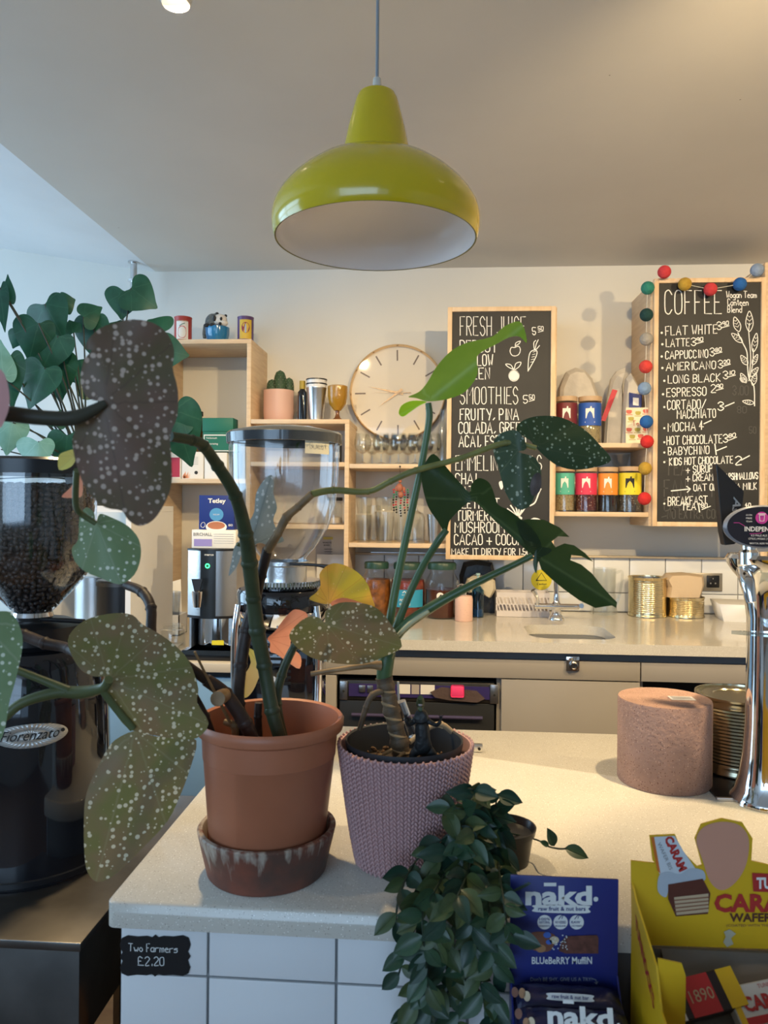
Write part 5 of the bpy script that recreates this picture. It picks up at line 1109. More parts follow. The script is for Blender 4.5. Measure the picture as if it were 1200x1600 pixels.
# stems
stem('stem', [(442, 1165, yb, 10), (425, 1110, yb, 11), (413, 1040, yb, 11), (402, 985, yb-.01, 12), (396, 935, yb-.02, 11), (390, 880, yb-.04, 12), (384, 835, yb-.06, 11), (368, 775, yb-.09, 10), (340, 728, yb-.12, 9.5), (318, 697, yb-.15, 9), (300, 688, yb-.17, 8), (266, 682, yb-.2, 8)], stem_g, t)
stem('stem', [(385, 1160, yb-.02, 9), (372, 1100, yb-.02, 10), (376, 1040, yb, 10), (385, 985, yb+.01, 10), (395, 950, yb+.01, 9), (408, 900, yb, 8), (418, 858, yb-.01, 8)], stem_b, t)
stem('stem', [(418, 860, yb-.01, 7.5), (434, 834, yb-.02, 6.5), (448, 808, yb-.02, 7), (466, 792, yb-.02, 6), (487, 772, yb-.02, 6.5)], stem_t, t)
stem('stem', [(487, 772, yb-.02, 6), (520, 766, yb-.01, 5.5), (575, 768, yb, 5), (610, 752, yb, 5), (650, 735, yb, 5), (720, 716, yb+.01, 4.5), (790, 692, yb+.02, 4.5), (838, 700, yb+.02, 4)], mat('begonia_stem_olive', (.26, .26, .08), .45, noise=.3, nscale=30), t)
stem('stem', [(400, 1170, yb-.03, 11), (383, 1130, yb-.04, 11), (352, 1085, yb-.05, 11), (322, 1062, yb-.06, 10)], stem_b, t)
stem('stem', [(322, 1062, yb-.06, 8), (285, 1035, yb-.07, 8), (240, 1000, yb-.06, 8), (236, 950, yb-.04, 8), (222, 925, yb-.02, 8), (197, 914, yb, 7)], stem_b, t)
stem('stem', [(330, 1150, yb-.05, 8), (318, 1120, yb-.06, 9), (300, 1085, yb-.07, 8), (292, 1070, yb-.07, 7)], stem_b, t)
B().tube([P(293, 1070, yb-.07), P(300, 1065, yb-.085)], [.006, .0065], 12).build('cut_stub', stem_b, t); B().tube([P(352, 1085, yb-.05), P(340, 1092, yb-.09)], [.009, .0095], 14).build('cut_stub', stem_t, t)
stem('stem', [(445, 1165, yb+.02, 8), (432, 1100, yb+.02, 8), (440, 1055, yb+.03, 7), (460, 1010, yb+.03, 6), (480, 990, yb+.02, 5), (508, 976, yb, 4)], stem_g, t)
stem('dry_twig', [(360, 1130, yb-.04, 2.5), (345, 1100, yb-.06, 2.5), (322, 1055, yb-.07, 2), (304, 1018, yb-.08, 2)], stem_t, t, nodes=None)
stem('stem', [(405, 1160, yb+.01, 6), (403, 1120, yb+.01, 6), (404, 1098, yb+.01, 6)], stem_b, t); stem('stem', [(368, 1160, yb-.03, 6), (366, 1135, yb-.03, 6), (350, 1128, yb-.03, 5)], stem_t, t)
stem('leafstalk', [(-60, 1130, .85, 9), (-10, 1130, .86, 9), (35, 1098, .87, 8), (90, 1082, .88, 9), (125, 1082, .88, 10), (160, 1075, .87, 8), (170, 1062, .86, 7)], stem_l, t, nodes=None)
stem('leafstalk', [(-60, 1020, .86, 6), (0, 1038, .87, 6), (60, 1060, .88, 6), (108, 1080, .88, 8)], stem_l, t, nodes=None)
stem('leafstalk', [(160, 1078, .87, 6), (180, 1105, .88, 6), (208, 1138, .89, 6)], stem_l, t, nodes=None)
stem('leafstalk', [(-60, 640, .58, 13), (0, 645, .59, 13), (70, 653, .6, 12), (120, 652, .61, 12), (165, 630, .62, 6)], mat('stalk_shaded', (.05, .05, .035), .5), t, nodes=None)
stem('stem', [(-60, 985, .98, 9), (0, 985, .98, 9), (38, 993, .98, 9), (70, 1005, .97, 9), (108, 1014, .96, 8), (140, 1040, .9, 5)], stem_b, t)
stem('leafstalk', [(120, 735, .72, 5), (118, 780, .75, 5), (124, 800, .78, 5), (150, 818, .79, 4)], stem_l, t, nodes=None)
stem('leafstalk', [(370, 850, yb-.04, 3), (385, 855, yb-.03, 3), (394, 858, yb-.02, 4)], stem_l, t, nodes=None)
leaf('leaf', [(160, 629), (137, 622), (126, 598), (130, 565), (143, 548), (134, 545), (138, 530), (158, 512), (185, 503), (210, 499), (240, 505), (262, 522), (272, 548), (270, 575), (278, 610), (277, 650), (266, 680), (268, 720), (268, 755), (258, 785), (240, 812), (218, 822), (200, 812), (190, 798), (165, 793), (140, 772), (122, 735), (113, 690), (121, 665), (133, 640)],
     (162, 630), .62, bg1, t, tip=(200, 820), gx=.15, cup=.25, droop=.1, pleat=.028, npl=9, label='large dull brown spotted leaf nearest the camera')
leaf('leaf', [(168, 1060), (147, 1057), (127, 1047), (112, 1024), (106, 1000), (118, 980), (143, 965), (180, 958), (207, 961), (222, 975), (253, 993), (283, 1017), (300, 1043), (310, 1077), (308, 1098), (326, 1130), (308, 1153), (280, 1155), (247, 1150), (206, 1141), (185, 1122), (170, 1095)],
     (170, 1062), .88, bg2, t, tip=(326, 1132), gx=.25, gy=-.2, cup=.3, droop=.12, pleat=.028, npl=10, label='olive spotted leaf pointing right beside the black grinder')
leaf('leaf', [(211, 1142), (180, 1156), (165, 1175), (155, 1194), (142, 1220), (133, 1250), (131, 1290), (132, 1335), (137, 1363), (152, 1378), (175, 1370), (196, 1352), (223, 1325), (261, 1284), (282, 1242), (298, 1198), (307, 1157), (280, 1152), (240, 1150)],
     (211, 1142), .90, bg2, t, tip=(150, 1378), gx=.35, gy=-.12, cup=.25, droop=.1, pleat=.028, npl=10, label='lowest spotted leaf hanging beside the bar corner')
leaf('leaf', [(150, 816), (146, 800), (134, 793), (124, 810), (122, 843), (112, 857), (117, 877), (133, 893), (157, 903), (187, 913), (210, 898), (220, 870), (217, 843), (200, 822), (173, 808), (156, 803)], (151, 818), .80, bg3, t, tip=(190, 913), gx=.2, gy=-.2, cup=.35, pleat=.028, npl=9, label='pale green spotted leaf in front of the bean hopper')
leaf('leaf', [(-70, 960), (0, 955), (20, 960), (33, 985), (35, 1012), (25, 1060), (14, 1100), (4, 1150), (-30, 1190), (-70, 1150)], (-30, 970), .74, bg3, t, tip=(-20, 1190), gx=.3, cup=.2, pleat=.028, label='pale green spotted leaf cut by left edge')
leaf('leaf', [(-60, 600), (-20, 575), (2, 578), (12, 600), (15, 630), (8, 655), (-5, 672), (-60, 690)], (-50, 640), .56, mat('pink_leaf_back', (.55, .26, .24), .5), t, cup=.2, label='pink underside of a leaf at the left edge')
leaf('leaf', [(513, 944), (495, 941), (483, 935), (495, 925), (501, 913), (499, 898), (508, 886), (522, 880), (541, 884), (560, 895), (574, 912), (580, 930), (585, 950), (560, 942), (535, 935), (520, 940)], (514, 942), yb+.04, bgo, t, tip=(541, 884), cup=.3, pleat=.04, npl=12, label='backlit amber leaf above the speckled one')
leaf('leaf', [(516, 943), (535, 934), (560, 940), (583, 950), (570, 958), (535, 955)], (516, 943), yb+.03, bgp, t, cup=.2, label='pinkish folded back edge of the amber leaf')
leaf('leaf', [(508, 974), (500, 966), (485, 963), (468, 972), (452, 992), (462, 1010), (488, 1028), (528, 1037), (570, 1037), (600, 1026), (628, 1010), (612, 977), (590, 951), (562, 942), (530, 942), (509, 955)], (509, 975), yb-.02, bg2, t, tip=(628, 1010), gx=.1, cup=.3, droop=.1, pleat=.028, npl=10, label='olive speckled leaf in front of the pickle jars')
leaf('leaf', [(418, 997), (430, 986), (440, 972), (452, 958), (462, 952), (478, 957), (480, 968), (466, 990), (455, 1000), (456, 1012), (470, 1025), (468, 1045), (450, 1035), (432, 1022), (422, 1018), (422, 1005)], (420, 998), yb+.05, bgp, t, tip=(478, 957), cup=.4, pleat=.03, npl=14, label='backlit coral pink leaf')
leaf('leaf', [(385, 1012), (400, 1018), (412, 1022), (413, 1040), (404, 1060), (396, 1078), (385, 1090), (376, 1085), (380, 1060), (392, 1035)], (388, 1014), yb+.05, bgy, t, tip=(380, 1088), cup=.5, pleat=.03, npl=7, label='wilting yellow leaf behind the stems')
leaf('leaf', [(424, 742), (428, 757), (427, 770), (433, 793), (427, 812), (434, 830), (444, 844), (432, 850), (421, 853), (405, 848), (392, 855), (386, 835), (388, 818), (397, 800), (400, 772), (411, 752)], (392, 852), yb-.02, bgs, t, tip=(424, 742), gx=.3, cup=.8, pleat=.03, npl=6, label='silvery crumpled spotted leaf by the hopper')
leaf('leaf', [(376, 845), (377, 865), (370, 885), (358, 900), (358, 893), (362, 875), (366, 855)], (376, 845), yb-.03, bgs, t, tip=(358, 900), cup=.4, pleat=.04, npl=6, label='dry narrow silvery leaf tip')
leaf('leaf', [(118, 735), (128, 745), (128, 775), (110, 778), (96, 776), (110, 762), (116, 750)], (124, 745), .8, bgp, t, cup=.3, label='small dried pink leaf by the hopper lid')
leaf('leaf', [(92, 712), (104, 705), (116, 703), (118, 718), (110, 730), (92, 734)], (116, 712), .8, bgy, t, cup=.3, label='dried yellowish leaf scrap by the hopper lid')
leaf('leaf', [(838, 700), (828, 688), (815, 680), (806, 670), (817, 657), (842, 650), (876, 652), (912, 670), (939, 697), (955, 719), (930, 730), (897, 734), (870, 727), (850, 712)], (838, 700), yb+.02, bg4, t, tip=(955, 719), gx=.15, cup=.25, droop=.1, pleat=.028, label='dark green spotted leaf over the juice chalkboard')
leaf('leaf', [(810, 706), (822, 702), (818, 684), (805, 672), (784, 676), (772, 688), (771, 706), (780, 735), (790, 770), (808, 795), (826, 792), (835, 776), (845, 750), (844, 729), (834, 714)], (812, 700), yb+.01, mat and leaf_mat('begonia_mid_green', (.06, .10, .05), (.05, .085, .045), (.11, .15, .08), (.38, .46, .36), .25, None, 165, 9, spot_t=.38), t, tip=(815, 796), gx=-.1, cup=.5, pleat=.028, label='hanging spotted leaf in front of chalkboard')
leaf('leaf', [(834, 742), (844, 740), (846, 755), (843, 768), (832, 775), (828, 760)], (838, 742), yb-.005, mat('withered_leaf', (.14, .11, .10), .8, noise=.5, nscale=60), t, cup=.4, label='withered grey brown leaf tip')

# ---------------------------------------------------------------- pink woven pot, monstera
bc = G(632, 1342, ZF); q = mpp(bc); bc.z = ZF+.0005; zr = P(632, 1160, bc.y).z; H = zr-bc.z; rb, rr = 77*q, 107*mpp(Vector((bc.x, bc.y, zr)))
t = thing('monstera_pot', 'dusty pink woven pattern pot with a leggy monstera', 'potted plant', bc); mon = t
pk = mat('dusty_pink_plastic', (.56, .34, .34), .5)
def rad(u): return rb+(rr-rb)*(u**.8)
pr = [(0, 0), (rb*.93, 0)] + [(rad(k/10)-.003, max(.002, H*k/10)) for k in range(11)] + [(rr-.006, H)] + [(rad(k/10)-.006, H*k/10) for k in (9, 7, 5, 3)]
B().lathe(pr, bc, 64).build('pot', pk, t)
# the weave: rows of slanting cord stitches
base = bmesh.new(); bmesh.ops.create_icosphere(base, subdivisions=1, radius=1); bvs = [v.co.copy() for v in base.verts]; bfs = [[v.index for v in f.verts] for f in base.faces]; base.free()
st = B(); nr, ncol = 27, 56
for i in range(nr):
    z = H*(i+.6)/(nr+.1); rd = rad(z/H)-.0018; wc = 2*PI*rd/ncol; hh = H/nr
    for j in range(ncol):
        for side in (-1, 1):
            a = 2*PI*(j+.25*side+.25)/ncol; n_ = Vector((math.cos(a), math.sin(a), 0)); tg_ = Vector((-n_.y, n_.x, 0)); zz = Vector((0, 0, 1))
            u = (tg_*side*.55+zz*.83).normalized(); w_ = n_.cross(u)
            o = bc + n_*rd + zz*(z + (hh*.0 if side < 0 else hh*.5)); vv = [st.bm.verts.new(o+u*(p.x*hh*.72)+w_*(p.y*wc*.21)+n_*(p.z*.0024)) for p in bvs]
            for f in bfs: st.bm.faces.new([vv[k] for k in f])
tag(st.build('woven_stitches', pk, t, sharp=80), None, None, kind='stuff')
ri = 90*mpp(Vector((bc.x, bc.y, zr)))
ic = P(636, 1152, bc.y+.0); ic = Vector((bc.x-.002, bc.y, 0))
B().lathe([(ri*.99, zr+.004), (ri*1.02, zr+.006), (ri*1.02, zr+.001), (ri*.96, zr-.03), (ri*.9, zr-.045), (0, zr-.045)][:5] , ic, 56).lathe([(ri*.99, zr+.004), (ri*.94, zr-.04)], ic, 56).build('inner_pot', mat('charcoal_plastic', (.035, .037, .042), .45), t)
so = B().lathe([(0, zr-.030), (ri*.5, zr-.027), (ri*.95, zr-.032)], ic, 40).build('soil', mat('compost', (.035, .024, .018), .95, noise=.6, nscale=90, bump=1, bscale=80), t)
ch = B()
for k in range(70):
    a, d = R.uniform(0, 2*PI), ri*.85*math.sqrt(R.random()); ch.ball((ic.x+d*math.cos(a), ic.y+d*math.sin(a), zr-.026), R.uniform(.002, .006), sub=1, sc=(1, R.uniform(.5, 1), .6), M=Euler((R.random()*3, R.random()*3, 0)).to_matrix())
tag(ch.build('bark_chips', mat('bark_chip', (.16, .09, .05), .9, noise=.6, nscale=30), t, flat=True), None, None, kind='stuff')
ym = bc.y
trunk = mat('monstera_trunk', (.17, .11, .06), .55, noise=.6, nscale=45, bump=.6, bscale=60); mg = mat('monstera_stalk', (.075, .135, .055), .3, noise=.2, nscale=25); mgl = mat('monstera_young_stalk', (.10, .17, .07), .3)
stem('trunk', [(628, 1188, ym, 14), (624, 1160, ym, 14), (618, 1135, ym, 12), (612, 1110, ym, 13), (608, 1090, ym, 11), (603, 1072, ym, 13), (600, 1058, ym, 14)], trunk, t, 14)
for i, (x, y, w) in enumerate(((626, 1172, 16), (621, 1147, 15), (614, 1121, 15), (609, 1100, 14), (604, 1078, 15))):
    p_ = P(x, y, ym); qq = mpp(p_); B().lathe([(w*.9*qq, -2*qq), (w*qq, 0), (w*.8*qq, 3*qq)], p_, 20, Matrix.Rotation(math.radians(12), 4, 'Y')).build('leaf_scar', mat('scar_tan', (.34, .24, .13), .7), t)
stem('stem_top', [(600, 1062, ym, 12), (602, 1040, ym, 13), (607, 1015, ym, 12), (612, 990, ym, 9)], mg, t, 14, nodes=None)
stem('leafstalk', [(600, 1040, ym, 7), (607, 985, ym, 7), (620, 910, ym, 6.5), (640, 815, ym-.005, 6), (658, 730, ym-.01, 5.5), (667, 680, ym-.01, 5.5), (671, 650, ym-.01, 5.5), (669, 630, ym-.01, 5)], mgl, t, nodes=None)
stem('leafstalk', [(606, 1020, ym-.01, 7), (625, 965, ym-.015, 6.5), (655, 895, ym-.02, 6), (685, 845, ym-.03, 6), (698, 828, ym-.03, 5)], mg, t, nodes=None)
stem('leafstalk', [(606, 1025, ym-.012, 9), (625, 985, ym-.016, 9), (680, 945, ym-.02, 8), (750, 908, ym-.02, 6), (800, 884, ym-.02, 5), (832, 868, ym-.02, 5)], mg, t, nodes=None)
stem('sheath', [(612, 1003, ym-.022, 3), (640, 975, ym-.028, 4), (670, 955, ym-.03, 3)], mat('sheath_cream', (.55, .50, .28), .5), t, nodes=None)
stem('dry_stalk', [(595, 1040, ym-.01, 8), (575, 1040, ym-.015, 5), (530, 1046, ym-.02, 4), (486, 1053, ym-.02, 4)], stem_t, t, nodes=None)
stem('aerial_root', [(598, 1080, ym-.01, 5), (582, 1086, ym-.015, 5), (572, 1105, ym-.02, 4.5), (562, 1140, ym-.015, 4)], trunk, t)
stem('aerial_root', [(640, 1160, ym+.01, 4), (665, 1140, ym+.03, 4), (690, 1132, ym+.04, 4.5), (712, 1150, ym+.05, 4)], mat('root_pale', (.45, .33, .2), .7), t)
for pts in ([(612, 1172), (600, 1178), (590, 1182)], [(632, 1176), (622, 1184), (616, 1190)]): stem('root', [(x, y, ym-.03-.01*i, 3) for i, (x, y) in enumerate(pts)], stem_t, t, 6, nodes=None)
md = leaf_mat('monstera_dark', (.022, .040, .014), (.028, .048, .018), (.085, .120, .050), None, .22, (.06, .14, .02), nveins=5, rough=.33)
my = leaf_mat('monstera_young', (.30, .44, .07), (.22, .36, .05), (.46, .62, .20), None, .55, (.30, .55, .05), nveins=5, rough=.35)
leaf('leaf', [(667, 627), (650, 622), (638, 620), (655, 612), (668, 597), (682, 573), (703, 550), (728, 536), (769, 526), (788, 510), (811, 502), (820, 516), (823, 536), (812, 526), (796, 527), (775, 538), (758, 547), (745, 558), (746, 585), (728, 611), (705, 622), (686, 626)], (668, 627), ym-.01, my, t, tip=(815, 510), gx=-.1, cup=.45, droop=.05, label='young bright green backlit leaf at the top')
leaf('leaf', [(667, 628), (655, 626), (640, 627), (627, 634), (623, 646), (630, 651), (642, 643), (655, 634)], (667, 627), ym-.008, leaf_mat('monstera_lobe', (.32, .60, .03), (.30, .55, .02), (.4, .7, .1), None, .7, (.5, .95, .04), nveins=3), t, tip=(624, 648), cup=.3, label='glowing yellow green folded lobe')
leaf('leaf', [(678, 709), (666, 720), (659, 738), (660, 760), (669, 792), (684, 815), (697, 834), (702, 815), (718, 797), (738, 783), (757, 798), (782, 822), (810, 848), (830, 866), (842, 862), (846, 850), (835, 830), (815, 812), (795, 797), (778, 788), (770, 765), (762, 752), (747, 747), (736, 758), (733, 769), (715, 750), (695, 727)], (739, 781), ym-.03, md, t, tip=(842, 862), gx=.15, cup=.3, label='dark green leaf folded along its midrib')
leaf('leaf', [(834, 866), (824, 858), (812, 835), (806, 815), (825, 811), (850, 812), (874, 824), (890, 839), (872, 838), (862, 846), (868, 855), (882, 849), (897, 852), (914, 864), (927, 878), (908, 869), (893, 867), (891, 875), (908, 882), (925, 896), (940, 915), (955, 932), (964, 941), (963, 950), (956, 946), (930, 950), (905, 938), (880, 920), (862, 905), (846, 890), (842, 878)], (838, 868), ym-.02, md, t, tip=(963, 945), gx=.2, gy=-.1, cup=.25, droop=.1, smooth=False, label='split monstera leaf over the sink with two slots')
leaf('leaf', [(835, 866), (842, 855), (862, 858), (856, 866), (842, 874), (838, 896), (833, 882)], (838, 868), ym-.025, md, t, cup=.3)
# black toy dinosaur and plant labels in the pot
dc = P(662, 1185, ym-.045); q = mpp(dc); dm = mat('toy_black', (.012, .013, .014), .5, bump=.5, bscale=120); dg = mat('toy_green_head', (.06, .09, .035), .55, noise=.5, nscale=80)
t = thing('toy_dinosaur', 'black rubbery toy dinosaur roaring in the pink pot', 'toy', Vector((dc.x, dc.y, zr-.030)))
def D_(x, y, dy=0): return P(x, y, ym-.045+dy)
dsk = bpy.data.meshes.new('dino'); JN = [(661, 1165, 0, 11), (660, 1140, 0, 13), (658, 1118, 0, 9), (657, 1106, 0, 6.5), (645, 1178, .0, 7), (644, 1192, -.002, 5.5), (677, 1178, 0, 7), (679, 1192, -.002, 5.5), (646, 1128, 0, 4.5), (638, 1134, -.008, 3.5), (634, 1124, -.012, 3), (671, 1128, 0, 4.5), (683, 1134, -.008, 3.5), (689, 1126, -.012, 3), (665, 1180, .02, 7), (674, 1188, .045, 3)]
dsk.from_pydata([D_(x, y, o) for x, y, o, r in JN], [(0, 1), (1, 2), (2, 3), (0, 4), (4, 5), (0, 6), (6, 7), (2, 8), (8, 9), (9, 10), (2, 11), (11, 12), (12, 13), (0, 14), (14, 15)], [])
do = bpy.data.objects.new('body', dsk); C.objects.link(do)
sk = do.modifiers.new('s', 'SKIN'); 
for i, (x, y, o, r) in enumerate(JN): dsk.skin_vertices[0].data[i].radius = (r*q, r*q)
dsk.skin_vertices[0].data[0].use_root = True; do.modifiers.new('u', 'SUBSURF').render_levels = 2
w = wloc(t)
for v in dsk.vertices: v.co -= w
dsk.materials.append(dm); do.parent = t
hd = B().ball(D_(657, 1099), 8*q, sc=(.9, 1.1, .9)).tube([D_(657, 1102), D_(657, 1095, -.012), D_(657, 1090, -.022)], [6*q, 6*q, 4*q], 10).build('head', dg, t)
B().tube([D_(657, 1106, -.004), D_(657, 1108, -.014), D_(657, 1108, -.02)], [5*q, 4.5*q, 3*q], 10).build('lower_jaw', dg, hd); B().ball(D_(657, 1101, -.013), 3.6*q, sc=(1, 1.2, .8)).build('tongue', mat('mouth_grey', (.35, .28, .26), .5), hd)
cl = B()
for x, y in ((634, 1121), (689, 1123)):
    for k in (-1, 0, 1): cl.tube([D_(x, y+2, -.012), D_(x+k*3, y-6, -.014)], [1.6*q, .5*q], 6)
tag(cl.build('claws', dm, t), None, None, kind='stuff')
t = thing('glass_vial', 'small glass vial with silver end leaning behind the trunk', 'vial', P(636, 1140, ym+.01)); B().tube([P(645, 1150, ym+.012), P(636, 1118, ym+.01)], .0065, 16, False).build('tube', glass, t); B().tube([P(634, 1118, ym+.01), P(626, 1096, ym+.008)], .0072, 16, False).build('cap', steel, t)
tag(B().tube([P(626, 1170, ym+.02), P(622, 1065, ym+.02)], .0016, 8).build('plant_stake', mat('clear_stake', (.6, .62, .62), .3)), 'thin pale plastic stake upright in the pink pot', 'stake')

# ---------------------------------------------------------------- trailing artificial plant
c = G(788, 1345, ZF); c.z = ZF+.0005; q = mpp(c); zt_ = P(787, 1290, c.y).z; h = zt_-c.z; r = 48*q
t = thing('trailing_plant', 'small black pot with dark green artificial foliage trailing over the bar', 'potted plant', c)
B().lathe([(0, 0), (r*.78, 0), (r*.92, h*.8), (r*.98, h*.82), (r*1.02, h), (r*.97, h), (r*.88, h*.8), (0, h*.75)], c, 40).build('pot', blackp, t)
lm = [mat('plastic_leaf_dark', (.020, .055, .034), .38, noise=.3, nscale=50), mat('plastic_leaf_mid', (.032, .080, .040), .36, noise=.3, nscale=50), mat('plastic_leaf_olive', (.060, .095, .035), .4, noise=.3, nscale=50)]
def leafmesh(nm, L, Wd, m, curl):
    b = B(); n = 8; rows = []
    for i in range(n+1):
        u = i/n; w = Wd*math.sin(PI*u**.85)**.9*(1 if 0 < i < n else 0); z = -curl*u*u*L
        if i in (0, n): rows.append([b.bm.verts.new((u*L, 0, z))])
        else: rows.append([b.bm.verts.new((u*L, s*w, z+abs(s)*w*.35)) for s in (-1, -.5, 0, .5, 1)])
    for a, a2 in zip(rows, rows[1:]):
        for k in range(4):
            f = [a[0] if len(a) == 1 else a[k]] + ([] if len(a) == 1 else [a[k+1]]) + ([a2[0]] if len(a2) == 1 else [a2[k+1], a2[k]])
            b.bm.faces.new(f)
    rib = [(u/8*L, 0, -curl*(u/8)**2*L+.0004) for u in range(9)]
    b.tube(rib, [.0005]*9, 4)
    o = b.build(nm, m, sharp=80); me = o.data; bpy.data.objects.remove(o); return me
lms = [leafmesh('leaf', .030, .0085, lm[k % 3], .25*(k % 4)/2) for k in range(6)]
vr = [((760, 1275), (720, 1290), (680, 1320), (650, 1345), (625, 1395), (618, 1440)), ((765, 1272), (740, 1300), (705, 1350), (675, 1400), (640, 1470), (618, 1540)), ((770, 1275), (745, 1330), (715, 1400), (680, 1470), (655, 1540), (640, 1620)),
      ((772, 1278), (760, 1350), (745, 1430), (730, 1510), (715, 1590), (712, 1640)), ((775, 1280), (765, 1360), (765, 1440), (772, 1520), (775, 1600)), ((778, 1280), (778, 1340), (786, 1400), (794, 1450), (812, 1472)), ((765, 1275), (725, 1265), (705, 1262), (690, 1270)),
      ((770, 1275), (755, 1250), (740, 1235), (730, 1232)), ((775, 1275), (775, 1255), (778, 1240)), ((765, 1278), (730, 1320), (700, 1380), (690, 1450), (700, 1540), (690, 1610)), ((770, 1280), (735, 1345), (735, 1420), (745, 1500), (760, 1590)), ((765, 1278), (700, 1330), (668, 1380), (660, 1430), (665, 1500), (672, 1590)), ((768, 1278), (750, 1380), (720, 1460), (675, 1540), (630, 1590))]
ns = 0; w0 = wloc(t); yfr = yf0
def ydepth(px, py, k):            # a strand lies on the bar top and then hangs in front of its edge
    if px > 775 and py >= 1395: return .868 - .01*R.random()
    if py < 1395 and px < 745: return .972 - .008*(k % 3)
    if py < 1395: return min(c.y-.01, G(px, max(py, 1200), ZF+.03).y if py > 1300 else c.y-.02) - .012*(k % 3)
    return yfr-.018-.022*(k % 3)-.01*R.random()
random.seed(3)
lvs = []
for k, v in enumerate(vr):
    pts = [(p[0], p[1]) for p in v]; v3 = [P(x, y, ydepth(x, y, k)) for x, y in pts]; cr_ = crom(v3, None, 8)
    B().tube(cr_, .0013, 5, smooth=False).build('vine', mat('vine_dark', (.018, .035, .022), .5), t)
    ln = sum((b_-a_).length for a_, b_ in zip(cr_, cr_[1:])); acc = 0; nxt = .008; sd = 1
    for a_, b_ in zip(cr_, cr_[1:]):
        acc += (b_-a_).length
        while acc > nxt:
            lvs.append((b_.copy(), (b_-a_).normalized(), sd)); sd = -sd; nxt += .0105
if len(lvs) > 285: lvs = [lvs[int(i*len(lvs)/285)] for i in range(285)]
for i, (p, d, sd) in enumerate(lvs):
    me = lms[R.randrange(6)]; o = bpy.data.objects.new('leaf', me); C.objects.link(o); o.parent = t
    side = Vector((sd*R.uniform(.4, 1.1), -R.uniform(0, .7), R.uniform(-.5, .25))); x = (d*R.uniform(.2, .9)+side).normalized()
    if p.z < ZF+.012 and p.y > yf0: x.z = abs(x.z)*.3
    n_ = Vector((R.uniform(-.4, .4), -1, R.uniform(.0, .8))); y_ = n_.cross(x).normalized(); z_ = x.cross(y_).normalized(); s = R.uniform(.85, 1.35)
    M = Matrix((x*s, y_*s, z_*s)).transposed().to_4x4(); M.translation = p-w0; o.matrix_local = M
sg = [(838, 1312, c.y), (855, 1322, c.y-.03), (872, 1326, c.y-.04), (885, 1326, c.y-.05)]
B().tube([P(790, 1300, c.y-.01)]+[P(*p) for p in sg], .0012, 5).build('vine', MC['vine_dark'], t)
for px, py, ang, s in ((866, 1322, 1.9, .9), (882, 1325, -.25, 1.1), (858, 1322, 2.6, .5)):
    o = bpy.data.objects.new('leaf', lms[1]); C.objects.link(o); o.parent = t; x = Vector((math.cos(ang), -.2, math.sin(ang))).normalized(); y_ = Vector((0, -.7, .7)).cross(x).normalized(); z_ = x.cross(y_)
    M = Matrix((x*s, y_*s, z_*s)).transposed().to_4x4(); M.translation = P(px, py, c.y-.045)-w0; o.matrix_local = M

# ---------------------------------------------------------------- stone cylinder, big tin, tap
c = G(1037, 1219, ZF); c.z = ZF+.0005; q = mpp(c); h = P(1036, 1090, c.y).z-c.z; r = 70*q
t = thing('stone_cooler', 'upturned pinkish terracotta wine cooler with a small price sticker', 'wine cooler', c)
B().lathe([(0, .0), (r*.985, 0), (r, .003), (r, h-.003), (r*.985, h), (.009, h), (.006, h-.004), (0, h-.004)], c, 72).build('body', mat('porous_pink_stone', (.40, .25, .20), .8, noise=.18, nscale=20, bump=.6, bscale=130, speck=[((.16, .07, .05), 260, .22), ((.55, .36, .29), 200, .2)]), t)
ptop = lambda a_, b_: Vector((c.x+.030+a_, c.y-.004+b_*.9, c.z+h+.0008)); Draw(ptop).rect(-.022, -.016, .022, .016).build('price_sticker', mat('sticker_grey', (.55, .54, .56), .5), t)
d = Draw(lambda a_, b_: ptop(a_, b_)+Vector((0, 0, .0005))); [d.line([(-.017, y), (.016, y)], .0022) for y in (-.009, -.003, .003, .009)]; d.build('sticker_print', greyink, t)
t, c2, r2, h2 = rib_can('catering_tin', 'large ribbed tarnished tin behind beer tap and stone cooler', 1154, 1219, 129, 1083, ZF+.004, gold_d, 17)
d_ = thing('drip_tray', 'black drip tray with steel rim below the beer tap', 'tray', (c2.x, c2.y, ZF)); x0 = G(1104, 1232, ZF).x
B().box((x0, 1.36, ZF+.0005), (1.0, 1.60, ZF+.003)).build('tray', blackp, d_); B().box((x0-.003, 1.352, ZF+.0005), (1.0, 1.3595, ZF+.006), .001).build('rim', steel, d_)
c = G(1195, 1252, ZF); c.z = ZF+.0005; q = mpp(c)
t = thing('beer_tap', 'chrome beer font with black handle and dark oval badge', 'beer tap', c)
def zz(py): return P(1195, py, c.y).z
B().lathe([(0, 0), (52*q, 0), (52*q, .004), (50*q, .010), (44*q, 18*q), (38*q, 40*q), (33*q, 75*q), (30*q, 120*q), (28.5*q, zz(1040)-c.z), (28.5*q, zz(965)-c.z), (33*q, zz(930)-c.z), (40*q, zz(905)-c.z), (50*q, zz(893)-c.z), (57*q, zz(882)-c.z), (60*q, zz(872)-c.z), (56*q, zz(866)-c.z), (0, zz(862)-c.z)], c, 64).build('column', chrome, t, sharp=50)
B().tube([(c.x-.045, c.y-.02, zz(890)), (c.x-.052, c.y-.05, zz(905)), (c.x-.050, c.y-.062, zz(935))], [.013, .012, .008], 16).build('spout', chrome, t)
B().lathe([(0, 0), (.016, 0), (.016, .02), (.012, .025), (.012, .045), (0, .045)], (c.x-.042, c.y-.03, zz(880)), 24).build('valve', chrome, t)
hp = [P(x, y, c.y-.045) for x, y in ((1119, 724), (1163, 768), (1159, 800), (1150, 850), (1133, 852), (1129, 830))]
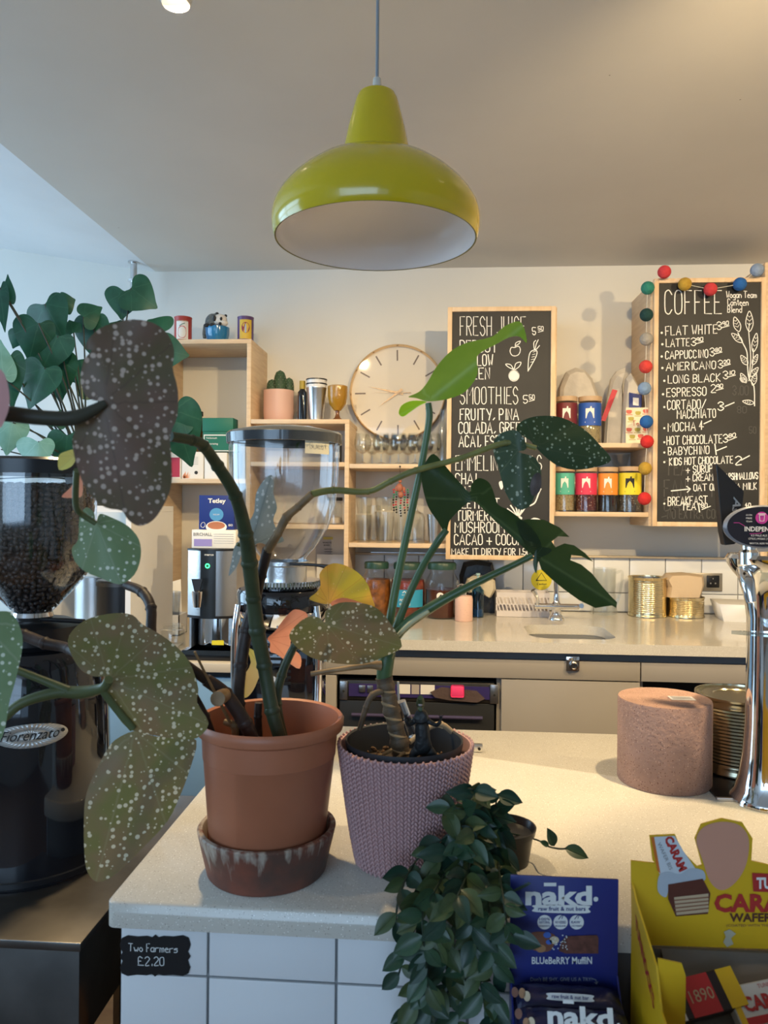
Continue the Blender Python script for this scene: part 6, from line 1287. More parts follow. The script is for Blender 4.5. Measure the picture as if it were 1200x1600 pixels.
hn = B().prism(hp, (0, .022, 0)); bmesh.ops.bevel(hn.bm, geom=hn.bm.edges[:], offset=.0015, segments=2, affect='EDGES'); hn = hn.build('handle', blackp, t)
f = lambda a_, b_: P(1144, 800, c.y-.0458) + Vector((-.1, 0, -.99))*(a_-.0) + Vector((.9, 0, -.2))*(-b_); d = Draw(f); d.font('Asahi', -.026, 0, .014, .055, bold=.02, shear=.2); d.build('lettering', steel, hn)
bc_ = P(1189, 823, c.y-.07); qb = mpp(bc_); fb = lambda a_, b_: Vector((bc_.x+a_*qb, bc_.y-.0065, bc_.z-b_*qb)); fb2 = lambda a_, b_: fb(a_, b_)+Vector((0, -.0006, 0)); fb3 = lambda a_, b_: fb(a_, b_)+Vector((0, -.0012, 0))
B().lathe([(0, 0), (55*qb, 0), (59*qb, .002), (59*qb, .005), (55*qb, .007), (0, .007)], (bc_.x, bc_.y, bc_.z), 48, Matrix.Diagonal((1, 1, .57, 1)) @ RX).build('badge_rim', mat('smoky_acrylic', (.20, .21, .24), .15), t)
bd = Draw(lambda a_, b_: fb(a_, b_)+Vector((0, -.0009, 0))).disc((0, 0), 54, 31, 40).build('badge', mat('badge_black', (.015, .014, .022), .3), t)
Draw(lambda a_, b_: fb(a_, b_)+Vector((0, -.0016, 0))).disc((-2, -14), 9.5, 9.5, 24).build('pink_disc', mat('badge_magenta', (.55, .05, .30), .4), bd)
d = Draw(lambda a_, b_: fb(a_, b_)+Vector((0, -.0022, 0))); d.line([(-6, -18), (2, -18), (1, -9), (-5, -9)], 1, closed=True); d.line([(-7, -20), (3, -20)], 1.4)
d.font('INDEPENDENT', -28, 7, 7.5, 62, bold=.02); d.font('0.5 PALE ALE | 330', -18, 15, 3.2, 34); d.font('CITRUS | MOSAIC | MODERN', -22, 20, 3, 42); d.font('BRISTOL BEER FACTORY', -20, 27, 2.6, 40)
[d.font(s_, -26, -17+5*i, 2.6, 9) for i, s_ in enumerate(('GLUTEN', 'FREE', 'VEGAN'))]; d.build('lettering', white_c, bd)
d = Draw(lambda a_, b_: fb(a_, b_)+Vector((0, -.0019, 0))); d.line([(-44, -6), (-36, -6), (-28, -1)], .8); d.line([(-20, 11), (-4, 10), (6, 4)], .8); d.build('pink_lines', MC['badge_magenta'], bd)
yg = c.y-.055
t = thing('acrylic_guard', 'clear acrylic shelf jutting out beside the beer tap column', 'guard', P(1180, 1000, yg))
g0, g1, g2, g3 = P(1134, 987, yg+.02), P(1260, 1022, yg-.09), P(1290, 1000, yg+.02), P(1260, 985, yg+.2)
zq = g0.z; B().prism([(g0.x, yg-.005, zq), (.72, yg-.12, zq), (.95, yg-.12, zq), (.95, yg+.0, zq)], (0, 0, .006)).build('sheet', glass_mat('acrylic', (.80, .84, .84), .05, 1.45, .25), t)
B().tube([(.80, yg-.06, ZF+.0005), (.80, yg-.06, zq)], .008, 14).build('support_post', chrome, t)
# ---------------------------------------------------------------- grinder with the clear hopper (behind the begonia pot)
cg = Vector((P(443, 900, 1.58).x, 1.58, ZF+.0005)); q = mpp(cg)
t = thing('coffee_grinder', 'chrome and black coffee grinder with an empty clear hopper', 'coffee grinder', cg)
def gz(py): return P(443, py, cg.y).z-cg.z
rt = 86*q
B().lathe([(rt*.985, gz(690)), (rt, gz(700)), (rt*.985, gz(750)), (rt*.93, gz(790)), (rt*.80, gz(825)), (rt*.58, gz(855)), (rt*.42, gz(870)), (rt*.40, gz(880))], cg, 64).build('hopper', plast, t)
B().lathe([(rt*1.0, gz(694)), (rt*1.04, gz(694)), (rt*1.05, gz(680)), (rt*1.0, gz(676)), (rt*.55, gz(668)), (0, gz(666))], cg, 64).build('hopper_lid', mat('lid_smoke', (.05, .055, .06), .15, coat=.5), t)
tp = wrap_patch(cg, rt*.99, cg.z, .040, .100, gz(713), gz(690), mat('masking_tape', (.60, .58, .46), .7), 'tape_label', t, .001)
d = Draw(lambda a_, b_: wrap(cg, rt*.99, cg.z, .0022)(a_, -b_)); d.hand('Guest', .050, -gz(705), .012, .04, .0012, jit=.0003); d.build('tape_writing', mat('pencil', (.38, .37, .32), .8), tp)
B().lathe([(rt*.45, gz(876)), (rt*.45, gz(882)), (rt*.42, gz(884)), (rt*.42, gz(905)), (0, gz(905))], cg, 48).build('collar', steel, t)
B().tube([(cg.x+rt*.2, cg.y-rt*.44, cg.z+gz(878)), (cg.x+rt*.7, cg.y-rt*.5, cg.z+gz(879)), (cg.x+rt*.9, cg.y-rt*.5, cg.z+gz(882))], [.003, .003, .006], 10).build('hopper_slide', blackp, t)
tk = B().lathe([(0, gz(905)), (rt*.66, gz(905)), (rt*.68, gz(912)), (rt*.62, gz(918)), (0, gz(918))], cg, 48)
for k in range(70):
    a = 2*PI*k/70; o = cg+Vector((math.cos(a)*rt*.68, math.sin(a)*rt*.68, gz(910))); tk.box(o-Vector((.0012, .0012, .006)), o+Vector((.0012, .0012, .006)))
tk.build('adjusting_ring', chrome, t)
B().lathe([(0, gz(918)), (rt*.80, gz(919)), (rt*.84, gz(925)), (rt*.83, gz(950)), (rt*.78, gz(962)), (rt*.70, gz(975)), (0, gz(975))], cg, 56).build('head', blackg, t)
B().lathe([(rt*.79, gz(958)), (rt*.86, gz(950)), (rt*.84, gz(958)), (rt*.74, gz(972)), (rt*.68, gz(976))], cg, 56).build('chrome_band', chrome, t)
bw = rt*.74
bb = B().box(cg+Vector((-bw, -bw*.75, .03)), cg+Vector((bw, bw*.8, gz(974))), .03).build('body', blackg, t)
for s in (-1, 1): B().tube([cg+Vector((s*bw*.98, -bw*.72, .03)), cg+Vector((s*bw*1.0, -bw*.74, gz(1000))), cg+Vector((s*bw*.92, -bw*.70, gz(940)))], .008, 12).build('chrome_rail', chrome, bb)
for k in range(7): B().box(cg+Vector((-bw*.45, -bw*.77, gz(1000+9*k))), cg+Vector((bw*.35, -bw*.755, gz(1004+9*k)))).build('vent_slot', dark, bb)
B().box(cg+Vector((-bw*1.1, -bw*1.0, 0)), cg+Vector((bw*1.1, bw*.9, .029)), .008).build('base', steel_d, t)
B().lathe([(0, 0), (.028, 0), (.030, .012), (.030, .05), (.026, .055), (0, .055)], cg+Vector((bw*.72, -bw*.95, gz(1000))), 24).build('tamper', chrome, t)
B().tube([cg+Vector((-.0, -bw*.9, gz(1040))), cg+Vector((0, -bw*1.25, gz(1045)))], .010, 12).build('portafilter_fork', steel, t)

# ---------------------------------------------------------------- big black grinder on the steel box
ck = Vector((P(52, 960, 1.22).x, 1.22, 0)); yb0 = G(90, 1502, .87).y
zs = .87; sb = thing('knock_box', 'low dark steel box carrying the big black grinder', 'base unit', (ck.x, 1.1, .3))
xr = P(124, 1505, .985).x; xl = -1.25
B().box((xl, .985, .30), (xr, 1.50, zs-.012), .001).build('body', steel_d, sb); B().box((xl-.002, .982, zs-.012), (xr+.003, 1.50, zs), .0015).build('top_plate', mat('worn_steel_top', (.16, .15, .14), .32, .85, noise=.4, nscale=9), sb)
ck.z = zs+.0005; q = mpp(ck)
t = thing('coffee_grinder', 'large glossy black coffee grinder with a hopper full of beans', 'coffee grinder', ck)
def kz(py): return P(52, py, ck.y).z-ck.z
R_ = 122*q
B().lathe([(0, 0), (R_*.99, 0), (R_*1.0, .004), (R_*.985, kz(1300)), (R_*.93, kz(1100)), (R_*.86, kz(1030)), (R_*.80, kz(1012)), (R_*.78, kz(1008)), (0, kz(1005))], ck, 72).build('body', blackg, t, sharp=40)
B().lathe([(R_*.99, .004), (R_*1.012, .006), (R_*1.012, .014), (R_*.99, .016)], ck, 72).build('base_seam', blackp, t)
B().lathe([(0, kz(1008)), (R_*.55, kz(1008)), (R_*.60, kz(1000)), (R_*.60, kz(975)), (R_*.45, kz(968)), (0, kz(968))], ck, 56).build('head', blackp, t)
B().lathe([(0, kz(968)), (27*q, kz(968)), (30*q, kz(962)), (28*q, kz(955)), (0, kz(955))], ck, 40).build('collar', chrome, t)
B().tube([ck+Vector((.03, -.03, kz(963))), ck+Vector((.11, -.05, kz(962)))], [.003, .004], 8).build('hopper_slide', blackp, t)
hr = 92*q
hp = [(hr, kz(728)), (hr*1.0, kz(800)), (hr*.99, kz(868)), (hr*.93, kz(890)), (hr*.62, kz(925)), (hr*.34, kz(952)), (hr*.29, kz(958))]
B().lathe(hp, ck, 64).build('hopper', plast, t)
B().lathe([(hr*.98, kz(742)), (hr*1.04, kz(742)), (hr*1.05, kz(722)), (hr*1.0, kz(718)), (0, kz(715))], ck, 64).build('hopper_lid', mat('lid_black', (.02, .022, .026), .25), t)
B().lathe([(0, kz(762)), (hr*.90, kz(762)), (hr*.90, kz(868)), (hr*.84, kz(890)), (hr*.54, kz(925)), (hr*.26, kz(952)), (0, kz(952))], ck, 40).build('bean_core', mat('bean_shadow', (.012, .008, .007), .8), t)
# beans: thousands nobody could count, one object
bean = []; bf_ = []
nb = 6
for i in range(5):
    u = i/4
    for j in range(nb):
        a = 2*PI*j/nb; s_ = math.sin(PI*u) if 0 < i < 4 else .0001
        bean.append(Vector((math.cos(PI*u)*.0055, math.cos(a)*s_*.0040, math.sin(a)*s_*.0028-(.0008 if abs(math.cos(a)) < .1 and math.sin(a) > 0 else 0))))
for i in range(4):
    for j in range(nb): bf_.append((i*nb+j, i*nb+(j+1) % nb, (i+1)*nb+(j+1) % nb, (i+1)*nb+j))
Vv, Ff = [], []
def hrad(z):
    for (r1, z1), (r2, z2) in zip(hp, hp[1:]):
        if z <= z1 and z >= z2: return r1+(r2-r1)*(z1-z)/(z1-z2)
    return hp[-1][0] if z < hp[-1][1] else hp[0][0]
def addbean(p, n_):
    M = n_.to_track_quat('Z', 'Y').to_matrix() @ Matrix.Rotation(R.uniform(0, 2*PI), 3, 'Z') @ Euler((R.uniform(-.5, .5), R.uniform(-.5, .5), 0)).to_matrix(); k = len(Vv); s_ = R.uniform(.85, 1.1)
    Vv.extend([p+M @ (v*s_) - ck for v in bean]); Ff.extend([tuple(k+a for a in f) for f in bf_])
z = kz(952)
while z < kz(760):
    rr_ = hrad(z)-.006; n = max(3, int(PI*1.25*rr_/.0084))
    for k in range(n):
        a = -PI*1.12 + PI*1.25*(k+R.random()*.5)/n + .3*R.random()*0; p = ck+Vector((math.cos(a)*rr_, math.sin(a)*rr_, z+R.uniform(-.002, .002))); addbean(p, Vector((math.cos(a), math.sin(a), 0)))
    z += .0075
for k in range(500):
    a, d_ = R.uniform(0, 2*PI), hr*.95*math.sqrt(R.random()); addbean(ck+Vector((math.cos(a)*d_, math.sin(a)*d_, kz(760)+R.uniform(-.002, .003))), Vector((0, 0, 1)))
me = bpy.data.meshes.new('beans'); me.from_pydata(Vv, [], Ff); me.materials.append(mat('roasted_bean', (.085, .058, .046), .30, noise=.4, nscale=120))
for p in me.polygons: p.use_smooth = True
o = bpy.data.objects.new('coffee_beans', me); C.objects.link(o); o.parent = t; o['kind'] = 'stuff'
# badge
f = wrap(ck, R_*.945, ck.z, .0012); bz = (kz(1088)+kz(1148))/2
rbz = R_*.955
f = wrap(ck, rbz, ck.z, .003); bdg = Draw(f)
bdg.b.bm.faces.new([bdg.b.bm.verts.new(f(.015*0 + .052*math.cos(2*PI*k/40)-.002, kz(1117)+.018*math.sin(2*PI*k/40))) for k in range(40)])
bdg = B()
def bpt(u, v_, off): return wrap(ck, rbz, ck.z, off)(-.002+u*.052, kz(1117)+v_*.018)
for ring, (r0, r1) in enumerate(((0, .5), (.5, 1))):
    for k in range(40):
        a0, a1 = 2*PI*k/40, 2*PI*(k+1)/40; q4 = [bpt(r0*math.cos(a0), r0*math.sin(a0), .003), bpt(r1*math.cos(a0), r1*math.sin(a0), .003), bpt(r1*math.cos(a1), r1*math.sin(a1), .003), bpt(r0*math.cos(a1), r0*math.sin(a1), .003)]
        bdg.poly(q4 if r0 else q4[1:3]+[q4[0]])
bm_ = bdg.build('badge', mat('badge_silver', (.62, .62, .60), .35, .5), t, solid=.0015)
ff = wrap(ck, rbz, ck.z, .0044); d = Draw(lambda a_, b_: ff(a_, -b_)); d.font('Fiorenzato', -.043, -(kz(1117)-.006), .016, .080, shear=.45); d.build('lettering', ink, bm_)
Draw(ff).disc((.042, kz(1117)+.003), .003).build('screw', ink, bm_)
wrap_patch(ck, R_*1.0, ck.z, .073, .106, kz(1392), kz(1368), white_c, 'sticker', t, .001)
# dark drip grid behind the bar corner
p0 = P(232, 1308, 1.78); g_ = thing('floor_grate', 'black slatted crate low behind the bar corner', 'crate', (p0.x, 1.8, .6)); zt_ = p0.z
for k in range(9): B().box((p0.x-.16, 1.66+k*.035, zt_-.012), (p0.x+.12, 1.675+k*.035, zt_)).build('slat', blackp, g_)
B().box((p0.x-.16, 1.64, 0.001), (p0.x+.12, 1.655, zt_)).build('front_panel', blackp, g_); B().box((p0.x-.16, 1.96, 0.001), (p0.x+.12, 1.975, zt_)).build('back_panel', blackp, g_)
B().box((p0.x-.16, 1.6555, zt_-.03), (p0.x-.15, 1.9595, zt_-.013)).build('side_rail', blackp, g_); B().box((p0.x+.11, 1.6555, zt_-.03), (p0.x+.12, 1.9595, zt_-.013)).build('side_rail', blackp, g_)

p1, p2 = P(143, 1606, 1.0), P(177, 1553, 1.0)
tag(B().prism([(p1.x, p1.y, .001), (p2.x, p2.y, .001), (p2.x, p2.y, p2.z), (p1.x, p1.y, p1.z)], (0, .02, 0)).build('wooden_board', wood_mat('orange_pine', (.42, .19, .06), (.30, .12, .04), (2, 2, 9))), 'orange brown wooden board in the gap between steel box and bar', 'board')
# ---------------------------------------------------------------- climbing plant on a stand in the left corner
Yv = 2.30; pb = P(150, 780, Yv)
st = thing('plant_stand', 'tall pale stand in the left corner behind the grinder', 'stand', (pb.x, Yv, ZL)) if False else None
sx0_, sx1_ = P(20, 800, 2.45).x, P(205, 800, 2.45).x; zs_ = P(110, 790, 2.45).z
s_ = thing('plant_shelf', 'white raised shelf behind the grinder holding the climbing plant', 'shelf', (sx0_, 2.45, ZL))
B().box((sx0_, 2.45, zs_-.02), (sx1_, 2.85, zs_)).build('top', whitep, s_)
for x in (sx0_, sx1_-.018): B().box((x, 2.451, ZL+.001), (x+.018, 2.85, zs_-.0205)).build('side_panel', whitep, s_)
vc = Vector((P(140, 760, 2.62).x, 2.62, zs_+.0005)); hv = .10; pm_ = mat('slate_pot', (.05, .06, .065), .5)
t = thing('climbing_plant', 'large heart leaved green plant spreading left of the shelves', 'potted plant', vc)
B().lathe([(0, 0), (.06, 0), (.08, hv*.9), (.085, hv), (.078, hv), (.07, hv*.8), (0, hv*.8)], vc, 36).build('pot', pm_, t)
pg_ = leaf_mat('philodendron_dark', (.012, .060, .038), (.018, .085, .055), (.04, .12, .075), None, .25, (.03, .14, .07), nveins=7, rough=.4); pg2 = leaf_mat('philodendron_pale', (.16, .34, .27), (.20, .40, .33), (.26, .46, .38), None, .3, nveins=9, rough=.4)
def heart(a, tip, w, sq=1):      # a heart outline from the stalk joint to the tip, in picture pixels
    a, tip = Vector(a), Vector(tip); u = tip-a; L_ = u.length; u = u/L_; n_ = Vector((-u.y, u.x)); W_ = w
    pr_ = [(0, 0), (-.12, .20), (-.14, .36), (-.04, .50), (.15, .56), (.38, .48), (.62, .32), (.84, .13), (1.0, 0)]
    return [a+u*L_*s+n_*W_*k for s, k in pr_] + [a+u*L_*s-n_*W_*k*sq for s, k in pr_[-2:0:-1]]
root = (150, 745)
HL = [((205, 450), (246, 482), 62, 0, .06), ((195, 455), (190, 500), 56, 0, .07), ((70, 475), (100, 530), 62, 0, 0), ((100, 475), (118, 468), 34, 0, .05), ((60, 505), (45, 565), 70, 0, -.05), ((90, 525), (60, 590), 75, 0, -.02), ((70, 575), (45, 640), 66, 0, -.06), ((90, 560), (95, 630), 58, 0, .03),
      ((130, 495), (160, 480), 44, 0, .02), ((145, 500), (150, 565), 56, 0, .05), ((115, 520), (108, 500), 36, 0, .04), ((250, 545), (296, 556), 58, 0, .1), ((255, 520), (230, 500), 50, 0, .1), ((270, 640), (300, 730), 78, 0, .08), ((60, 690), (58, 735), 62, 1, -.10), ((20, 660), (10, 712), 60, 1, -.08), ((105, 680), (100, 735), 56, 0, -.05),
      ((14, 470), (12, 428), 20, 0, -.08), ((12, 560), (20, 640), 50, 0, -.08), ((5, 590), (0, 530), 40, 1, -.1), ((120, 600), (170, 560), 60, 0, .1), ((175, 530), (190, 500), 50, 0, .1), ((30, 520), (20, 545), 30, 0, -.03), ((285, 655), (262, 690), 44, 0, .09), ((0, 450), (8, 520), 26, 0, -.1), ((88, 665), (95, 640), 26, 0, -.05), ((250, 590), (205, 640), 70, 0, .1)]
for i, (a, tp_, w, pale, dy) in enumerate(HL):
    Y = 2.45+dy; leaf('leaf', heart(a, tp_, w, R.uniform(.75, 1)), a, Y, pg2 if pale else pg_, t, tip=tp_, gx=R.uniform(-.3, .3), gy=R.uniform(-.3, .2), cup=R.uniform(.0, .3), droop=.25, pleat=.01, npl=7, step=9)
    a = Vector(a); m_ = (a+Vector(root))/2 + Vector((R.uniform(-10, 10), R.uniform(-15, 15)))
    B().tube([vc+Vector((R.uniform(-.03, .03), R.uniform(-.03, .03), hv*.8)), P(m_.x, m_.y, (Y+2.6)/2), P(a.x, a.y, Y)], [.004, .003, .0025], 6).build('leafstalk', mat('dark_stalk', (.025, .035, .03), .5), t)
for k in range(9): a_ = math.radians(100+k*12); B().tube([vc+Vector((0, 0, hv*.8)), vc+Vector((math.cos(a_)*.12, -.06, hv*.8+math.sin(a_)*.12)), vc+Vector((math.cos(a_)*.30, -.12, hv*.5+math.sin(a_)*.26))], [.004, .003, .002], 6).build('leafstalk', MC['dark_stalk'], t)

# ---------------------------------------------------------------- snack boxes on the low ledge in front of the bar
zg = .73
xs_ = P(806, 1500, yf0-.01).x
lg = thing('snack_ledge', 'dark display ledge in front of the bar under the snack boxes', 'shelf', (xs_, .8, 0))
B().box((xs_, .58, zg-.02), (1.3, yf0+.004, zg)).build('shelf_board', mat('ledge_and_shade_dark', (.10, .085, .075), .5), lg)
B().box((xs_, yf0+.005, .002), (1.3, yf0+.0135, ZF-.036)).build('back_panel', MC['ledge_and_shade_dark'], lg)  # dark sheet added over the tiles for the shade between the boxes
B().box((xs_, .60, .002), (xs_+.018, yf0+.004, zg-.0205)).build('side_panel', MC['ledge_and_shade_dark'], lg); B().box((1.28, .60, .002), (1.298, yf0+.004, zg-.0205)).build('side_panel', MC['ledge_and_shade_dark'], lg)
# blue snack bar box
Yn = .90; z0 = zg+.0005
xn0, xn1 = P(797, 1450, Yn).x, P(966, 1450, Yn).x; ztop = P(880, 1371, Yn).z; zf = P(880, 1545, .86).z
navy = mat('box_navy', (.014, .022, .17), .38); navi = mat('box_inner_white', (.55, .57, .6), .6); night = mat('wrapper_navy', (.012, .014, .06), .28, bump=.5, bscale=50)
t = thing('snack_bar_box', 'navy blue nakd blueberry muffin display box with raised header', 'box', ((xn0+xn1)/2, .82, z0))
lgb = t; B().box((xn0, Yn, z0), (xn1, Yn+.003, ztop), .0006).build('header_card', navy, t)
yfn = Yn-.17
for x in (xn0, xn1-.002):
    zA_, zB_ = P(880, 1520, Yn).z, z0+.045
    B().prism([(x, Yn-.0005, z0), (x, Yn-.0005, zA_), (x, Yn-.03, zA_-.03), (x, yfn+.002, zB_), (x, yfn+.002, z0)], (.002, 0, 0)).build('side_flap', navy, t)
B().box((xn0, yfn, z0), (xn1, yfn+.002, z0+.045)).build('front_flap', navy, t); B().box((xn0+.0021, yfn+.0021, z0), (xn1-.0021, Yn-.0006, z0+.002)).build('base', navi, t)
fN = onY(Yn-.0008); fN2 = onY(Yn-.0014); fN3 = onY(Yn-.002); pale = mat('logo_cream', (.72, .74, .74), .5)
d = Draw(fN); d.font('nakd', 821, 1413, 29, 104, bold=.038); d.line([(852, 1382), (867, 1382)], 5.5); d.disc((931, 1405), 3.8); d.build('brand_lettering', pale, t)
Draw(fN).poly([(838, 1414), (916, 1415), (919, 1420), (916, 1427), (838, 1425), (835, 1419)], True).build('strapline_pill', pale, t); d = Draw(fN2); d.font('raw fruit & nut bars', 841, 1423, 6.5, 74, bold=.015); d.build('strapline_lettering', navy, t)
for x, L3 in ((851, ('100%', 'NATURAL', 'INGREDIENTS')), (876, ('', 'NO ADDED', 'SUGAR')), (901, ('', 'RAW', 'COLD PRESSED'))):
    Draw(fN).disc((x, 1441), 11.3).build('claim_roundel', pale, t); d = Draw(fN2); [d.font(s2, x-8.5, 1438+5*i, 4 if i < 2 else 2.3, 17 if s2 != 'RAW' else 14, bold=.01) for i, s2 in enumerate(L3) if s2]
    if not L3[0]: d.line([(x-3, 1436), (x+1, 1431), (x+4, 1430), (x+2, 1435)], 1.2)
    d.build('claim_lettering', navy, t)
Draw(fN).poly([(828, 1459), (850, 1456), (868, 1463), (860, 1485), (838, 1486), (828, 1478)], True).build('date_print', mat('date_brown', (.18, .07, .04), .5), t)
for x, y, rr_, mm in ((855, 1461, 6, mat('berry_blue', (.06, .14, .50), .4)), (858, 1472, 5, MC['berry_blue']), (866, 1469, 7.5, mat('cashew', (.62, .52, .36), .5)), (845, 1482, 8, mat('almond', (.35, .18, .08), .5))): Draw(fN2).disc((x, y), rr_, rr_*.8).build('berry_print', mm, t)
Draw(fN2).poly([(884, 1463), (932, 1461), (935, 1465), (935, 1490), (884, 1490), (873, 1486), (878, 1470)]).build('bar_print', mat('bar_brown', (.15, .055, .04), .5, noise=.4, nscale=160), t)
d = Draw(fN3); [d.disc((866+R.uniform(-3, 20), 1470+R.uniform(-9, 14)), 1.1, n=6) for k in range(26)]; d.build('dot_print', pale, t)
d = Draw(fN); d.font('BLUeBeRRY MuffiN', 831, 1506, 11, 94, bold=.02); d.build('flavour_lettering', pale, t)
d = Draw(fN); d.font("Don't BE SHY, GIVE US A TRY!", 829, 1533, 6, 96, bold=0); d.line([(925, 1529), (931, 1531), (932, 1537)], 1); d.line([(929, 1535), (932, 1538), (934, 1534)], 1); d.build('small_lettering', mat('logo_dim', (.35, .40, .50), .5), t)
def bar(lab, yc_, zc, row):
    o_ = Vector(((xn0+xn1)/2, yc_, zc)); t = thing('snack_bar', lab, 'snack bar', o_, None); L2 = (xn1-xn0)*.93/2; b = B(); n = 14; sec = []
    for i in range(n+1):
        u = -1+2*i/n; e = 1 if abs(u) < .82 else max(.12, (1-abs(u))/.18*.9+.12); wv = .0006*math.sin(i*2.3)
        sec.append([b.bm.verts.new(o_+Vector((u*L2, math.cos(a)*.020*(1 if e > .5 else 1.05), math.sin(a)*.0115*e+wv))) for a in [2*PI*k/12 for k in range(12)]])
    for A_, B2 in zip(sec, sec[1:]):
        for k in range(12): b.bm.faces.new((A_[k], A_[(k+1) % 12], B2[(k+1) % 12], B2[k]))
    b.bm.faces.new(sec[0]); b.bm.faces.new(sec[-1][::-1]); b.build('wrapper', night, t, sharp=60)
    def fb_(off): return lambda a_, b_: o_+Vector((a_, -.0215*math.cos(b_), .0130*math.sin(b_)))+Vector((0, -off, off*.4))
    w2 = L2*2; d = Draw(lambda a_, b_: o_+Vector((a_, -.009+b_*.4, .0118-b_*.25+.0006)))
    d2 = lambda a_, b_: o_+Vector((a_, -.0155-b_*.45, .0112-b_*1.0)); d = Draw(d2)
    if row: d.font('nakd', -.030, .002, .0165, .068, bold=.035); d.line([(-.012, -.0175), (-.003, -.0175)], .003); d.disc((.043, -.0005), .002)
    d.build('brand_lettering', pale, t) if row else d.b.bm.free()
    e = Draw(lambda a_, b_: d2(a_, b_)+Vector((0, -.0006, .0006))); e.poly([(-.022, .006 if row else -.004), (.022, .006 if row else -.004), (.024, .009 if row else -.001), (.022, .012 if row else .002), (-.022, .012 if row else .002), (-.024, .009 if row else -.001)], True).build('strapline_pill', pale, t)
    e = Draw(lambda a_, b_: d2(a_, b_)+Vector((0, -.0012, .0012))); e.font('raw fruit & nut bar', -.020, .0105 if row else .0005, .0034, .040, bold=.01); e.build('strapline_lettering', navy, t)
    for x, m2 in ((-.060, 'date_brown'), (-.052, 'almond'), (-.047, 'cashew')): Draw(lambda a_, b_: d2(a_, b_)+Vector((0, -.0004, .0004))).disc((x, -.002+R.uniform(-.004, .004)), .0038, .0045).build('fruit_print', MC[m2], t)
pN = P(880, 1562, Yn-.030); bar('navy nakd snack bar in the back row of the blue box', Yn-.030, pN.z, 0)
pN = P(880, 1600, Yn-.070); bar('navy nakd snack bar with large lettering in the front row', Yn-.070, pN.z, 1)
B().box((xn0+.0025, Yn-.052, z0+.0025), (xn1-.0025, Yn-.0008, P(880, 1562, Yn-.03).z-.013)).box((xn0+.0025, Yn-.092, z0+.0025), (xn1-.0025, Yn-.0525, P(880, 1600, Yn-.07).z-.013)).build('inner_tray', night, lgb)

# yellow wafer box
Yw = .90; xw0, xw1 = P(986, 1450, Yw).x, P(986, 1450, Yw).x+.30
ylw = mat('box_yellow', (.72, .44, .014), .42); ylr = mat('box_red', (.45, .03, .025), .5); brn = mat('box_brown', (.10, .03, .02), .5)
zt2 = P(1090, 1345, Yw).z; zb2 = P(1090, 1490, Yw-.012).z
t = thing('wafer_box', 'bright yellow caramel wafer display box with printed header', 'box', ((xw0+xw1)/2, .82, z0))
def PX(x, y): return P(x, y, Yw)
hd_ = B().prism([PX(986, 1345), PX(1024, 1349), PX(1020, 1345), PX(1015, 1306), PX(1055, 1304), PX(1066, 1330), PX(1090, 1354), PX(1097, 1352), PX(1086, 1310), PX(1096, 1288), PX(1128, 1279), PX(1160, 1285), PX(1176, 1310), PX(1174, 1345), PX(1230, 1358), PX(1420, 1368), PX(1420, 1490), PX(988, 1476)], (0, .0025, 0)).build('header_card', ylw, t)
fW = onY(Yw-.0008); fW2 = onY(Yw-.0014); fW3 = onY(Yw-.002); fW4 = onY(Yw-.0026)
# plain rounded tab of the header, left without a picture
Draw(fW).poly([(1098, 1345), (1088, 1312), (1100, 1292), (1128, 1284), (1156, 1290), (1170, 1312), (1166, 1350), (1150, 1378), (1128, 1391), (1110, 1378)], True).build('tab_panel', mat('tab_peach', (.62, .30, .20), .55), t)
Draw(fW).poly([(1017, 1308), (1054, 1306), (1068, 1330), (1090, 1362), (1082, 1375), (1050, 1378), (1030, 1365)]).build('wrapper_print', mat('wrap_white', (.62, .66, .70), .5), t)
Draw(fW2).poly([(1017, 1308), (1022, 1308), (1032, 1365), (1027, 1360)]).build('wrapper_edge_print', mat('wrap_orange', (.62, .16, .02), .5), t)
d = Draw(lambda a_, b_: fW2(1038+a_*.42-b_*.9, 1310+a_*.91+b_*.42)); d.font('CARAM', 0, 0, 13, 58, bold=.05); d.build('wrapper_lettering', ylr, t)
d = Draw(lambda a_, b_: fW2(1027+a_*.42-b_*.9, 1318+a_*.91+b_*.42)); d.font('WAFER BIS', 0, 0, 6, 46); d.build('wrapper_small_lettering', greyink, t)
Draw(fW2).poly([(1030, 1368), (1045, 1362), (1062, 1366), (1078, 1357), (1098, 1360), (1102, 1374), (1090, 1378), (1060, 1382), (1046, 1390), (1040, 1402), (1028, 1392)], True).build('foil_print', mat('foil_grey', (.45, .50, .56), .4), t)
Draw(fW3).poly([(1044, 1382), (1098, 1373), (1110, 1396), (1106, 1428), (1056, 1432), (1044, 1405)]).build('chocolate_print', mat('chocolate', (.11, .03, .018), .45), t)
Draw(fW4).poly([(1053, 1402), (1107, 1396), (1107, 1425), (1057, 1430)]).build('wafer_print', mat('wafer_tan', (.55, .40, .25), .6), t)
fW5 = onY(Yw-.0032); d = Draw(fW5); [d.line([(1054, 1407+6*k), (1107, 1402+5.7*k)], 1.7) for k in range(4)]; d.build('wafer_layers', mat('wafer_brown', (.25, .10, .05), .6), t)
Draw(fW2).poly([(1175, 1364), (1300, 1370), (1298, 1398), (1177, 1393)]).build('brand_ribbon', ylr, t); d = Draw(fW3); d.font("TUNNOCK'S", 1182, 1388, 17, 104, bold=.04); d.build('brand_lettering', white_c, t)
d = Draw(fW2); d.font('CARAMEL', 1116, 1424, 27, 176, bold=.04); d.build('red_lettering', ylr, t); d = Draw(fW2); d.font('WAFER BISCUITS', 1140, 1440, 13, 150, bold=.03); d.build('brown_lettering', brn, t)
d = Draw(fW2); d.font('(COATED WITH THE FINEST CHOCOLATE)', 1135, 1448, 4, 140); d.build('small_lettering', MC['wafer_brown'], t)
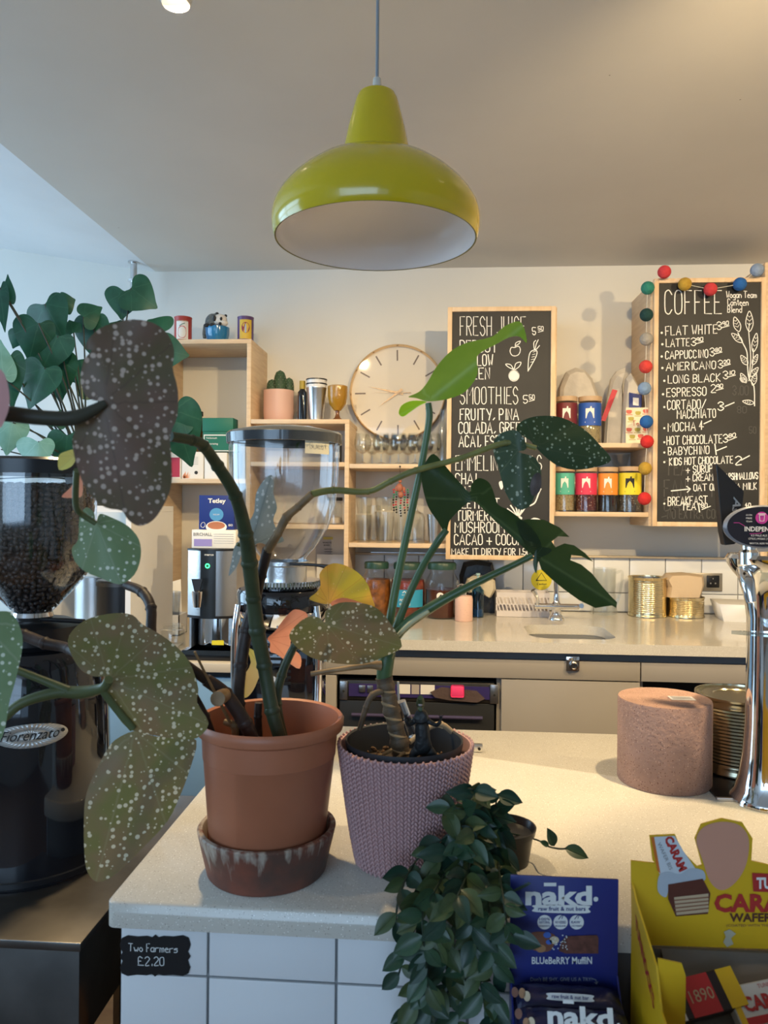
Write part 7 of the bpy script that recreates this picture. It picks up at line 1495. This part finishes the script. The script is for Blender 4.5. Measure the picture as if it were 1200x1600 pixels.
Draw(fW2).poly([(1131, 1456), (1140, 1452), (1150, 1459), (1142, 1466), (1146, 1475), (1136, 1480), (1130, 1472), (1134, 1464)]).build('torn_patch', mat('torn_grey', (.50, .47, .36), .8), t)
B().box((xw0+.003, Yw-.006, z0), (xw1, Yw-.0005, zb2)).build('back_wall', mat('box_inside', (.16, .14, .12), .7), t)
ys0 = Yw-.20
zs1, zs2 = P(986, 1385, Yw-.01).z, P(1015, 1490, Yw-.08).z
B().prism([(xw0, Yw-.001, z0), (xw0, Yw-.001, zs1), (xw0, Yw-.02, zs1-.012), (xw0, Yw-.10, zs2), (xw0, Yw-.12, zs2-.035), (xw0, ys0+.003, zs2-.05), (xw0, ys0+.003, z0)], (.002, 0, 0)).build('side_flap', ylw, t)
fs = lambda a_, b_: Vector((xw0-.0007, Yw-.012-a_*.085, zs1-.022-a_*.05-b_)); d = Draw(fs); d.font("TUNNOCK'S", .10, .012, .014, .9, bold=.03) ; d.build('side_lettering', ylr, t)
pz = P(1050, 1505, Yw-.10)
B().prism([(xw0+.0025, Yw-.10, z0), (xw0+.0025, Yw-.10, pz.z+.004), (xw0+.026, Yw-.10, pz.z), (xw0+.030, Yw-.10, pz.z-.012), (xw0+.030, Yw-.10, z0)], (0, .002, 0)).build('inner_flap', ylw, t)
B().box((xw0+.0001, ys0, z0), (xw1, ys0+.002, z0+.05)).build('front_wall', mat('front_wall_brown', (.30, .20, .12), .5), t); B().box((xw0+.0025, ys0+.0025, z0), (xw1-.003, Yw-.007, z0+.002)).build('base', MC['box_inside'], t); B().box((xw1-.002, ys0+.003, z0), (xw1, Yw-.007, zs2-.03)).build('side_flap', ylw, t)
# wrapped wafers
B().prism([(xw0+.032, Yw-.125, z0+.0025), (xw0+.032, Yw-.0065, z0+.0025), (xw0+.032, Yw-.0065, P(1100, 1560, Yw-.062).z+.02), (xw0+.032, Yw-.125, P(1100, 1560, Yw-.062).z-.07)], (xw1-xw0-.035, 0, 0)).build('inner_tray', MC['box_inside'], t)
foil_b = mat('wafer_foil_black', (.025, .015, .015), .3); foil_r = mat('wafer_foil_red', (.50, .03, .03), .3)
def wafer(lab, cx_, py, yc_, rot, gold_):
    pz_ = P(cx_, py, yc_); o_ = Vector((pz_.x, yc_, pz_.z)); t = thing('wafer_biscuit', lab, 'biscuit', o_)
    Mr = Matrix.Rotation(math.radians(42), 3, 'X') @ Matrix.Rotation(rot, 3, 'Z')
    def w_(a_, b_, cc=0): return o_+Mr @ Vector((a_, b_, cc))
    L2, W2, T2 = .043, .019, .009
    def bx(nm, x0, x1, m_, e=0):
        b = B(); b.prism([w_(x0, -W2-e, -T2-e), w_(x0, -W2-e, T2+e), w_(x0, W2+e, T2+e), w_(x0, W2+e, -T2-e)], Mr @ Vector((x1-x0, 0, 0))); bmesh.ops.bevel(b.bm, geom=b.bm.edges[:], offset=.0012, segments=1, affect='EDGES'); return b.build(nm, m_, t)
    bx('wrapper', -L2, L2, foil_b if gold_ else mat('wafer_foil_cream', (.66, .62, .56), .3))
    fT = lambda e: (lambda a_, b_: w_(a_, -b_, T2+e))
    if gold_:
        Draw(fT(.0006)).rect(-.018, -.0185, .014, .0185).build('red_band', foil_r, t); Draw(fT(.0006)).rect(.024, -.0185, .0425, .0185).build('yellow_band', ylw, t)
        d = Draw(lambda a_, b_: w_(-.0315+b_, a_, T2+.0012)); d.b.poly([d.f(-.019, -.009), d.f(.019, -.009), d.f(.019, .006), d.f(-.019, .006)]); d.build('name_band', white_c, t)
        d = Draw(lambda a_, b_: w_(-.0315-b_, a_*1.0, T2+.0018)); d = Draw(lambda a_, b_: w_(-.0285+b_, a_, T2+.0018)); d.font("TUNNOCK'S", -.0175, .0, .0065, .035, bold=.03); d.build('name_lettering', ylr, t)
        d = Draw(fT(.0012)); d.font('1890', -.014, .006, .012, .026); d.build('year_lettering', mat('gilt_ink', (.5, .35, .2), .4), t)
    else:
        Draw(fT(.0006)).rect(-.0425, -.0185, -.036, .0185).build('yellow_band', ylw, t); Draw(fT(.0006)).rect(-.036, .011, .0425, .0185).build('red_band', foil_r, t)
        d = Draw(fT(.0012)); d.font('CARAMEL', -.033, .006, .013, .070, bold=.04); d.build('name_lettering', ylr, t)
        d = Draw(fT(.0012)); d.font("TUNNOCK'S", -.010, -.012, .004, .03); d.build('small_lettering', ylr, t)
wafer('black and red wrapped wafer at the left of yellow box', 1094, 1558, Yw-.062, .26, True)
wafer('cream and red caramel wafer right of the black one', 1204, 1566, Yw-.062, .22, False)
wafer('wrapped wafer at the right end of the yellow box', 1316, 1572, Yw-.062, .1, False)
# third box cut by the bottom edge
Y3 = .735; a, b_ = P(1003, 1590, Y3).x, P(1300, 1590, Y3).x; z1 = P(1100, 1578, Y3).z
t = thing('open_carton', 'open white and brown carton cut off by the bottom right corner', 'box', ((a+b_)/2, Y3-.08, z0)); y2 = .60

ys0_ = Yw-.20
B().box((a, ys0_-.09, z0), (a+.002, ys0_-.003, z1), .0005).build('side_wall', white_c, t); B().box((b_-.002, ys0_-.09, z0), (b_, ys0_-.003, z1)).build('side_wall', white_c, t)
B().box((a+.0025, ys0_-.005, z0), (b_-.0025, ys0_-.003, z1)).build('back_wall', white_c, t); B().box((a+.0025, ys0_-.09, z0), (b_-.0025, ys0_-.088, z1)).build('front_wall', MC['front_wall_brown'], t); B().box((a+.0025, ys0_-.0875, z0), (b_-.0025, ys0_-.0055, z0+.002)).build('base', MC['front_wall_brown'], t)
